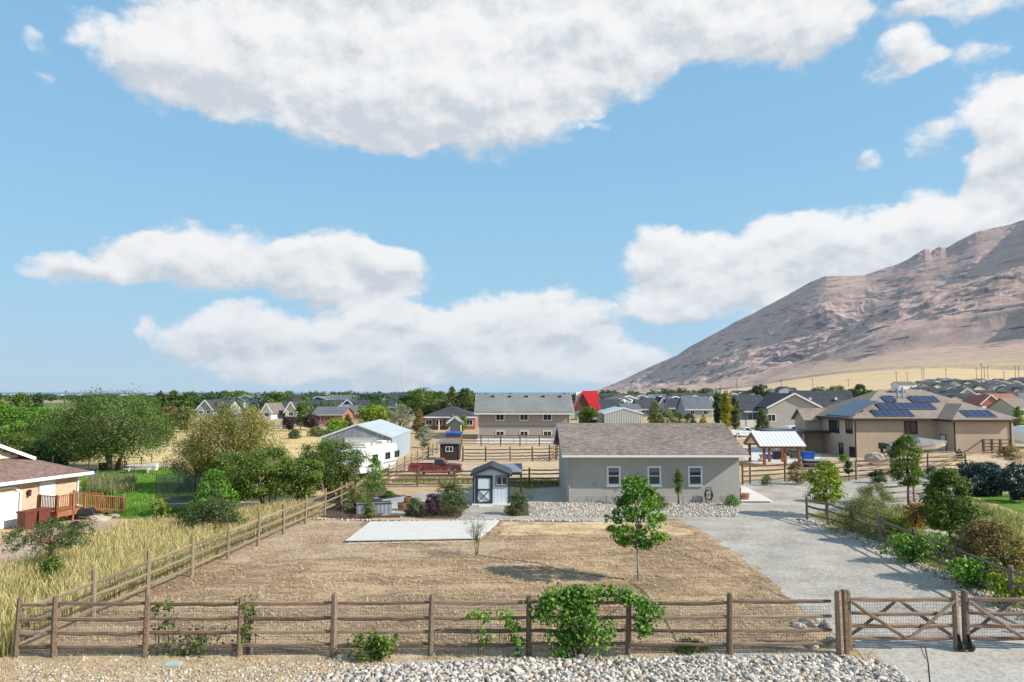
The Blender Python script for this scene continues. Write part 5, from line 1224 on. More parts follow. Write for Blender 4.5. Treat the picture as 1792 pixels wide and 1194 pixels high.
stone_stuff('stone_pile', np.stack([xs_r, ys_r], 1), rg.uniform(.04, .12, len(xs_r)), rg.uniform(.02, .10, len(xs_r)), rb)
# scattered stones on the verge
P = []; 
while len(P) < 3800:
    px = rg.uniform(30, 900); py = rg.uniform(1150, 1215)
    if rg.rand() < (.15 + .9 * (px > 430) * (py > 1158) + .6 * (py > 1172)): P.append(G(px, py))
o = stone_stuff('loose_stones', P, rg.uniform(.018, .06, len(P)), rg.uniform(.0, .02, len(P)), seed=9); props(o, 'scattered pale stones on the dry verge in front of the fence', 'stones')
P = [G(rg.uniform(925, 1290), rg.uniform(880, 905)) for _ in range(5000)]
P = [p for p in P if p[1] < Yh - .1]
o = stone_stuff('border_stones', P, rg.uniform(.03, .085, len(P)), rg.uniform(.02, .05, len(P)), seed=10); props(o, 'pale river stones bordering the front of the taupe house', 'stones')
P = []
for a_, b_ in zip(((505,908),(640,912),(760,913),(885,912)), ((640,912),(760,913),(885,912),(1165,914))):
    n = int((b_[0]-a_[0])/2.6)
    for k in range(n): f = k/n; q = G(a_[0] + (b_[0]-a_[0])*f, a_[1] + (b_[1]-a_[1])*f); P.append((q[0] + rg.uniform(-.04, .04), q[1] + rg.uniform(-.06, .06)))
for k in range(60): q = G(rg.uniform(1430, 1700), 0) if False else None
o = stone_stuff('stone_edging', P, rg.uniform(.06, .12, len(P)), rg.uniform(.03, .06, len(P)), seed=11); props(o, 'row of small stones edging the gravel path above the slab', 'stones')
P = []
for a_, b_ in zip(dp[:-1], dp[1:]):
    for k in range(260): f = rg.rand(); P.append((a_[0] + (b_[0]-a_[0])*f + rg.normal(-.25, .3), a_[1] + (b_[1]-a_[1])*f + rg.normal(-.1, .35)))
o = stone_stuff('bank_stones', P, rg.uniform(.035, .09, len(P)), rg.uniform(.02, .05, len(P)), seed=12); props(o, 'pale stones along the foot of the driveway fence', 'stones')
BV = rock_variants(5, M['boulder'], 2, 17, .7)
def boulder(px, py, wpx, label, zs=1.0, z0=0, k=0, group=None):
    x_, y_ = G(px, py, z0); s_ = wpx / F_PX * y_ / 2
    o = link('boulder', BV[k % 5].copy() if False else BV[k % 5], None, (x_, y_, z0 + s_*.35*zs), (0, 0, k * 1.3), (s_, s_, s_*zs)); return props(o, label, 'boulder', group)
boulder(1418, 1094, 34, 'large pale boulder inside the fence close to the gate post', 1, k=0)
boulder(1448, 1098, 22, 'pinkish boulder next to the large pale one by the gate', 1, k=1)
boulder(1398, 1098, 18, 'darker flat boulder left of the large pale one by the gate', .8, k=2)
boulder(1427, 1133, 20, 'lone pale boulder at the top of the crushed rock strip', 1, k=3)
boulder(1455, 1121, 20, 'flat grey rock wedged at the foot of the double gate post', .7, k=4)
boulder(1490, 1124, 22, 'small tan rock under the hinge end of the gate', .6, k=1)
for k, (x_, y_, w_, l_) in enumerate(((1531,806,30,'big pale boulder at the corner of the tan house bank'),(1552,803,18,'rounded boulder beside the covered boat'),(1572,801,26,'flat boulder below the covered boat hull'),(1600,800,22,'pale slab rock on the bank under the boat trailer'),(1635,797,24,'tan rock near the wing door'),(1655,796,20,'small rock at the wing wall foot'),(1690,797,26,'rough rock between the wing wall and dark corner fence'),(1708,798,18,'pale rock at the foot of the dark corner fence'))):
    boulder(x_, y_, w_, l_, .9, .5, k)
boulder(1642, 940, 44, 'long flat pale rock on the planted bank behind the driveway fence', .5, k=2)
boulder(1612, 936, 26, 'pale rock next to the red and yellow young tree', .5, k=3)
for k, (x_, y_, w_) in enumerate(((165,908,26),(182,912,22),(200,905,16))): boulder(x_, y_, w_, ['white landscape stone at the end of the deck stairs', 'white stone block nearest the lawn corner', 'small white stone on the lawn edge by the deck'][k], .6, k=k)
# ================================================================== small things at the front
x_, y_ = G(302, 1166); ub = empty('utility_box', (x_, y_, 0), .1, 'pale green utility box lid lying in the dry verge', 'lid')
MB().box(-.24, -.17, 0, .24, .17, .06).build('box', M['found'], ub, bevel=.01); MB().box(-.22, -.15, .0605, .22, .15, .085).build('lid', M['lid'], ub, bevel=.008, rot=(0, 0, 0))
x_, y_ = G(1255, 1131); ub = empty('valve_box', (x_, y_, 0), 0, 'teal plastic valve box lid at the foot of the front fence', 'lid')
MB().box(-.26, -.12, 0, .26, .12, .09).build('box', M['teal'], ub, bevel=.01); MB().box(-.05, -.02, .0905, .05, .02, .11).build('handle', M['black'], ub)
x_, y_ = G(1251, 1115); ub = empty('wire_hoop', (x_, y_, 0), 0, 'thin dark wire sign frame standing behind the front fence', 'frame')
MB().tube([(-.12,0,0),(-.12,0,.33),(-.07,0,.36),(.0,0,.33),(0,0,0)], .009, 6).build('hoop', M['black'], ub)
MB().tube([(.1,.02,0),(.1,.02,.31),(.05,.02,.34)], .009, 6).build('hoop', M['black'], ub)
x_, y_ = G(1628, 1200); ub = empty('marker_rod', (x_, y_, 0), 0, 'thin black marker rod stuck in the gravel before the gate', 'rod')
MB().tube([(0,0,0),(-.03,0,.6),(-.09,.01,1.05)], [.02,.018,.014], 6).build('rod', M['black'], ub)
MB().tube([(-.09,.01,.72),(-.22,.01,1.04)], [.012,.012], 6).build('side_rod', M['black'], ub)
# drip hose over the lot
hp_ = [G(x_, y_) for x_, y_ in ((832,972),(870,978),(940,986),(985,1000),(1050,1010),(1090,1014),(1120,1030),(1150,1062),(1170,1095),(1185,1125))]
o = MB().tube([(p[0], p[1], .03) for p in hp_], .013, 6, False).build('drip_hose', M['black']); props(o, 'thin black irrigation hose winding across the dry lot', 'hose')
# ================================================================== kitchen garden between slab and shed
def planter(label, px, py, L, Wd, rz):
    x_, y_ = G(px, py); e = empty('raised_planter', (x_, y_, 0), rz, label, 'planter')
    for a_, b_, c_, d_ in ((0, 0, L, .04), (0, Wd - .04, L, Wd), (0, .041, .04, Wd - .041), (L - .04, .041, L, Wd - .041)):
        MB().box(a_, b_, 0, c_, d_, .62).build('panel', M['galv'], e)
    for k in range(int(L/.25)): MB().box(.1 + k*.25, -.025, .04, .2 + k*.25, -.002, .58).build('rib', M['galv'], e)
    MB().box(-.03, -.03, .62, L + .03, .05, .67).box(-.03, Wd - .05, .62, L + .03, Wd + .03, .67).build('rim', M['black_trim'], e)
    MB().box(.05, .05, .3, L - .05, Wd - .05, .56).build('soil', M['mulch'], e); return e
planter('galvanised raised planter nearer the dry lot, with its dark end facing out', 624, 901, 2.3, 1.1, .25)
planter('galvanised raised planter standing behind the first one', 668, 890, 2.2, 1.1, .9)
for k, (px, py, l_) in enumerate(((705,893,'half barrel planter nearest the shrubs'), (712,882,'half barrel planter behind the first barrel'))):
    x_, y_ = G(px, py); e = empty('barrel_planter', (x_, y_, 0), 0, l_, 'planter')
    for q in range(16):
        a = q*math.pi/8; a2 = (q+.94)*math.pi/8
        mb = MB(); vs = []
        for z, r_ in ((0, .30), (.28, .37), (.52, .36)): vs += [(math.cos(a)*r_, math.sin(a)*r_, z), (math.cos(a2)*r_, math.sin(a2)*r_, z), (math.cos(a2)*(r_-.03), math.sin(a2)*(r_-.03), z), (math.cos(a)*(r_-.03), math.sin(a)*(r_-.03), z)]
        mb.add(vs, [(0,1,5,4),(4,5,9,8),(2,3,7,6),(6,7,11,10),(8,9,10,11),(0,3,2,1),(1,2,6,5),(5,6,10,9),(3,0,4,7),(7,4,8,11)]); mb.build('stave', M['barrel'], e)
    for z, r_ in ((.1, .335), (.42, .372)): MB().cyl(0, 0, z, z + .04, r_, n=20).build('hoop', M['steel'], e) if False else MB().tube([(0,0,z),(0,0,z+.04)], [r_, r_+.004], 20, False).build('hoop', M['steel'], e)
    MB().cyl(0, 0, .3, .44, .335, n=16).build('soil', M['mulch'], e)
x_, y_ = G(700, 906); o = MB().box(-2.2, -.08, 0, 0, .08, .14).build('timber_edging', M['wood_dark'], None, loc=(x_ , y_, 0)); props(o, 'dark timber edging before the shrubs and barrels', 'timber')
x_, y_ = G(618, 906); o = MB().box(0, -.07, 0, 2.2, .07, .12).build('timber_edging', M['wood'], None, loc=(x_ , y_, 0)); props(o, 'timber edging along the front of the mulch bed', 'timber')
# red machine half hidden by the fruit trees
x_, y_ = G(585, 878); e = empty('red_tractor', (x_, y_ + 1, 0), -.2, 'small bright red garden machine with tines half hidden behind the fence', 'tractor')
MB().prism([(-.9, .55), (.2, .55), (.2, .95), (-.2, 1.15), (-.9, 1.05)], -.3, .3, 'y').build('hood', M['red'], e, bevel=.03)
MB().box(.2, -.45, .5, 1.0, .45, .62).prism([(.55, .62), (1.0, .62), (1.08, 1.2), (.98, 1.2), (.9, .75), (.55, .75)], -.24, .24, 'y').build('seat', M['red'], e)
for sx_, sy_, r_ in ((-.65, -.4, .24), (-.65, .4, .24), (.65, -.5, .36), (.65, .5, .36)):
    w_ = MB().wheel(sx_, sy_, r_, r_, .16).build('wheel', M['tyre'], e); MB().wheel(sx_, sy_, r_, r_*.5, .18).build('rim', M['offwhite'], w_)
MB().tube([(.1, 0, .9), (.35, 0, 1.3)], .025, 6).tube([(.35 + .18*math.cos(a*.7), .18*math.sin(a*.7), 1.3) for a in range(10)], .018, 5).build('steering_wheel', M['black'], e)
for k in range(5): MB().tube([(1.1, -.5 + k*.25, .5), (1.5, -.5 + k*.25, .7), (1.75, -.5 + k*.25, .15)], .03, 5).build('tine', M['red'], e)
# ================================================================== vehicles
def wheel(par, x, y, r=.36, w=.24):
    o = MB().wheel(x, y, r, r, w, 20).build('wheel', M['tyre'], par); MB().wheel(x, y, r, r*.58, w + .02, 14).build('rim', M['steel'], o)
def pickup(label, loc, rz, body, dark, glassy='glass', s=1.0):
    e = empty('pickup_truck', loc, rz, label, 'pickup'); e.scale = (s, s, s); W_ = .92
    # lower body with wheel arches cut into its outline
    def arch(cx, n=7, r=.44): return [(cx + r*math.cos(a), .36 + r*math.sin(a)) for a in [k*math.pi/(n-1) for k in range(n)]]
    a1_, a2_ = arch(1.25), arch(4.35)
    mb = MB(); mb.prism([(.02, .95), (.02, .50), (.80, .40)] + a1_[::-1][0:] + [(1.72, .36), (2.46, .36), (2.46, .95)], -W_, W_, 'y'); mb.build('bed', M[body], e, bevel=0)
    MB().box(.05, -W_, .952, 2.44, -W_ + .09, 1.22).box(.05, W_ - .09, .952, 2.44, W_, 1.22).box(.03, -W_, .952, .10, W_, 1.22).box(2.36, -W_, .952, 2.45, W_, 1.22).build('bed_side', M[body], e, bevel=.02)
    MB().prism([(2.48, .36), (3.88, .36)] + a2_[::-1] + [(4.82, .36), (5.28, .45), (5.34, .8), (5.28, 1.08), (3.95, 1.18), (2.48, 1.2)], -W_, W_, 'y').build('body', M[body], e)
    MB().prism([(3.97, 1.19), (5.22, 1.09), (5.2, 1.13), (3.97, 1.24)], -W_ + .08, W_ - .08, 'y').build('hood', M[dark], e)
    cab = MB(); lo = [(2.55, -W_ + .02, 1.205), (3.95, -W_ + .02, 1.205), (3.95, W_ - .02, 1.205), (2.55, W_ - .02, 1.205)]; hi = [(2.68, -W_ + .17, 1.76), (3.42, -W_ + .17, 1.76), (3.42, W_ - .17, 1.76), (2.68, W_ - .17, 1.76)]
    cab.add(lo + hi, [(0,3,2,1),(4,5,6,7),(0,1,5,4),(1,2,6,5),(2,3,7,6),(3,0,4,7)]); cab.build('cab', M[body], e, bevel=.04)
    MB().add([(2.70,-W_+.0,1.25),(3.62,-W_+.0,1.25),(3.36,-W_+.13,1.68),(2.76,-W_+.13,1.68),(2.70,-W_+.05,1.25),(3.62,-W_+.05,1.25),(3.36,-W_+.17,1.68),(2.76,-W_+.17,1.68)], [(0,1,2,3),(4,7,6,5),(0,4,5,1),(1,5,6,2),(2,6,7,3),(3,7,4,0)]).build('side_window', M[glassy], e)
    MB().add([(3.90,-W_+.12,1.25),(3.90,W_-.12,1.25),(3.47,W_-.24,1.70),(3.47,-W_+.24,1.70),(3.86,-W_+.12,1.25),(3.86,W_-.12,1.25),(3.43,W_-.24,1.70),(3.43,-W_+.24,1.70)], [(0,1,2,3),(4,7,6,5),(0,4,5,1),(1,5,6,2),(2,6,7,3),(3,7,4,0)]).build('windscreen', M[glassy], e)
    for x_ in (1.25, 4.35):
        for y_ in (-W_ + .08, W_ - .08): wheel(e, x_, y_)
    MB().box(5.3, -W_, .42, 5.48, W_, .6).build('bumper', M['steel'], e, bevel=.02); MB().box(-.14, -W_, .45, .0, W_, .6).build('bumper', M['steel'], e, bevel=.02)
    for y_ in (-.75, .6): MB().box(5.30, y_, .78, 5.37, y_ + .2, .95).build('headlight', M['white'], e)
    MB().box(2.3, -W_ - .02, .62, 2.4, -W_ - .003, .66).build('trim', M['steel'], e)
    MB().box(3.58, -W_ - .18, 1.22, 3.66, -W_ - .02, 1.4).build('mirror', M['black'], e)
    return e
tx, ty = G(716, 833); pickup('old faded red pickup truck with a dark hood parked in the pasture', (tx, ty, 0), 0, 'maroon', 'black_trim', s=.96)
x_, y_ = G(1303, 771); pickup('white pickup truck parked by the white pole fence beyond the pavilion', (x_, y_ + 8, 0), .1, 'white', 'white', s=1.0)
# camper behind the fruit trees
rvx = empty('camper_trailer', (XY(616, 63.5), 63.5, 0), 1.28, 'white camper trailer behind the fruit trees, its roof and window end showing', 'camper')
L_, Wd = 7.2, 2.5
MB().prism([(-.2, .75), (L_ - .5, .55), (L_, .8), (L_, 2.9), (L_ - .35, 3.2), (.9, 3.2), (-.2, 2.45), (-.6, 1.6)], -Wd/2, Wd/2, 'y').build('body', M['rv'], rvx, bevel=.07); rvx.scale = (1, 1, .92)
MB().box(.9, -Wd/2 + .12, 3.21, L_ - .4, Wd/2 - .12, 3.27).build('roof', M['cream'], rvx)
for xx in (2.2, 5.6): MB().box(xx, -.4, 3.275, xx + .9, .4, 3.55).build('air_conditioner', M['white'], rvx, bevel=.06)
for xx in (3.9, 7.2): MB().box(xx, -.25, 3.275, xx + .45, .25, 3.4).build('roof_vent', M['offwhite'], rvx)
wnd(rvx, Matrix.Translation((L_ + .02, -.7, 1.5)) @ Matrix.Rotation(math.pi/2, 4, 'Z'), 1.4, .9, 'black', 'plain', .05)
for xx in (2.0, 4.6, 6.6): wnd(rvx, T(xx, -Wd/2 - .02, 1.75), .9, .6, 'black', 'plain', .05)
MB().box(3.4, -Wd/2 - .03, .7, 4.1, -Wd/2 - .002, 2.6).build('door', M['offwhite'], rvx)
MB().box(.5, -Wd/2 - .02, 1.25, L_ - .2, -Wd/2 - .002, 1.4).build('stripe', M['bluegrey'], rvx)
for xx in (4.2, 5.0): wheel(rvx, xx, -Wd/2 + .1); wheel(rvx, xx, Wd/2 - .1)
def camper(label, loc, rz, L=7.5, Hc=2.9, name='camper_trailer'):
    e = empty(name, loc, rz, label, 'camper')
    MB().prism([(0, .6), (L - .3, .5), (L, .9), (L, Hc - .3), (L - .3, Hc), (.5, Hc), (-.3, Hc - .8), (-.3, 1.1)], -1.2, 1.2, 'y').build('body', M['rv'], e, bevel=.06)
    for xx in (1.0, 3.2, 5.6): wnd(e, T(xx, -1.22, 1.55), .9, .6, 'black', 'plain', .05)
    MB().box(4.4, -1.235, .65, 5.0, -1.202, 2.5).build('door', M['offwhite'], e)
    MB().box(.2, -1.225, 1.1, L - .3, -1.202, 1.22).build('stripe', M['bluegrey'], e)
    MB().box(2.5, -.4, Hc + .003, 3.4, .4, Hc + .25).build('air_conditioner', M['white'], e, bevel=.05)
    for xx in (L*.5, L*.5 + .8): wheel(e, xx, -1.1); wheel(e, xx, 1.1)
    return e
camper('white camper at the picture edge past the tan garage wing', (XY(1776, 100), 100, 0), 0, 8, 3.2)
camper('long low white trailer parked in front of the grey gabled house', (XY(1368, 118), 118, 0), 0, 4.8, 2.3)
# covered boat on the bank
bt = empty('covered_boat', (XY(1545, 80.5), 80.5, .95), 0, 'tan motor boat under a grey cover on its trailer by the tan house', 'boat')
def boat_hull():
    st = [(0, .95, .25, .95), (1.5, 1.05, .2, 1.0), (3.5, 1.1, .2, 1.05), (5.2, .85, .3, 1.15), (6.3, .45, .55, 1.28), (6.9, .05, .95, 1.35)]
    V = []; F = []
    for x, w, zb, zt in st: V += [(x, -w, zt), (x, -w*.85, zb + .3), (x, 0, zb), (x, w*.85, zb + .3), (x, w, zt)]
    for i in range(len(st) - 1):
        for j in range(4): F.append((i*5+j, i*5+j+1, i*5+j+6, i*5+j+5))
        F.append((i*5+4, i*5, i*5+5, i*5+9))
    F += [(0,1,2,3,4)]; return MB().add(V, F)
boat_hull().build('hull', M['hull'], bt)
V = []; F = []
for i, (x, w, zt) in enumerate(((-.1,.98,1.0),(1.2,1.1,1.05),(2.6,1.14,1.08),(3.6,1.14,1.1),(5.0,.92,1.2),(6.2,.5,1.34),(7.0,.04,1.4))):
    pk = (.12, .45, .35, .75, .45, .18, .03)[i]
    for j in range(7): a = j/6*2 - 1; V.append((x, a*w, zt - .15 if abs(a) == 1 else zt + pk*(1 - a*a) + (.05 if j % 2 else 0)))
for i in range(6):
    for j in range(6): F.append((i*7+j, i*7+j+1, (i+1)*7+j+1, (i+1)*7+j))
MB().add(V, F).build('cover', M['tarp'], bt)
MB().box(-.9, -.25, .55, -.25, .25, 1.25).box(-.75, -.12, .1, -.5, .12, .55).build('outboard_motor', M['black'], bt, bevel=.06)
MB().beam((-.2, -.6, .12), (6.6, -.15, .2), .1).beam((-.2, .6, .12), (6.6, .15, .2), .1).beam((6.6, 0, .2), (7.8, 0, .25), .1).build('trailer_frame', M['steel'], bt)
wheel(bt, 2.6, -.95, .3, .2); wheel(bt, 2.6, .95, .3, .2)
# outdoor unit, patio things
x_ = XY(1742, 80.3); hu = empty('heat_pump', (x_, 80.4, .95), 0, 'white outdoor heat pump unit by the corner of the tan garage wing', 'heat pump')
MB().box(0, 0, 0, .9, .4, .85).build('case', M['offwhite'], hu, bevel=.03); MB().tube([(.35, -.012, .42), (.35, -.002, .42)], .32, 18).build('fan_grille', M['black'], hu); MB().box(.05, .05, -.1, .85, .35, -.003).build('base', M['concrete2'], hu)
def box_thing(name, label, cat, px, py, w, d, h, m, lid=None, rz=0):
    x_, y_ = G(px, py); e = empty(name, (x_, y_, 0), rz, label, cat)
    mb = MB(); mb.add([(-w/2*.86,-d/2*.86,0),(w/2*.86,-d/2*.86,0),(w/2*.86,d/2*.86,0),(-w/2*.86,d/2*.86,0),(-w/2,-d/2,h*.9),(w/2,-d/2,h*.9),(w/2,d/2,h*.9),(-w/2,d/2,h*.9)], [(0,3,2,1),(4,5,6,7),(0,1,5,4),(1,2,6,5),(2,3,7,6),(3,0,4,7)])
    mb.build('body', M[m], e, bevel=.02); MB().box(-w/2 - .03, -d/2 - .05, h*.905, w/2 + .03, d/2 + .03, h).build('lid', M[lid or m], e, bevel=.015)
    return e
box_thing('storage_tub', 'large blue plastic tub under the deck of the tan house', 'tub', 1414, 804, 1.4, .9, .9, 'blue')
box_thing('cooler', 'small blue cooler box on the pavilion patio', 'cooler', 1345, 804, .9, .6, .6, 'blue')
box_thing('patio_cabinet', 'black patio cabinet between the pavilion posts', 'cabinet', 1361, 804, 1.1, .7, .95, 'black')
box_thing('patio_cabinet', 'brown patio cabinet behind the middle pavilion post', 'cabinet', 1392, 802, 1.3, .7, 1.0, 'wood_dark')
box_thing('covered_furniture', 'low dark covered furniture in front of the blue tub', 'furniture', 1428, 818, 2.6, 1.5, .8, 'black_trim', 'bluegrey')
# barbecue on legs under the pavilion
x_, y_ = G(1379, 806); e = empty('barbecue', (x_, y_, 0), 0, 'black kettle barbecue on legs under the pavilion roof', 'barbecue')
MB().tube([(0,0,.55),(0,0,.62),(0,0,.8),(0,0,.95),(0,0,1.03)], [.12,.3,.36,.28,.06], 16).build('kettle', M['black'], e, smooth=True)
for a in range(3): MB().beam((math.cos(a*2.1)*.15, math.sin(a*2.1)*.15, .6), (math.cos(a*2.1)*.35, math.sin(a*2.1)*.35, 0), .03).build('leg', M['steel'], e)
x_, y_ = G(1333, 807); e = empty('stone_ornament', (x_, y_, 0), 0, 'pale stacked stone ornament between the near pavilion posts', 'ornament')
MB().tube([(0,0,0),(0,0,.15),(0,0,.3),(0,0,.5),(0,0,.7),(0,0,.78)], [.4,.42,.2,.18,.32,.3], 12).build('stone', M['stone'], e)
# bins and clutter by the brick house
for k, (px, py, l_) in enumerate(((46,926,'brown wheeled bin standing against the garage door edge'), (70,921,'second brown wheeled bin next to the deck corner'))):
    e = box_thing('wheeled_bin', l_, 'wheelie bin', px, py, .68, .75, 1.08, 'bin', rz=-.3)
    MB().wheel(.25, .38, .12, .12, .06).build('wheel', M['tyre'], e); MB().wheel(-.25, .38, .12, .12, .06).build('wheel', M['tyre'], e)
    MB().beam((-.25, .42, 1.0), (.25, .42, 1.0), .03).build('handle', M['bin'], e)
x_, y_ = G(50, 925); pk = empty('pumpkin', (x_, y_ - .25, 0), 0, 'orange pumpkin on the ground before the brown bin', 'pumpkin')
V = []; F = []
for i in range(9):
    th_ = math.pi * i / 8
    for j in range(20): a = 2*math.pi*j/20; r_ = (.20 + .018*math.cos(a*8)) * math.sin(th_); V.append((r_*math.cos(a), r_*math.sin(a), .15 - .15*math.cos(th_)))
for i in range(8):
    for j in range(20): F.append((i*20+j, i*20+(j+1) % 20, (i+1)*20+(j+1) % 20, (i+1)*20+j))
MB().add(V, F).build('body', M['orange'], pk, smooth=True); MB().tube([(0,0,.29),(.02,0,.36)], [.025,.018], 6).build('stem', M['wood_dark'], pk)
e = box_thing('cardboard_box', 'white box beside the brown bins below the deck', 'box', 80, 917, .7, .5, .35, 'white')
x_, y_ = G(57, 915); e = empty('wooden_bench', (x_ - .3, y_ + .9, 0), 1.2, 'red-brown wooden bench with a pale blue bundle behind the bins', 'bench')
MB().box(-.7, -.25, .42, .7, .25, .48).build('seat', M['cedar'], e); 
for zz in (.6, .8, 1.0): MB().box(-.7, .22, zz, .7, .26, zz + .12).build('back_slat', M['cedar'], e)
for xx in (-.65, .6): MB().box(xx, -.22, 0, xx + .06, -.16, .42).build('leg', M['cedar'], e); MB().box(xx, .2, 0, xx + .06, .262, 1.1).build('leg', M['cedar'], e)
o = MB().tube([(-.5,0,.56),(-.2,.02,.6),(.2,0,.61),(.5,0,.57)], [.08,.17,.16,.07], 10).build('folded_cover', M['shedside'], None, loc=(x_ - .3, y_ + .9, .03)); props(o, 'pale blue folded cover lying on the wooden bench', 'cover')
x_, y_ = G(151, 909); e = empty('wheelbarrow', (x_, y_, 0), .3, 'upturned black wheelbarrow by the deck stairs', 'wheelbarrow')
mb = MB(); mb.add([(-.5,-.35,.35),(.5,-.35,.35),(.5,.35,.35),(-.5,.35,.35),(-.35,-.25,.72),(.38,-.25,.68),(.38,.25,.68),(-.35,.25,.72)], [(0,3,2,1),(4,5,6,7),(0,1,5,4),(1,2,6,5),(2,3,7,6),(3,0,4,7)]); mb.build('tray', M['black'], e, bevel=.04)
MB().wheel(-.75, 0, .2, .2, .1).build('wheel', M['tyre'], e)
for yy in (-.25, .25): MB().beam((-.75, yy*.3, .25), (1.0, yy, .32), .04).build('handle', M['wood'], e); MB().beam((.3, yy, .34), (.35, yy, 0), .035).build('leg', M['steel'], e)
x_, y_ = G(132, 926); o = MB().tube([(-.45,0,.1),(-.25,.05,.22),(0,0,.26),(.25,-.04,.2),(.45,0,.08)], [.06,.2,.24,.19,.05], 10).build('black_sack', M['black'], None, loc=(x_, y_, 0)); props(o, 'crumpled black sack on the dry ground near the deck', 'sack')
# trampoline
x_, y_ = G(326, 899); tr_ = empty('trampoline', (x_, y_, 0), .2, 'round trampoline with black safety net on the lawn', 'trampoline')
mnet, t, b, o = newmat('black_net'); b.inputs['Base Color'].default_value = (.012,.02,.022,1); tr2 = t.nodes.new('ShaderNodeBsdfTransparent'); mx = t.nodes.new('ShaderNodeMixShader')
ck = tnoise(t, co(t), 60, 1, .5); mx.inputs[0].default_value = .42; t.links.new(tr2.outputs[0], mx.inputs[1]); t.links.new(b.outputs[0], mx.inputs[2]); t.links.new(mx.outputs[0], o.inputs[0])
Rt = 1.85; circ = [(math.cos(k*math.pi/16)*Rt, math.sin(k*math.pi/16)*Rt, .92) for k in range(33)]
MB().tube(circ, .035, 6, False).build('ring', M['steel'], tr_); MB().cyl(0, 0, .90, .915, Rt - .28, n=32).build('mat', M['black'], tr_)
mb = MB(); vs = []
for k in range(33): a = k*math.pi/16; vs += [(math.cos(a)*(Rt+.06), math.sin(a)*(Rt+.06), .94), (math.cos(a)*(Rt-.28), math.sin(a)*(Rt-.28), .95)]
mb.add(vs, [(2*k, 2*k+1, 2*k+3, 2*k+2) for k in range(32)]); mb.build('pad', M['navy'], tr_)
for k in range(6):
    a = k*math.pi/3; MB().tube([(math.cos(a)*(Rt+.08), math.sin(a)*(Rt+.08), .3), (math.cos(a)*(Rt+.08), math.sin(a)*(Rt+.08), 2.75)], .028, 6).build('net_pole', M['black'], tr_)
    MB().tube([(math.cos(a-.2)*Rt, math.sin(a-.2)*Rt, .9), (math.cos(a-.2)*Rt, math.sin(a-.2)*Rt, .04), (math.cos(a+.2)*Rt, math.sin(a+.2)*Rt, .04), (math.cos(a+.2)*Rt, math.sin(a+.2)*Rt, .9)], .024, 6).build('leg', M['steel'], tr_)
mb = MB(); vs = []
for k in range(33): a = k*math.pi/16; q = Rt + .02 - .12*abs(math.sin(a*3)); vs += [(math.cos(a)*q, math.sin(a)*q, .96), (math.cos(a)*q, math.sin(a)*q, 2.6)]
mb.add(vs, [(2*k, 2*k+1, 2*k+3, 2*k+2) for k in range(32)]); mb.build('safety_net', mnet, tr_)
# tables near the big tree
def table(label, px, py, L, Wd, H, m, rz=0, benches=True, leg='wood'):
    x_, y_ = G(px, py); e = empty('picnic_table', (x_, y_, 0), rz, label, 'table')
    for k in range(5): MB().box(-L/2, -Wd/2 + k*Wd/5 + .01, H - .05, L/2, -Wd/2 + (k+1)*Wd/5 - .01, H).build('plank', M[m], e)
    for sx_ in (-L*.36, L*.36):
        MB().beam((sx_, -Wd*.28, H - .06), (sx_, -Wd*.85, 0), .09, .05).build('leg', M[m], e); MB().beam((sx_ + .06, Wd*.28, H - .06), (sx_ + .06, Wd*.85, 0), .09, .05).build('leg', M[m], e)
        MB().box(sx_ - .12, -Wd, H*.52, sx_ - .06, Wd, H*.6).build('cross_beam', M[m], e)
    if benches:
        for yy in (-Wd, Wd): MB().box(-L/2, yy - .14, H*.605, L/2, yy + .14, H*.66).build('bench', M[m], e)
    return e
table('long weathered picnic table in the sun behind the lawn', 247, 828, 2.6, .9, .8, 'offwhite', .05)
table('brown wooden table in the shade beside the big tree trunk', 207, 824, 1.5, .8, .95, 'cedar', 0, False)
x_, y_ = G(223, 822); e = empty('timber_rack', (x_, y_ + 1, 0), 0, 'bare timber rack between the two tables', 'rack')
for xx in (-.9, .9): MB().beam((xx, 0, 0), (xx, 0, 1.15), .08).build('post', M['wood'], e)
MB().beam((-.95, 0, 1.17), (.95, 0, 1.17), .1, .06).build('beam', M['wood'], e)
box_thing('feed_box', 'low dark wooden box left of the big tree trunk', 'box', 182, 822, .9, .6, .7, 'wood_dark')
box_thing('white_crate', 'white crate at the sunny end of the picnic table', 'crate', 266, 824, 1.1, .6, .75, 'offwhite')
# wire vegetable patch
gp = [G(150, 862), G(192, 865), G(232, 858), G(236, 846), G(170, 845)]
fence('thin stake and wire fence round the overgrown vegetable patch', gp + [gp[0]], 1.15, (.35, .7, 1.05), 'wood_grey', name='garden_fence', seed=21, pr=.035, rr=(.008, .008), posts=None, wire=(.16, 1.05, .02, .006))
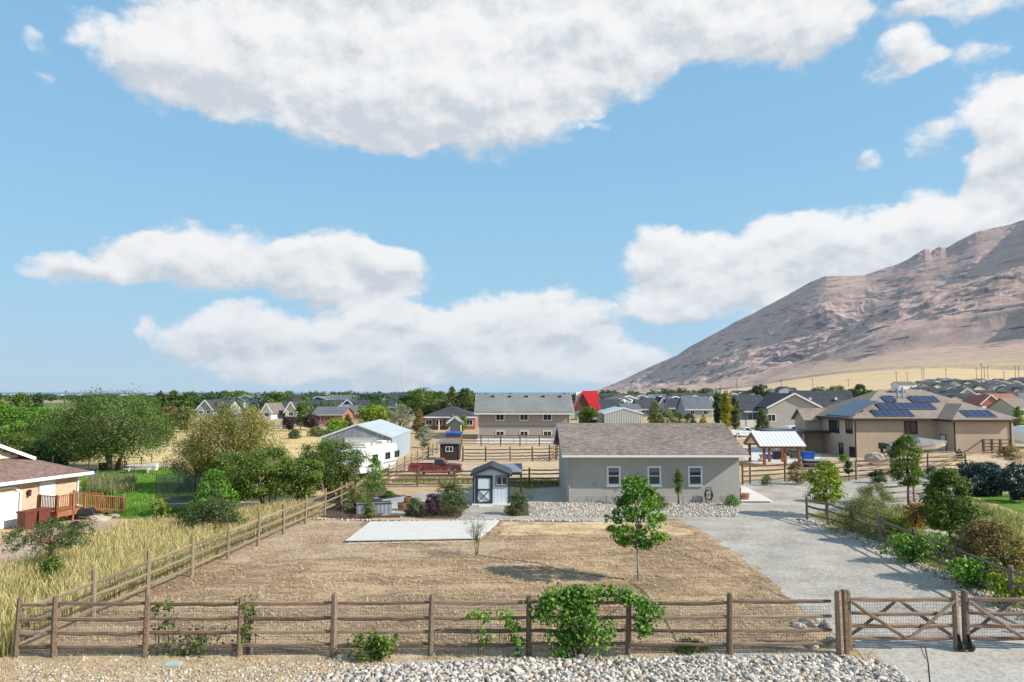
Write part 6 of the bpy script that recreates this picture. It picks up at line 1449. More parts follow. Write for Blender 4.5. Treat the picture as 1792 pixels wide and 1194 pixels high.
# ================================================================== poles on the foothill and lines by the lake
for k, (px, pt, pb, l_) in enumerate(((1566,650,676,'wooden power pole with cross-arm rising behind the tan roof'),(1611,644,661,'first of two close power poles on the golden slope'),(1614.5,644,661,'second of two close power poles on the golden slope'),(1653,645,663,'lone power pole midway on the golden slope'),(1706,645,659,'short power pole left of the tallest pole'),(1715,636,669,'tallest dark power pole on the golden slope'),(1720,641,656,'power pole just right of the tallest pole'),(1726,641,656,'outer power pole of the trio near the tallest pole'),(1754,650,665,'isolated power pole toward the picture edge'),(1774,640,660,'left one of the power pole pair at the picture edge'),(1780,640,660,'right one of the power pole pair at the picture edge'),(1585,651,665,'short power pole near the cross-arm pole'),(1420,662,674,'thin distant power pole above the dark roofs'),(1365,664,675,'thin distant power pole above the round dark trees'),(1288,664,676,'thin distant power pole just right of the poplars'),(1482,663,672,'thin distant power pole over the bushy tree row'))):
    Yp = 900 if pb > 655 else 1150
    x_ = XY(px, Yp); g0 = float(terr(x_, Yp)); zt = atY(px, pt, Yp)[1]; h_ = max(9, min(26, zt - g0))
    e = empty('power_pole', (x_, Yp, g0), 0, l_, 'power pole'); MB().tube([(0,0,-1),(0,0,zt - g0)], [.34,.24], 8).build('pole', M['wood_dark'], e)
    MB().box(-1.8, -.15, zt - g0 - 1.6, 1.8, .15, zt - g0 - 1.3).build('cross_arm', M['wood_dark'], e)
    if k == 0: MB().box(-2.4, -.15, zt - g0 - 3.4, 2.4, .15, zt - g0 - 3.1).build('cross_arm', M['wood_dark'], e)
for px, pt, Yp, l_ in ((119,683,300,'dark pole standing between the bright trees and the big shade tree'), (443,690,330,'thin pole above the golden willow'), (492,700,330,'pale pole beside the dark green tree belt'), (1186,678,420,'thin pole in front of the far tree row below the mountain')):
    x_ = XY(px, Yp); g0 = float(terr(x_, Yp)); zt = atY(px, pt, Yp)[1]; e = empty('utility_pole', (x_, Yp, g0), 0, l_, 'utility pole')
    MB().tube([(0,0,0),(0,0,zt-g0)], [.2,.14], 8).build('pole', M['wood_dark'], e); MB().box(-.9, -.08, zt-g0-.8, .9, .08, zt-g0-.6).build('cross_arm', M['wood_dark'], e)
x_ = XY(570, 1500); g0 = float(terr(x_, 1500)); e = empty('water_tower', (x_, 1500, g0), 0, 'small dark water tower silhouetted against the lake shore', 'water tower')
zt = atY(570, 684.5, 1500)[1] - g0
MB().tube([(0,0,zt-6),(0,0,zt-4.5),(0,0,zt-1.5),(0,0,zt)], [2,5,5,1.5], 12).build('tank', M['bluegrey'], e)
for a in range(4): MB().beam((math.cos(a*1.57)*4, math.sin(a*1.57)*4, 0), (math.cos(a*1.57)*3, math.sin(a*1.57)*3, zt - 4.6), .5).build('leg', M['bluegrey'], e)
# ================================================================== vegetation
LC = {
 'green':  [(.034,.066,.011),(.086,.142,.022),(.168,.238,.042),(.265,.350,.070)],
 'bright': [(0.042,0.105,0.014),(0.105,0.224,0.028),(0.196,0.364,0.049),(0.308,0.504,0.084)],
 'deep':   [(0.014,0.039,0.014),(0.031,0.077,0.022),(0.063,0.126,0.039),(0.112,0.182,0.063)],
 'dull':   [(0.039,0.063,0.020),(0.084,0.126,0.042),(0.154,0.203,0.077),(0.252,0.280,0.126)],
 'yellowgreen': [(0.077,0.121,0.009),(0.187,0.264,0.017),(0.330,0.418,0.033),(0.484,0.506,0.055)],
 'yellow': [(0.158,0.168,0.011),(0.357,0.336,0.021),(0.525,0.462,0.042),(0.609,0.504,0.074)],
 'willow': [(.055,.085,.015),(.15,.17,.03),(.30,.27,.06),(.50,.33,.08)],
 'silver': [(0.103,0.127,0.081),(0.218,0.253,0.172),(0.368,0.402,0.299),(0.529,0.552,0.437)],
 'plum':   [(0.016,0.008,0.013),(0.039,0.018,0.029),(0.078,0.036,0.052),(0.130,0.065,0.078)],
 'bronze': [(0.070,0.063,0.021),(0.168,0.140,0.049),(0.308,0.210,0.084),(0.448,0.266,0.126)],
 'olive':  [(0.070,0.091,0.028),(0.154,0.182,0.063),(0.266,0.280,0.112),(0.392,0.378,0.168)],
 'spruce': [(0.017,0.036,0.020),(0.042,0.077,0.039),(0.077,0.119,0.056),(0.140,0.175,0.077)],
 'far':    [(0.020,0.045,0.018),(0.040,0.083,0.027),(0.075,0.125,0.044),(0.125,0.188,0.062)],
 'blue': [(.012,.026,.034),(.024,.050,.060),(.045,.085,.090),(.08,.13,.13)],
 'drygrass': [(.22,.18,.07),(.46,.37,.17),(.66,.55,.29),(.78,.67,.42)],
 'redleaf': [(0.140,0.070,0.028),(0.420,0.168,0.070),(0.588,0.350,0.112),(0.700,0.588,0.112)],
 'vine': [(.030,.080,.010),(.080,.190,.022),(.17,.32,.045),(.30,.46,.09)],
 'shade': [(.030,.062,.012),(.080,.140,.028),(.16,.235,.055),(.26,.34,.10)],
 'straw': [(.20,.12,.06),(.40,.27,.15),(.60,.44,.28),(.78,.62,.43)],
}
LM = {k: leafmat('leaves_' + k, v, trans=(.12 if k in ('far', 'spruce', 'plum', 'deep', 'blue') else .3)) for k, v in LC.items()}
BARK = mat('tree_bark', (.17,.125,.09), (.09,.065,.05), scale=5, st=(3,3,.6), rough=.95, bmp=.6, bscale=9)
BARKP = mat('pale_young_bark', (.40,.36,.29), (.27,.23,.18), scale=6, st=(2,2,2), rough=.9)
BARKR = mat('reddish_bark', (.34,.15,.09), (.22,.10,.07), scale=6, rough=.8)
def leaves(rg, C, N_, size, up=.35, droop=0.0, asp=.55, curl=.18):
    """quads (one leaf each) round centres C with outward vectors N_"""
    n = len(C); s = size * rg.uniform(.65, 1.3, n)[:, None]
    nr = rg.normal(0, 1, (n, 3)) * .75 + N_ * .8 + np.array([0, 0, up]); nr /= np.linalg.norm(nr, axis=1)[:, None] + 1e-9
    d = rg.normal(0, 1, (n, 3)) + N_ * .5 + np.array([0, 0, -droop]); d -= nr * (d * nr).sum(1)[:, None]; d /= np.linalg.norm(d, axis=1)[:, None] + 1e-9
    sd = np.cross(nr, d); w = asp
    b0 = C - d * s * .5; t0 = C + d * s * .5 - nr * s * curl; l0 = C + sd * s * w * .5 + nr * s * .08 - d*s*.08; r0 = C - sd * s * w * .5 + nr * s * .08 - d*s*.08
    V = np.stack([b0, r0, t0, l0], 1).reshape(-1, 3); F = np.arange(4 * n).reshape(n, 4)
    return V, F
def crown_r(kind, z):
    if kind == 'round': return np.sqrt(np.clip(1 - (2*z - 1) ** 2, 0, 1)) ** .9
    if kind == 'umbrella': return np.sqrt(np.clip(1 - np.abs(2*z - .75) ** 2.2, 0, 1))
    if kind == 'column': return np.clip(np.sin(np.pi * np.clip(z * .93 + .07, 0, 1)) ** .45, 0, 1) * (1 - .35 * z)
    if kind == 'cone': return np.clip(1.02 - z, 0, 1) ** .75 * np.clip(z * 9, .35, 1)
    if kind == 'egg': return np.clip(np.sin(np.pi * z ** .75), 0, 1) ** .65
    if kind == 'dome': return np.sqrt(np.clip(1 - z ** 2, 0, 1))
    return np.ones_like(z)
def tree(label, px, py, pt, wpx, kind='round', leaf='green', n=4000, size=.12, nc=60, cb=.25, Y=None, name='tree', cat='tree', bark=None, clump=.20, seed=None, trunk=True, group=None, flat=1.0, up=.35, droop=0., asp=.55, parent_z=None, lean=0.0, depth=None, multi=1, spray=0, hollow=.38, tr=None, cx=0, lobes=.34, fill=.13):
    n = int(n * 1.35); nc = int(nc * 1.3); size *= 1.08
    seed = seed if seed is not None else int(px * 7 + pt); rg = np.random.RandomState(seed)
    if Y is None: x, y = G(px, py)
    else: y = Y; x = XY(px, Y)
    g0 = float(terr(x, y)) if parent_z is None else parent_z
    H = atY(px, pt, y)[1] - g0; H = max(H, .25); Rr = wpx / F_PX * y / 2; Dp = depth or min(Rr, max(H*.55, Rr*.7)) 
    e = empty(name, (x, y, g0), 0, label, cat, group)
    # uneven crown outline
    zb = H * cb; Hc = H - zb; ph = rg.uniform(0, 6.28, 4)
    zc = rg.uniform(0.02, .98, nc) if kind not in ('cone',) else rg.beta(1, 1.6, nc); th_ = rg.uniform(0, 2*np.pi, nc)
    lob = 1 + lobes * (np.sin(th_ * 3 + ph[0] + zc*5) * .6 + np.sin(th_ * 2 + ph[1] - zc * 7) * .6)
    rad = crown_r(kind, zc) * (hollow + (1 - hollow) * rg.uniform(0, 1, nc) ** .5) * lob
    cl = min(clump * (Rr * 2), 2.2 * clump * Hc) 
    k_in = max(.3, 1 - clump * .8)
    P = np.stack([np.cos(th_) * rad * Rr * k_in + cx*Rr, np.sin(th_) * rad * Dp * k_in, zb + zc * Hc * (1 - clump*.95) + clump*.25*Hc + lean * 0], 1)
    if droop and kind != 'cone': P[:, 2] -= (rad ** 2) * droop * .12 * Hc
    w = rg.uniform(.4, 1.6, nc); w /= w.sum(); idx = rg.choice(nc, n, p=w)
    off = rg.normal(0, 1, (n, 3)); off /= np.linalg.norm(off, axis=1)[:, None]; off *= (rg.uniform(0, 1, n) ** .45)[:, None]
    cs = cl * rg.uniform(.5, 1.45, nc)[idx][:, None]
    sh = np.array([1, min(1, Dp/Rr + .2), .62 if not droop else .9]) * flat ** np.array([0, 0, 1])
    Cc = P[idx] + off * cs * sh * .74
    nf = int(n * fill); zf = rg.uniform(.03, .97, nf); tf = rg.uniform(0, 2*np.pi, nf)
    lf = 1 + lobes * (np.sin(tf * 3 + ph[0] + zf*5) * .6 + np.sin(tf * 2 + ph[1] - zf * 7) * .6)
    rf = crown_r(kind, zf) * rg.uniform(.2, 1, nf) ** .5 * lf * .93
    Cc[:nf] = np.stack([np.cos(tf)*rf*Rr + cx*Rr, np.sin(tf)*rf*Dp, zb + zf*Hc*(1 - clump*.4)], 1) + rg.normal(0, .03, (nf, 3))*Rr
    if droop: Cc[:, 2] -= rg.uniform(0, 1, n) ** 2 * droop * cl * .9
    Cc[:, 2] = np.maximum(Cc[:, 2], .03)
    ctr = np.array([cx*Rr, 0, zb + Hc * .45]); nrm = Cc - ctr; nrm /= np.linalg.norm(nrm, axis=1)[:, None] + 1e-9; nrm = nrm*.5 + off*.6
    V, F = leaves(rg, Cc, nrm, size, up, droop, asp)
    tint = np.clip(rg.normal(.45, .17, n) + (rg.uniform(-.22, .22, nc))[idx], 0, 1)
    me = np_mesh('crown', V, F, LM[leaf], tint=tint); link('crown', me, e)
    if trunk:
        r0 = tr or max(.03, H * .021); mb = MB(); bk_ = bark or BARK
        for q in range(multi):
            a = q * 2.4; bx_, by_ = (0, 0) if multi == 1 else (math.cos(a)*r0*1.4, math.sin(a)*r0*1.4)
            tx_, ty_ = rg.uniform(-.08, .08)*H*.4 + (math.cos(a)*Rr*.25 if multi > 1 else 0) + lean*H*.5, rg.uniform(-.05, .05)*H*.4
            top = zb + Hc * (.62 if kind in ('round', 'egg', 'dome', 'umbrella') else .9)
            pts = [(bx_, by_, -.1), (bx_ + tx_*.15, by_ + ty_*.2, zb*.6 + .05), (bx_ + tx_*.5, by_ + ty_*.5, zb + Hc*.2), (bx_ + tx_, by_ + ty_, top)]
            mb.tube(pts, [r0*1.25/multi**.5, r0/multi**.5, r0*.75/multi**.5, r0*.2], 8)
        order = np.argsort(-np.abs(P[:, 0]))[:: max(1, nc // 16)][:16]
        for j in order:
            p = P[j]; z0 = zb + max(0, (p[2] - zb)) * .35; s0 = min(1, z0 / max(.1, zb + Hc*.62))
            mid = np.array([p[0]*.45, p[1]*.45, z0 + (p[2] - z0)*.55])
            mb.tube([(0 + lean*z0*.5, 0, z0 * .9), tuple(mid), tuple(p)], [r0*.42, r0*.25, r0*.07], 5)
        mb.build('trunk', bk_, e, smooth=True)
    return e
# --- near trees
tree('young tree with large bright green leaves standing in the dry lot', 1117, 1017, 822, 112, 'egg', 'vine', 5400, .115, 52, .27, bark=BARKP, clump=.145, name='young_tree', asp=.85, hollow=.35, lobes=.32, tr=.045, up=.1, fill=.06)
tree('thin sapling with sparse grey-green leaves by the concrete slab', 834, 972, 893, 58, 'round', 'olive', 800, .07, 40, .22, clump=.2, name='sapling', bark=BARK, multi=3, asp=.3, tr=.035, hollow=.15)
tree('narrow yellow-green columnar tree between the first window and the house corner', 1039, 879, 822, 13, 'column', 'yellowgreen', 900, .10, 40, .14, name='columnar_tree', clump=.4)
tree('narrow dark green columnar tree between the second and third windows', 1188, 884, 809, 17, 'column', 'green', 1100, .10, 40, .22, name='columnar_tree', clump=.4)
tree('narrow green columnar tree half behind the young tree at the house wall', 1117, 884, 818, 15, 'column', 'green', 900, .10, 40, .2, name='columnar_tree', clump=.4)
def shrub(label, px, py, pt, wpx, leaf='green', n=1200, size=.10, kind='dome', nc=40, **k):
    k.setdefault('cb', .02); k.setdefault('clump', .25); k.setdefault('name', 'shrub'); k.setdefault('cat', 'shrub'); k.setdefault('hollow', .5)
    return tree(label, px, py, pt, wpx, kind, leaf, n, size, nc, tr=.025, **k)
shrub('round dark green shrub against the foundation behind the young tree', 1152, 890, 864, 32, 'green', 1300, .09)
shrub('small bright shrub near the hose reel end of the house', 1281, 886, 863, 27, 'bright', 1000, .08)
shrub('rounded olive-green shrub right of the small shed', 905, 901, 856, 40, 'dull', 2400, .10)
shrub('tall grey-green rose shrub on the shed side of the bed', 794, 900, 835, 52, 'dull', 3200, .10, nc=60)
shrub('dark purple-brown shrub in the middle of the bed', 757, 903, 858, 32, 'plum', 1700, .09)
shrub('low grey-green shrub beside the barrel planters', 724, 903, 866, 34, 'dull', 1700, .09)
shrub('airy pale shrub with yellow tips rising behind the bed', 774, 893, 830, 30, 'olive', 900, .09, hollow=.2)
for k, (px, py, pt, w, lf, l_) in enumerate(((622,893,845,46,'olive','yellowing bushy plants at the fence end of the kitchen garden'),(648,880,822,52,'green','tall leafy vine plants at the back of the kitchen garden'),(680,885,855,26,'green','leafy plants growing in the farther raised planter'),(645,905,876,28,'olive','light green plant at the corner of the nearer raised planter'),(637,893,868,30,'bright','low plants growing in the nearer raised planter'),(605,880,850,34,'green','climbing greenery behind the red garden machine'))):
    shrub(l_, px, py, pt, w, lf, 1700, .09, name='garden_plant', cat='plant')
tree('slender green hop vine reaching up in front of the camper', 655, 872, 793, 44, 'egg', 'bright', 2400, .10, 50, .1, name='tall_plant', cat='plant', clump=.2, hollow=.2)
# fruit trees
tree('fruit tree with dense leaves, its trunk forking low, nearest the willow', 462, 897, 778, 138, 'round', 'green', 12500, .13, 60, .2, name='fruit_tree', clump=.16, multi=3, tr=.13, lobes=.35, depth=2.4)
tree('fruit tree crown leaning towards the fence between its two neighbours', 524, 890, 800, 84, 'round', 'green', 7000, .13, 40, .2, name='fruit_tree', clump=.16, multi=2, tr=.12, lobes=.35, depth=2.0)
tree('tallest dark fruit tree in front of the barn and camper', 574, 878, 762, 122, 'round', 'green', 12500, .13, 70, .15, name='fruit_tree', clump=.16, multi=2, tr=.12, lobes=.38, depth=2.4)
tree('fruit tree partly hidden behind the bright green one at the trampoline', 404, 895, 782, 80, 'round', 'green', 6500, .13, 90, .14, name='fruit_tree', clump=.17, multi=2, tr=.1, depth=2.2)
tree('bright green bushy tree between trampoline and fence', 372, 925, 812, 80, 'egg', 'bright', 6500, .11, 100, .08, name='bushy_tree', clump=.16, multi=3, tr=.07)
shrub('pale green rambling shrub at the fence below the bushy tree', 375, 938, 868, 110, 'dull', 7500, .09, nc=110, clump=.14)
shrub('grey-green low shrub beside the trampoline legs', 330, 930, 893, 66, 'dull', 3000, .09)
tree('golden weeping willow-like tree behind the fruit trees', 415, 862, 694, 180, 'round', 'willow', 27000, .19, 190, .12, Y=57, name='golden_tree', clump=.14, droop=.9, asp=.28, tr=.2, lobes=.22, hollow=.35, bark=BARK, multi=2, depth=3.2)
tree('olive green lower half of the weeping tree group near the lawn', 350, 862, 748, 90, 'round', 'olive', 9000, .15, 90, .06, Y=59, name='weeping_tree', clump=.17, droop=.8, asp=.3, tr=.12, hollow=.3)
tree('small yellow-leaved sapling on the dry ground by the trampoline', 279, 915, 866, 34, 'egg', 'yellowgreen', 500, .13, 16, .12, name='sapling', clump=.3, hollow=.2)
tree('broad low peach tree with a red-brown leaning trunk in the tall grass', 86, 1010, 905, 172, 'umbrella', 'dull', 3600, .11, 75, .52, name='peach_tree', clump=.16, bark=BARKR, tr=.085, lean=-.05, flat=.8, droop=.25, asp=.35, hollow=.2)
shrub('dark green suckers at the foot of the peach tree', 88, 1032, 966, 44, 'green', 1500, .10)
# trees on the left
tree('big spreading shade tree with a forked dark trunk at the lawn edge', 195, 824, 684, 226, 'round', 'shade', 30000, .19, 200, .20, name='shade_tree', clump=.15, tr=.36, multi=3, lobes=.14, droop=.35, asp=.4, depth=5.5)
tree('bright green ash tree in front of the taller ones at the picture edge', 75, 800, 706, 130, 'round', 'bright', 15000, .22, 120, .05, Y=88, name='ash_tree', clump=.17, tr=.3)
tree('dense green ash tree touching the big shade tree', 118, 800, 712, 90, 'round', 'green', 9000, .22, 90, .05, Y=84, name='ash_tree', clump=.18, tr=.3)
tree('green ash tree cut by the picture edge', 8, 800, 700, 110, 'round', 'bright', 12000, .22, 100, .05, Y=86, name='ash_tree', clump=.18, tr=.3)
tree('dark green tree low behind the brick house roof', 40, 810, 755, 120, 'round', 'green', 9000, .2, 90, .0, Y=76, name='ash_tree', clump=.18, tr=.25)
tree('dark bush behind the brick house roof beside the ash trees', 105, 815, 762, 90, 'round', 'deep', 6000, .2, 70, .0, Y=76, name='bush', cat='bush', clump=.18, tr=.2)
tree('tall pointed tree behind the ash trees, nearer the picture edge', 42, 760, 678, 42, 'egg', 'green', 4500, .3, 60, .05, Y=115, name='pointed_tree', clump=.2)
tree('tall pointed tree behind the ash trees, beside the dark pole', 72, 760, 679, 26, 'egg', 'deep', 3200, .3, 50, .05, Y=118, name='pointed_tree', clump=.2)
tree('rounded tree at the picture edge rising over the ash trees', 8, 760, 688, 40, 'round', 'green', 3500, .3, 50, .05, Y=112, name='pointed_tree', clump=.2)
# poplars and shrubs in the golden field
for px, pt, w, l_, s_ in ((285,676,24,'leftmost poplar of the close group behind the shade tree',1),(307,673,30,'middle and tallest poplar of the close group behind the shade tree',2),(329,678,24,'rightmost poplar of the close group behind the shade tree',3)):
    tree(l_, px, 745, pt, w, 'egg', 'green', 4500, .32, 50, .05, Y=150, name='poplar_tree', clump=.24, seed=s_)
tree('orange-brown leaved tree below the poplar group', 300, 750, 706, 42, 'round', 'bronze', 4200, .26, 50, .05, Y=140, name='bronze_tree', clump=.2)
tree('olive green tree right below the poplar group', 328, 752, 706, 40, 'round', 'olive', 4200, .26, 50, .05, Y=138, name='olive_tree', clump=.2)
tree('slender green tree between the plum trees and dark houses', 529, 748, 697, 24, 'egg', 'green', 2600, .26, 40, .05, Y=150, name='slender_tree', clump=.25)
tree('dark purple plum tree beside the cream gable', 509, 754, 727, 27, 'round', 'plum', 2800, .24, 40, .1, Y=142, name='plum_tree', clump=.2)
tree('wider dark purple plum tree in front of the sage-roofed house', 547, 752, 723, 33, 'round', 'plum', 3200, .24, 40, .1, Y=146, name='plum_tree', clump=.2)
tree('yellow-green tree in front of the brick house behind the barn', 592, 757, 729, 36, 'round', 'yellowgreen', 3000, .24, 40, .1, Y=137, name='maple_tree', clump=.2)
tree('narrow green tree just right of the yellow-green one', 611, 755, 720, 17, 'egg', 'green', 1500, .24, 30, .05, Y=139, name='slender_tree', clump=.25)
tree('large round yellow-green maple above the barn roof', 656, 745, 706, 56, 'round', 'yellowgreen', 6500, .28, 70, .05, Y=140, name='maple_tree', clump=.18)
tree('dark green tree peeking over the round maple', 650, 745, 700, 34, 'round', 'green', 2500, .3, 40, .05, Y=152, name='maple_tree', clump=.2)
tree('silver-leaved olive tree between the maple and the dark spruce', 702, 752, 702, 42, 'round', 'silver', 5200, .22, 60, .05, Y=130, name='silver_tree', clump=.18, asp=.3)
tree('smaller silver-leaved olive tree at the back corner of the barn', 745, 782, 742, 30, 'round', 'silver', 3400, .18, 50, .03, Y=100, name='silver_tree', clump=.2, asp=.3)
tree('dark rusty spruce in front of the red brick ranch', 735, 748, 711, 28, 'cone', 'bronze', 3000, .24, 60, .02, Y=134, name='spruce_tree', clump=.2, droop=.2)
tree('yellow and orange young tree before the brick ranch', 793, 748, 722, 18, 'round', 'yellow', 1300, .2, 30, .1, Y=134, name='young_maple', clump=.22)
tree('green young tree next to the beige playhouse shed', 810, 749, 720, 20, 'round', 'bright', 1500, .2, 30, .08, Y=136, name='young_maple', clump=.22)
for k, (px, py, pt, w, lf, l_) in enumerate(((553,764,745,30,'olive','sparse pale shrub in the golden field left of the barn'),(582,765,743,38,'bright','green rambling shrub in the golden field touching the barn roof'),(515,768,750,24,'dull','small grey shrub alone in the golden field'),(610,762,748,26,'yellowgreen','yellowish shrub directly above the barn gable'))):
    shrub(l_, px, py, pt, w, lf, 1500, .2, name='field_shrub')
# big trees behind the ranch
for px, pt, w, Y, lf, l_ in ((738,675,58,230,'green','tallest dark broad tree behind the brick ranch'),(768,682,40,235,'green','broad dark tree next to the tallest one behind the ranch'),(716,688,34,232,'far','lower dark tree at the barn side of the ranch group'),(770,697,44,190,'olive','olive green tree just over the ranch roof ridge'),(745,700,30,190,'green','mid green tree over the ranch roof end'),(791,670,22,185,'olive','slim tall poplar with yellowish top behind the ranch'),(815,673,34,186,'dull','grey-green poplar beside the two-storey house'),(830,690,16,190,'green','narrow tree squeezed against the two-storey house roof')):
    tree(l_, px, 740, pt, w, 'round' if w > 28 else 'egg', lf, 4500, .42, 60, .05, Y=Y, name='broad_tree', clump=.19)
# middle right
tree('pointed olive spruce in front of the subdivision roofs', 1145, 748, 695, 38, 'cone', 'olive', 5200, .22, 110, .02, Y=135, name='spruce_tree', clump=.18, droop=.2)
tree('yellowish rounded tree at the right side of the pointed spruce', 1166, 746, 714, 26, 'round', 'olive', 2400, .2, 40, .05, Y=132, name='round_tree', clump=.2)
tree('dull green rounded tree between the spruce and bright yellow tree', 1182, 746, 716, 26, 'round', 'dull', 2400, .2, 40, .05, Y=134, name='round_tree', clump=.2)
tree('small dark bushy pine above the brown roof ridge', 1204, 746, 720, 26, 'round', 'deep', 2200, .2, 40, .05, Y=130, name='pine_tree', clump=.2)
tree('small bright yellow tree above the brown roof ridge', 1228, 747, 719, 25, 'cone', 'yellow', 2200, .2, 50, .03, Y=128, name='yellow_tree', clump=.24)
tree('dark narrow poplar at the left of the poplar trio', 1252, 745, 669, 14, 'column', 'deep', 3000, .28, 50, .03, Y=148, name='poplar_tree', clump=.4)
tree('tall golden yellow poplar in the middle of the trio', 1268, 745, 672, 23, 'column', 'yellow', 5200, .26, 80, .03, Y=146, name='poplar_tree', clump=.3)
tree('dark narrow poplar top behind the golden poplar', 1257, 745, 665, 10, 'column', 'deep', 1800, .28, 40, .03, Y=152, name='poplar_tree', clump=.4)
tree('mid green poplar at the right of the trio', 1284, 745, 684, 24, 'egg', 'dull', 3600, .26, 60, .03, Y=146, name='poplar_tree', clump=.24)
tree('grey-green spruce in front of the grey gabled house window', 1330, 757, 710, 34, 'cone', 'dull', 4200, .2, 100, .02, Y=124, name='spruce_tree', clump=.18, droop=.2)
tree('round green tree in front of the red roofed house', 1030, 742, 709, 38, 'round', 'green', 4200, .26, 60, .05, Y=170, name='round_tree', clump=.2)
tree('small green tree at the picture edge beside the terracotta roof', 1775, 735, 706, 26, 'cone', 'bright', 2200, .25, 40, .05, Y=150, name='round_tree', clump=.25)
tree('rounded bush at the ridge end of the tan house roof', 1650, 720, 688, 30, 'round', 'olive', 2000, .35, 40, .05, Y=210, name='round_tree', clump=.22)
for px, pt, w, Y, lf, l_ in ((1328,669,46,260,'deep','large dark round tree above the grey gabled house'),(1352,684,28,255,'green','lighter green round tree beside the large dark one'),(1310,686,22,230,'bright','small bright tree above the side wing roof'),(1432,673,42,300,'far','leftmost of the broad trees over the long charcoal roof'),(1462,671,40,300,'dull','second broad tree over the long charcoal roof'),(1490,676,34,290,'far','third broad tree over the long charcoal roof'),(1502,667,28,310,'deep','darkest top in the broad tree row by the tan roof'),(1518,678,26,285,'green','green tree tucked behind the solar roof hip')):
    tree(l_, px, 740, pt, w, 'round', lf, 4200, .5, 55, .05, Y=Y, name='broad_tree', clump=.2)
# right side garden
tree('lime green young tree at the head of the driveway fence', 1446, 905, 800, 68, 'egg', 'yellowgreen', 5200, .12, 90, .22, name='young_tree', clump=.16, tr=.06)
tree('tall dark green tree with a clear trunk behind the lime tree', 1590, 885, 752, 60, 'egg', 'green', 8000, .12, 110, .23, name='young_tree', clump=.15, tr=.08)
tree('large leafy tree rising from the planted bank in front of the lawn', 1664, 958, 812, 98, 'egg', 'green', 14000, .12, 150, .16, name='leafy_tree', clump=.14, tr=.08)
tree('small dark round-headed tree behind the four-rail fence', 1486, 842, 801, 17, 'egg', 'deep', 900, .12, 25, .25, name='small_tree', clump=.3)
tree('small conifer in front of the tan garage wing', 1680, 815, 782, 22, 'cone', 'spruce', 1600, .12, 50, .02, name='conifer', clump=.25)
tree('red and yellow leaved young tree behind the driveway fence', 1604, 940, 876, 44, 'round', 'redleaf', 2600, .10, 60, .25, name='young_tree', clump=.2)
shrub('large feathery grey-green shrub at the fence, middle of the bank', 1515, 934, 868, 120, 'olive', 9000, .11, nc=120, clump=.14, asp=.22)
shrub('airy olive shrub behind the feathery one', 1530, 895, 842, 84, 'olive', 6000, .10, nc=80, clump=.16, asp=.3)
shrub('brownish olive hedge shrub at the picture edge', 1735, 1022, 902, 120, 'bronze', 9000, .10, nc=130, clump=.14)
shrub('olive hedge shrub nearer the leafy tree', 1710, 985, 912, 70, 'olive', 5000, .10, nc=80, clump=.16)
shrub('big dark blue-green juniper mound behind the lawn', 1722, 868, 805, 92, 'blue', 12000, .13, nc=110, clump=.16, kind='round')
shrub('dark blue-green juniper at the picture edge', 1785, 880, 800, 50, 'blue', 5000, .13, nc=60, clump=.2, kind='round')
shrub('dark round bush beside the tall dark green tree', 1537, 846, 820, 32, 'deep', 2000, .10)
shrub('dark bush at the foot of the tall dark green tree', 1632, 845, 812, 30, 'deep', 1800, .10)
shrub('green yucca-like shrub before the four-rail fence', 1342, 850, 828, 22, 'green', 1500, .10, asp=.25)
shrub('brown-leaved small tree over the four-rail fence', 1395, 848, 800, 36, 'bronze', 1700, .12, hollow=.15)
shrub('brown-leaved shrub by the dark corner fence', 1770, 815, 775, 46, 'bronze', 2200, .12, hollow=.2)
shrub('green shrub beside the basement door of the tan house', 1478, 808, 794, 20, 'bright', 900, .12)
shrub('small green shrub at the picture edge beside the hedge', 1575, 940, 905, 60, 'yellowgreen', 2600, .10)
# vines
def vine(label, px, py, w, h_, leaf, n, Yv, nc=40, size=.13, spread=.35, arms=()):
    rg = np.random.RandomState(int(px)); x, z = atY(px, py, Yv); e = empty('climbing_vine', (x, Yv, 0), 0, label, 'vine')
    W_ = w/F_PX*Yv; zt = h_
    P = np.stack([rg.normal(0, .30, nc) * W_, rg.normal(-.05, spread*.5, nc), np.clip(rg.beta(1.6, 1.2, nc), 0, 1) * zt], 1)
    for (ax, az_, bx_, bz) in arms:
        k = np.linspace(0, 1, 9)[:, None]; P = np.concatenate([P, np.array([[ax, -.1, az_]]) * (1-k) + np.array([[bx_, -.12, bz]]) * k])
    idx = rg.randint(0, len(P), n); off = rg.normal(0, 1, (n, 3)) * np.array([.16, .13, .16]) * (W_/3 + .35)
    C_ = P[idx] + off; C_[:, 2] = np.clip(C_[:, 2], .03, zt*1.1)
    V, F = leaves(rg, C_, off * 2 + np.array([0, -.4, .2]), size, .4, .2, .95)
    link('foliage', np_mesh('foliage', V, F, LM[leaf], tint=np.clip(rg.normal(.5, .2, n), 0, 1)), e)
    mb = MB()
    for q in P[:: max(1, len(P)//10)]: mb.tube([(q[0]*(.85 if n < 500 else .1), 0, 0), (q[0]*(.9 if n < 500 else .4), q[1]*.5, q[2]*.6), tuple(q)], [.012, .009, .004] if n < 500 else [.03, .018, .006], 5)
    mb.build('stem', BARK, e); return e
vine('large green grape vine mounded over the front fence', 1012, 1145, 74, 2.0, 'vine', 5200, YF, 60, .105, .4, arms=((.5, 2.0, 1.5, 1.9), (1.5, 1.9, 2.5, 1.35), (-.9, 1.75, -1.2, 1.3), (.2, 2.05, -.9, 1.8), (2.0, 1.5, 2.05, .8)))
vine('small light green vine shoot on the fence left of the big vine', 850, 1145, 26, 1.5, 'bright', 190, YF, 8, .13, .2, arms=((-.5, 1.3, .8, 1.35), (.6, 1.25, .9, .9)))
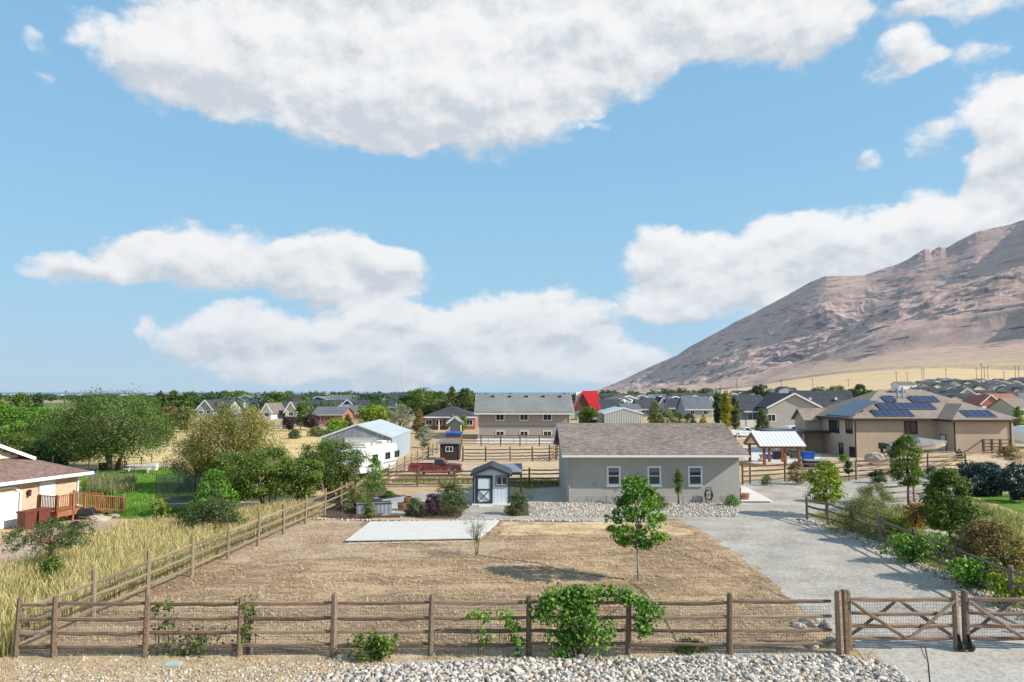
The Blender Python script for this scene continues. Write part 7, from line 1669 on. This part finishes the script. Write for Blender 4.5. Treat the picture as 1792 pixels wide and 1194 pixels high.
vine('sparse vine tendrils near the post left of the big vine', 905, 1145, 16, 1.1, 'vine', 70, YF, 5, .12, .2)
vine('low green clump at the fence foot between two posts', 665, 1150, 52, .68, 'green', 900, YF - .1, 30, .10, .3)
vine('thin dark tendrils on the mesh around the third post', 345, 1150, 90, .75, 'green', 380, YF + .25, 26, .10, .2)
vine('small vine sprig climbing beside the fourth post', 432, 1150, 26, 1.75, 'green', 260, YF + .2, 16, .10, .15)
vine('short vine sprig at the top rail beside the third post', 285, 1150, 30, 1.6, 'green', 160, YF + .2, 8, .10, .15)
shrub('low dark weed at the fence foot near the teal lid', 1210, 1140, 1118, 70, 'green', 900, .07, nc=30)
dv = [dp[4], dp[5]]
def wvine(label, px, py, w, h_, n, leaf):
    x, y = G(px, py); return vine(label, px, py, w, h_, leaf, n, y, 36, .12, .5)
wvine('green vine sprawling over the driveway fence below the red and yellow tree', 1595, 985, 66, 1.2, 1700, 'vine')
wvine('lime green vine along the driveway fence towards the gate', 1712, 1030, 80, 1.2, 2400, 'bright')
wvine('yellow-green vine on the driveway fence at the picture edge', 1775, 1058, 60, 1.2, 1400, 'yellowgreen')
wvine('sparse light vine on the middle of the driveway fence', 1645, 975, 50, 1.0, 700, 'bright')
# --- far tree belts: one shared set of crowns, many trees
fk = []
for i in range(7):
    rg = np.random.RandomState(100 + i); nc = 26; n = 520
    zc = rg.uniform(0.05, .95, nc); th_ = rg.uniform(0, 6.28, nc); rad = crown_r('round' if i < 5 else 'egg', zc) * rg.uniform(.5, 1, nc)
    P = np.stack([np.cos(th_)*rad*.5*.8, np.sin(th_)*rad*.5*.8, zc*.9 + .05], 1); idx = rg.randint(0, nc, n); off = rg.normal(0, 1, (n, 3)); off /= np.linalg.norm(off, axis=1)[:, None]
    C_ = P[idx] + off * rg.uniform(.05, .17, n)[:, None]; V, F = leaves(rg, C_, off, .085, .5, 0, .8)
    fk.append(np_mesh('crown', V, F, LM[('far', 'far', 'green', 'far', 'dull', 'far', 'green')[i]], tint=np.clip(rg.normal(.45, .2, n), 0, 1)))
ftr = MB().tube([(0,0,-.05),(0,0,.5)], [.03,.015], 5).mesh('trunk', BARK)
rg = np.random.RandomState(77)
def far_tree(px, Y, h_, wf, label, group):
    x = XY(px, Y); e = empty('belt_tree', (x, Y, float(terr(x, Y)) - .1), rg.uniform(0, 6), label, 'tree', group)
    o = link('crown', fk[rg.randint(7)], e, sc=(h_*wf, h_*wf, h_)); o2 = link('trunk', ftr, e, sc=(h_*wf, h_*wf, h_))
for k in range(175):
    px = rg.uniform(330, 830); Y = rg.uniform(265, 600); 
    if 540 < px < 650 and Y < 300: continue
    far_tree(px, Y, rg.uniform(6.5, 9.0) * (1 + .2 * (Y > 420)), rg.uniform(.9, 1.5), 'dark green tree in the broad belt between the houses and the lake', 'trees of the belt before the lake')
for k in range(26):
    far_tree(rg.uniform(980, 1060), rg.uniform(330, 650), rg.uniform(6.5, 9), rg.uniform(1, 1.5), 'dark green tree in the belt at the foot of the mountain tail', 'trees at the mountain tail')
for k in range(70):
    px = rg.uniform(1055, 1245); Y = rg.uniform(560, 820); far_tree(px, Y, rg.uniform(8, 12.5), rg.uniform(.9, 1.4), 'blue-green tree in the long row under the mountain slope', 'trees in the row under the slope')
for k in range(40):
    px = rg.uniform(1050, 1310); Y = rg.uniform(230, 480); far_tree(px, Y, rg.uniform(3.5, 6), rg.uniform(.9, 1.3), 'small yard tree between the subdivision roofs', 'yard trees of the subdivision')
for k in range(34):
    px = rg.uniform(1590, 1830); Y = rg.uniform(280, 640); far_tree(px, Y, rg.uniform(3, 5), rg.uniform(.9, 1.3), 'small yard tree between the roofs under the golden foothill', 'yard trees under the foothill')
for k in range(22):
    px = rg.uniform(150, 345); Y = rg.uniform(250, 520); far_tree(px, Y, rg.uniform(5, 7.5), rg.uniform(.9, 1.4), 'green tree showing between the shade tree and the poplars', 'trees behind the shade tree')
for k in range(26):
    far_tree(rg.uniform(470, 700), rg.uniform(185, 240), rg.uniform(3.5, 5.5), rg.uniform(.9, 1.2), 'small yard tree among the roofs behind the metal barn', 'yard trees behind the barn')
# far wood further out, one mass
xs_f = rg.uniform(-1100, 420, 900); ys_f = rg.uniform(650, 1700, 900); Vs = []; Fs_ = []; tn = []; base = 0
for x_, y_ in zip(xs_f, ys_f):
    if x_/y_ > .14: continue
    n = 70; h_ = rg.uniform(6, 10); C_ = rg.normal(0, 1, (n, 3)); C_ /= np.linalg.norm(C_, axis=1)[:, None]; off = C_.copy(); C_ = C_ * rg.uniform(.6, 1, n)[:, None] * np.array([h_*.7, h_*.7, h_*.45]) + [x_, y_, float(terr(x_, y_)) + h_*.5]
    V, F = leaves(rg, C_, off, 2.2, .5, 0, .8); Vs.append(V); Fs_.append(F + base); base += len(V); tn.append(np.clip(rg.normal(.4, .2, n), 0, 1))
o = link('distant_wood', np_mesh('distant_wood', np.concatenate(Vs), np.concatenate(Fs_), LM['far'], tint=np.concatenate(tn))); props(o, 'distant dark green wood stretching towards the lake shore', 'wood', kind='stuff')
# --- tall dry grass beside the left fence, straw on the lot
def blades(name, P, h0, h1, wd, mat_, seed, lean=.35, z=None, tint=(.5, .2)):
    rg = np.random.RandomState(seed); n = len(P); P = np.asarray(P); h_ = rg.uniform(h0, h1, n); a = rg.uniform(0, 6.28, n); b_ = rg.uniform(0, 6.28, n); l_ = rg.uniform(0, lean, n) * h_
    base = np.stack([P[:, 0], P[:, 1], np.zeros(n)], 1); sd = np.stack([np.cos(a), np.sin(a), np.zeros(n)], 1) * wd * rg.uniform(.6, 1.4, n)[:, None]
    ld = np.stack([np.cos(b_), np.sin(b_), np.zeros(n)], 1) * l_[:, None]; upv = np.array([0, 0, 1.0])
    m_ = base + ld*.35 + upv * (h_ * .6)[:, None]; tp = base + ld + upv * h_[:, None]
    V = np.stack([base - sd, base + sd, m_ + sd*.8, m_ - sd*.8, tp + sd*.6, tp - sd*.6], 1).reshape(-1, 3); i = np.arange(n)[:, None] * 6
    F = np.concatenate([i + np.array([[0, 1, 2, 3]]), i + np.array([[3, 2, 4, 5]])])
    tv = np.clip(rg.normal(tint[0], tint[1], n), 0, 1)
    return link(name, np_mesh(name, V, F, LM[mat_] if mat_ in LM else mat_, tint=np.concatenate([tv, tv])))
def in_poly(x, y, poly):
    c_ = False; j = len(poly) - 1
    for i in range(len(poly)):
        xi, yi = poly[i]; xj, yj = poly[j]
        if ((yi > y) != (yj > y)) and (x < (xj - xi)*(y - yi)/(yj - yi + 1e-12) + xi): c_ = not c_
        j = i
    return c_
def scatter(poly, n, rg, dens=None):
    xs0_, ys0_ = [p[0] for p in poly], [p[1] for p in poly]; out = []
    while len(out) < n:
        x, y = rg.uniform(min(xs0_), max(xs0_)), rg.uniform(min(ys0_), max(ys0_))
        if in_poly(x, y, poly) and (dens is None or rg.rand() < dens(x, y)): out.append((x, y))
    return out
rg = np.random.RandomState(9)
gpoly = GP((-60,1160),(-60,1035),(40,1000),(120,965),(215,935),(330,918),(440,905),(540,890),(560,905),(520,918),(440,945),(370,985),(300,1010),(235,1040),(140,1075),(36,1118),(22,1150))
def clumpy(x, y): return .35 + .65 * (vnoise(np.array([x*.9]), np.array([y*.9]), 3)[0] > -.15)
P = scatter(gpoly, 62000, rg, clumpy)
P1 = [p for p in P if rg.rand() < .72]; P2 = [p for p in P if vnoise(np.array([p[0]*.35]), np.array([p[1]*.35]), 8)[0] > -.05][:13000]
o = blades('tall_grass', P1, .35, .95, .011, 'drygrass', 1, .45); props(o, 'tall straw-yellow grass beside the side fence', 'grass', kind='stuff')
o = blades('green_grass', P2, .3, .75, .010, 'yellowgreen', 2, .4, tint=(.3, .2)); props(o, 'yellow-green grass growing among the straw by the side fence', 'grass', kind='stuff')
fpoly = GP((60,1140),(150,1072),(313,1012),(425,950),(560,915),(880,925),(1180,912),(1230,935),(1340,1010),(1395,1060),(1400,1100),(1450,1134))
P = scatter(fpoly, 30000, rg, lambda x, y: .25 + .75 * (vnoise(np.array([x*.5]), np.array([y*.8]), 4)[0] > -.1))
def lying(name, P, L0, L1, wd, m_, seed):
    rg = np.random.RandomState(seed); n = len(P); P = np.asarray(P); a = rg.uniform(0, 6.28, n); L_ = rg.uniform(L0, L1, n)
    d = np.stack([np.cos(a), np.sin(a), np.zeros(n)], 1) * L_[:, None]; s_ = np.stack([-np.sin(a), np.cos(a), np.zeros(n)], 1) * wd; b0 = np.stack([P[:, 0], P[:, 1], np.full(n, .03)], 1); u_ = np.array([0, 0, 1.0]) * rg.uniform(.0, .07, n)[:, None]
    V = np.stack([b0 - s_, b0 + s_, b0 + d + s_ + u_, b0 + d - s_ + u_], 1).reshape(-1, 3); return link(name, np_mesh(name, V, np.arange(4*n).reshape(n, 4), LM[m_], tint=np.clip(rg.normal(.6, .22, n), 0, 1)))
o = lying('mown_straw', P, .06, .24, .011, 'straw', 3); props(o, 'loose mown straw lying over the dry lot', 'straw', kind='stuff')
vpoly = [(-16, 18.6), (-16, 21.7), (-12, 22.4), (11.5, 22.4), (11.2, 21.2), (4, 21.4), (-4, 20.9), (-6, 18.6)]
P = scatter(vpoly, 15000, rg, clumpy); o = blades('verge_grass', P, .02, .09, .008, 'straw', 5, 1.4, tint=(.6, .25)); props(o, 'short dry grass on the verge along the front fence', 'grass', kind='stuff')
lpoly = GP((140,838),(170,824),(300,820),(350,832),(370,880),(330,913),(235,906),(170,901),(150,880))
P = scatter(lpoly, 16000, rg); o = blades('lawn_grass', P, .04, .13, .03, 'bright', 6, .8, tint=(.5, .2)); props(o, 'green lawn grass beside the brick house', 'grass', kind='stuff')
wpoly = GP((150,866),(150,845),(236,842),(236,862),(200,868)); P = scatter(wpoly, 3500, rg); o = blades('patch_weeds', P, .3, .9, .02, 'olive', 7, .5); props(o, 'overgrown weeds inside the wire vegetable patch', 'weeds', kind='stuff')
ppoly = GP((664,856),(664,846),(820,846),(930,856),(985,852),(985,842),(900,840),(700,838)); P = scatter(ppoly, 5000, rg); o = blades('pasture_weeds', P, .1, .4, .02, 'olive', 8, .6); props(o, 'thin weeds along the pasture fence behind the shed', 'weeds', kind='stuff')
bpoly = GP((1420,903),(1470,900),(1640,888),(1700,880),(1792,905),(1792,1050),(1690,1020),(1600,982),(1500,938)); P = scatter(bpoly, 15000, rg, clumpy); o = blades('bank_grass', P, .1, .45, .014, 'olive', 9, .6); props(o, 'rough green grass on the bank behind the driveway fence', 'grass', kind='stuff')
P = scatter(GP((200,925),(330,912),(420,900),(350,935),(230,940)), 5000, rg, clumpy); o = blades('dry_tufts', P, .15, .5, .014, 'drygrass', 10, .6); props(o, 'dry tufts along the neighbour track by the trampoline', 'grass', kind='stuff')

# ------------------------------------------------------------------ haze: one closed box of thin air
hm = bpy.data.materials.new('haze'); hm.use_nodes = True; t = hm.node_tree; t.nodes.clear()
pv_ = t.nodes.new('ShaderNodeVolumePrincipled'); o = t.nodes.new('ShaderNodeOutputMaterial'); t.links.new(pv_.outputs[0], o.inputs['Volume'])
pv_.inputs['Color'].default_value = (.72, .86, 1.0, 1); pv_.inputs['Density'].default_value = 1.2e-5; pv_.inputs['Anisotropy'].default_value = .2
hb = MB().box(-95000, -300, -42, 95000, 31000, 1750).build('haze', hm); props(hb, 'thin pale air between the lot, the lake and the mountain', 'haze', kind='stuff')
